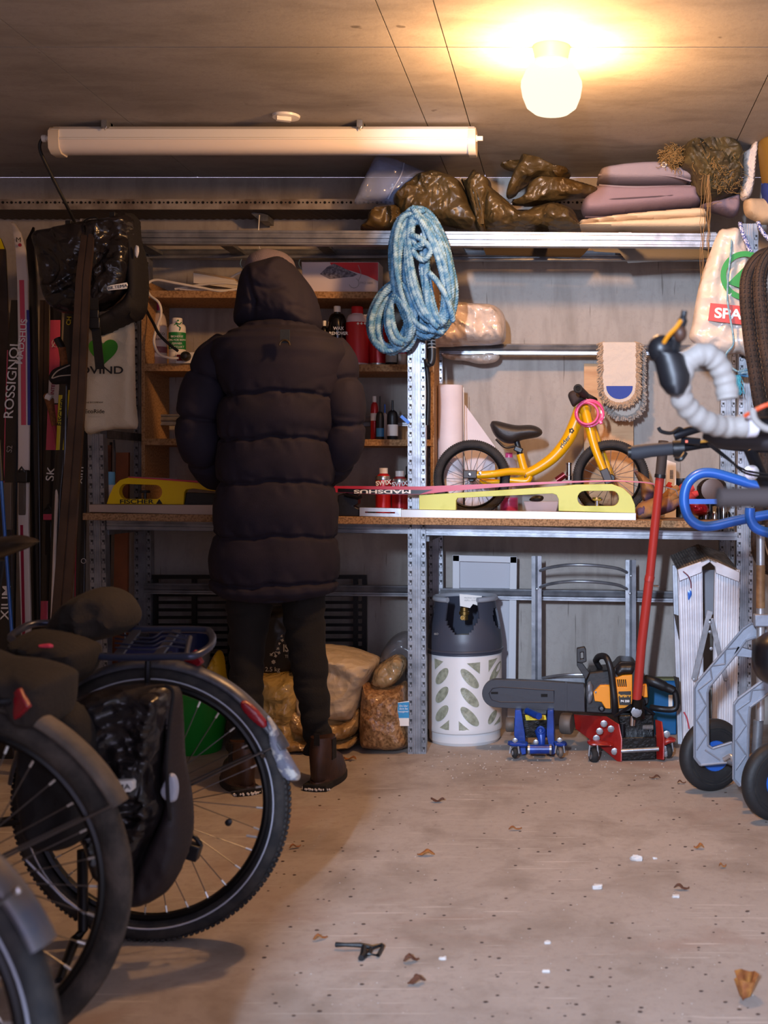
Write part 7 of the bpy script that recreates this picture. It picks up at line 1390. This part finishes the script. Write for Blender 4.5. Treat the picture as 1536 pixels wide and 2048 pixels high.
s4_ = thing('sack', 'yellowish clear sack upright between the legs', 'sack', (P(560, 0, 4.8).x, 4.8, 0), 'sacks on the floor'); yy = VY + EYE * FL / 4.78; B().puff([(505, 1352), (540, 1345), (600, 1344), (612, 1380), (606, 1440), (604, yy - 4), (560, yy), (500, yy), (498, 1420)], 4.78, .11, 30, 6, ridge=.018, rfr=8, seed=15).build('body', mat('straw_film', '#b59a5c', .2, 0, .3, 30, '#a0804a', 6, coat=.6, crink=.7, crs=14), s4_, ang=55)
pb2 = thing('pellet_bag', 'clear bag of brown wood pellets beside the centre post', 'bag', (P(768, 0, 4.80).x, 4.80, 0)); yy = VY + EYE * FL / 4.76
B().puff([(727, 1362), (740, 1368), (790, 1372), (812, 1362), (818, 1400), (824, 1470), (820, 1490), (790, yy), (735, yy - 4), (722, yy - 14), (720, 1440)], 4.78, .11, 32, 5, ridge=.010, rfr=8, seed=6).build('body', M_pell, pb2, ang=60)
B().puff([(744, 1358), (752, 1336), (780, 1314), (802, 1308), (814, 1322), (808, 1345), (790, 1368), (765, 1376), (744, 1370)], 4.79, .06, 16, 5, ridge=.014, rfr=12, seed=2).build('twisted_neck', M_clr, pb2, ang=55)
B().poly([(795, 1405), (818, 1402), (818, 1452), (795, 1452)], 4.675, .002).build('paper_label', M_wlab, pb2); B().poly([(795.5, 1406), (818, 1404), (818, 1436), (795.5, 1436)], 4.6745, .001).build('blue_print', mat('label_blue', '#2f8fc4', .5), pb2)
for i, s_2 in enumerate(('Do klar', 'dom be', 'oppgaver')): txt(s_2, 807, 1412 + i * 5.5, 4, 4.6735, M_wpaint, pb2)
B().puff([(758, 1330), (768, 1296), (790, 1270), (815, 1262), (830, 1280), (830, 1400), (812, 1400), (812, 1360), (800, 1320)], 4.95, .08, 18, 6, ridge=.015, seed=19).build('clear_bag', mat('smoky_film', '#7f7a7c', .15, 0, .2, 20, alpha=.5, spec=.9), label='smoky clear plastic bag heaped behind the pellet bag', cat='bag')
# bucket, yellow bag, tubs
bk = thing('bucket', 'bright green plastic bucket behind the bicycle wheel', 'bucket', (P(385, 0, 4.75).x, 4.75, 0)); zc = P(385, 0, 4.75).x; zt = P(0, 1372, 4.75).z; B().lathe((zc, 4.75, 0), [(0, 0), (.108, 0), (.112, .01), (.142, zt - .03), (.150, zt - .03), (.152, zt), (.146, zt), (.138, zt - .02), (.105, .012), (0, .012)], 40, cap=False).build('body', mat('bucket_green', '#0f8a2c', .4), bk)
B().puff([(404, 1376), (412, 1345), (428, 1310), (440, 1300), (448, 1318), (452, 1350), (458, 1378), (430, 1388)], 4.72, .05, 14, 4, ridge=.012, rfr=12, seed=1).build('plastic_bag', mat('yellow_bag', '#c9a21c', .35, 0, .2, 20, spec=.6), label='yellow plastic bag poking out of the green bucket', cat='bag')
B().puff([(385, 1376), (390, 1345), (402, 1330), (414, 1345), (410, 1378)], 4.78, .04, 10, 4, ridge=.01, seed=2).build('plastic_bag', mat('peach_bag', '#c79a72', .4), label='pale peach bag beside the yellow one in the bucket', cat='bag')
tb_ = thing('storage_tub', 'white tub with blue lid behind the bicycle carrier', 'tub', (P(372, 0, 5.0).x, 4.98, 0)); zc = P(362, 0, 4.98).x; zt = P(0, 1262, 4.98).z; B().lathe((zc, 4.98, 0), [(0, 0), (.10, 0), (.115, zt - .08), (0, zt - .08)], 36, cap=False).build('body', mat('tub_white', '#b9b0a4', .5), tb_); B().lathe((zc, 4.98, zt - .08), [(0, 0), (.124, 0), (.124, .08), (.118, .085), (0, .085)], 36, cap=False).build('lid', mat('lid_blue', '#1a2558', .4), tb_)
bn = thing('blue_crate', 'low blue crate under the left end of the bench', 'crate', (P(325, 0, 4.95).x, 4.9, 0)); B().box((P(318, 0, 4.9).x, 4.92, .20), (.24, .3, .40)).build('box', mat('crate_blue', '#202c66', .5), bn, bevel=.01)
# ================================================================ DEBRIS ON THE FLOOR
random.seed(21)
def F(px, py, lift=.0): d = floor_depth(py); p = P(px, py, d); return Vector((p.x, d, lift))
M_leaf = mat('dry_leaf', '#8a4f28', .8, 0, .3, 90, '#b07838', 40); M_leafd = mat('dark_leaf', '#5d3a2a', .85); M_chipw = mat('white_chip', '#cfc9c4', .7)
def leafm(px, py, L, W, rot, m, name, label, cat='leaf', curl=.3, group='dry leaves on the floor'):
    c = F(px, py, .004); vs = []; n = 10; k = 4
    for i in range(n + 1):
        t = i / n; w_ = W * math.sin(PI * t) ** .7 * (1 + .2 * math.sin(t * 19 + px))
        for j in range(k + 1): s_3 = j / k * 2 - 1; x = (t - .5) * L; y = s_3 * w_ / 2; z = abs(s_3) ** 2 * curl * W + .006 * math.sin(t * 7 + px); vs.append(c + Vector((x * math.cos(rot) - y * math.sin(rot), x * math.sin(rot) + y * math.cos(rot), max(z, 0))))
    fs = [(i * (k + 1) + j, i * (k + 1) + j + 1, (i + 1) * (k + 1) + j + 1, (i + 1) * (k + 1) + j) for i in range(n) for j in range(k)]
    o = B().add(vs, fs).build(name, m, label=label, cat=cat, group=group); q = o.modifiers.new('thick', 'SOLIDIFY'); q.thickness = .0012; return o
for px, py, L, W, rot, m, lb in ((852, 1712, .05, .022, .1, M_leaf, 'orange dry leaf left of the floor centre'), (875, 1605, .045, .02, -.1, M_leafd, 'brown dry leaf nearest the gas cylinder'), (1030, 1661, .04, .012, .2, M_leaf, 'thin rust leaf between gas cylinder and red jack, further out'), (1398, 1698, .03, .018, 0, M_leaf, 'small orange leaf near the right wheel'), (1363, 1780, .04, .016, -.2, M_leafd, 'dull brown leaf above the little white chip on the right'), (822, 1924, .035, .02, .3, M_leafd, 'small brown leaf right of the black broken clip'), (833, 1968, .04, .022, .5, M_leafd, 'brown crumpled leaf below the black broken clip'), (640, 1880, .035, .012, .5, M_leaf, 'thin tan leaf left of the black broken clip'), (700, 1521, .05, .022, -.2, M_leaf, 'orange leaf beside the pellet bag'), (1310, 1558, .04, .014, 0, M_leafd, 'dark bark scrap in front of the red jack'), (1363, 1568, .03, .012, 0, M_leafd, 'black bark scrap by the hand truck wheel'), (590, 1697, .035, .012, .6, M_leaf, 'orange leaf at the edge of the bicycle wheel'), (1445, 1736, .02, .012, 0, M_leaf, 'tiny rust leaf at the right edge')): leafm(px, py, L, W, rot, m, 'dry_leaf', lb)
leafm(1492, 1995, .06, .045, 1.2, M_leaf, 'curled_leaf', 'large curled dry leaf near the lower right corner', curl=.9)
for px, py, s_3, lb in ((1273, 1720, .022, 'largest white plaster chip on the floor'), (1195, 1777, .018, 'oblong white plaster chip left of the largest one'), (1352, 1795, .012, 'small white chip under the brown leaf'), (1310, 1718, .009, 'tiny white chip right of the largest one'), (1095, 1887, .009, 'round white pebble at lower middle floor'), (885, 1919, .011, 'white pebble right of the black clip'), (1092, 1944, .011, 'flat white chip at the bottom middle')):
    B().ball(F(px, py, s_3 * .24), (s_3 * .75, s_3 * .45, s_3 * .28), 8, 6, e=.6, amp=s_3 * .25, fr=120, seed=px).build('plaster_chip', M_chipw, label=lb, cat='chip', group='white chips on the floor', smooth=False)
b = B()
for i in range(220):
    px, py = random.uniform(560, 1536), random.uniform(1510, 2048); s_3 = random.uniform(.0008, .0022); b.ball(F(px, py, s_3 * .4), (s_3, s_3, s_3 * .6), 5, 4)
for i in range(160):
    px, py = random.uniform(860, 1400), random.uniform(1490, 1560); s_3 = random.uniform(.0015, .004); b.ball(F(px, py, s_3 * .4), (s_3, s_3, s_3 * .6), 5, 4)
b.build('grit', mat('pale_grit', '#b5a99f', .9), label='fine pale grit scattered over the concrete floor', cat='grit', kind='stuff', smooth=False, weld=False)
b = B()
for i in range(260):
    px, py = random.uniform(500, 1536), random.uniform(1500, 2048); s_3 = random.uniform(.0015, .004); b.ball(F(px, py, s_3 * .3), (s_3 * 1.5, s_3, s_3 * .4), 5, 4)
b.build('dirt_crumbs', mat('dark_crumbs', '#4a362b', .9), label='dark dirt crumbs scattered over the concrete floor', cat='dirt', kind='stuff', smooth=False, weld=False)
bc = thing('broken_clip', 'broken black plastic clip lying on the floor at the bottom centre', 'clip', F(720, 1905))
B().tube([F(672, 1898, .01), F(690, 1900, .012), F(720, 1899, .01), F(745, 1902, .008), F(764, 1896, .008)], [.006, .0045, .006, .006, .004], 8).build('arm', M_black, bc); B().tube([F(742, 1902, .008), F(738, 1914, .006), F(756, 1916, .006), F(766, 1897, .006)], .004, 8).build('frame', M_black, bc); B().tube([F(728, 1900, .008), F(727, 1916, .005), F(722, 1922, .006)], [.006, .009, .007], 8).build('hinge', M_black, bc)
# ================================================================ FINISH
flush_text()
for o in COL.objects:
    if 'w' in o: del o['w']
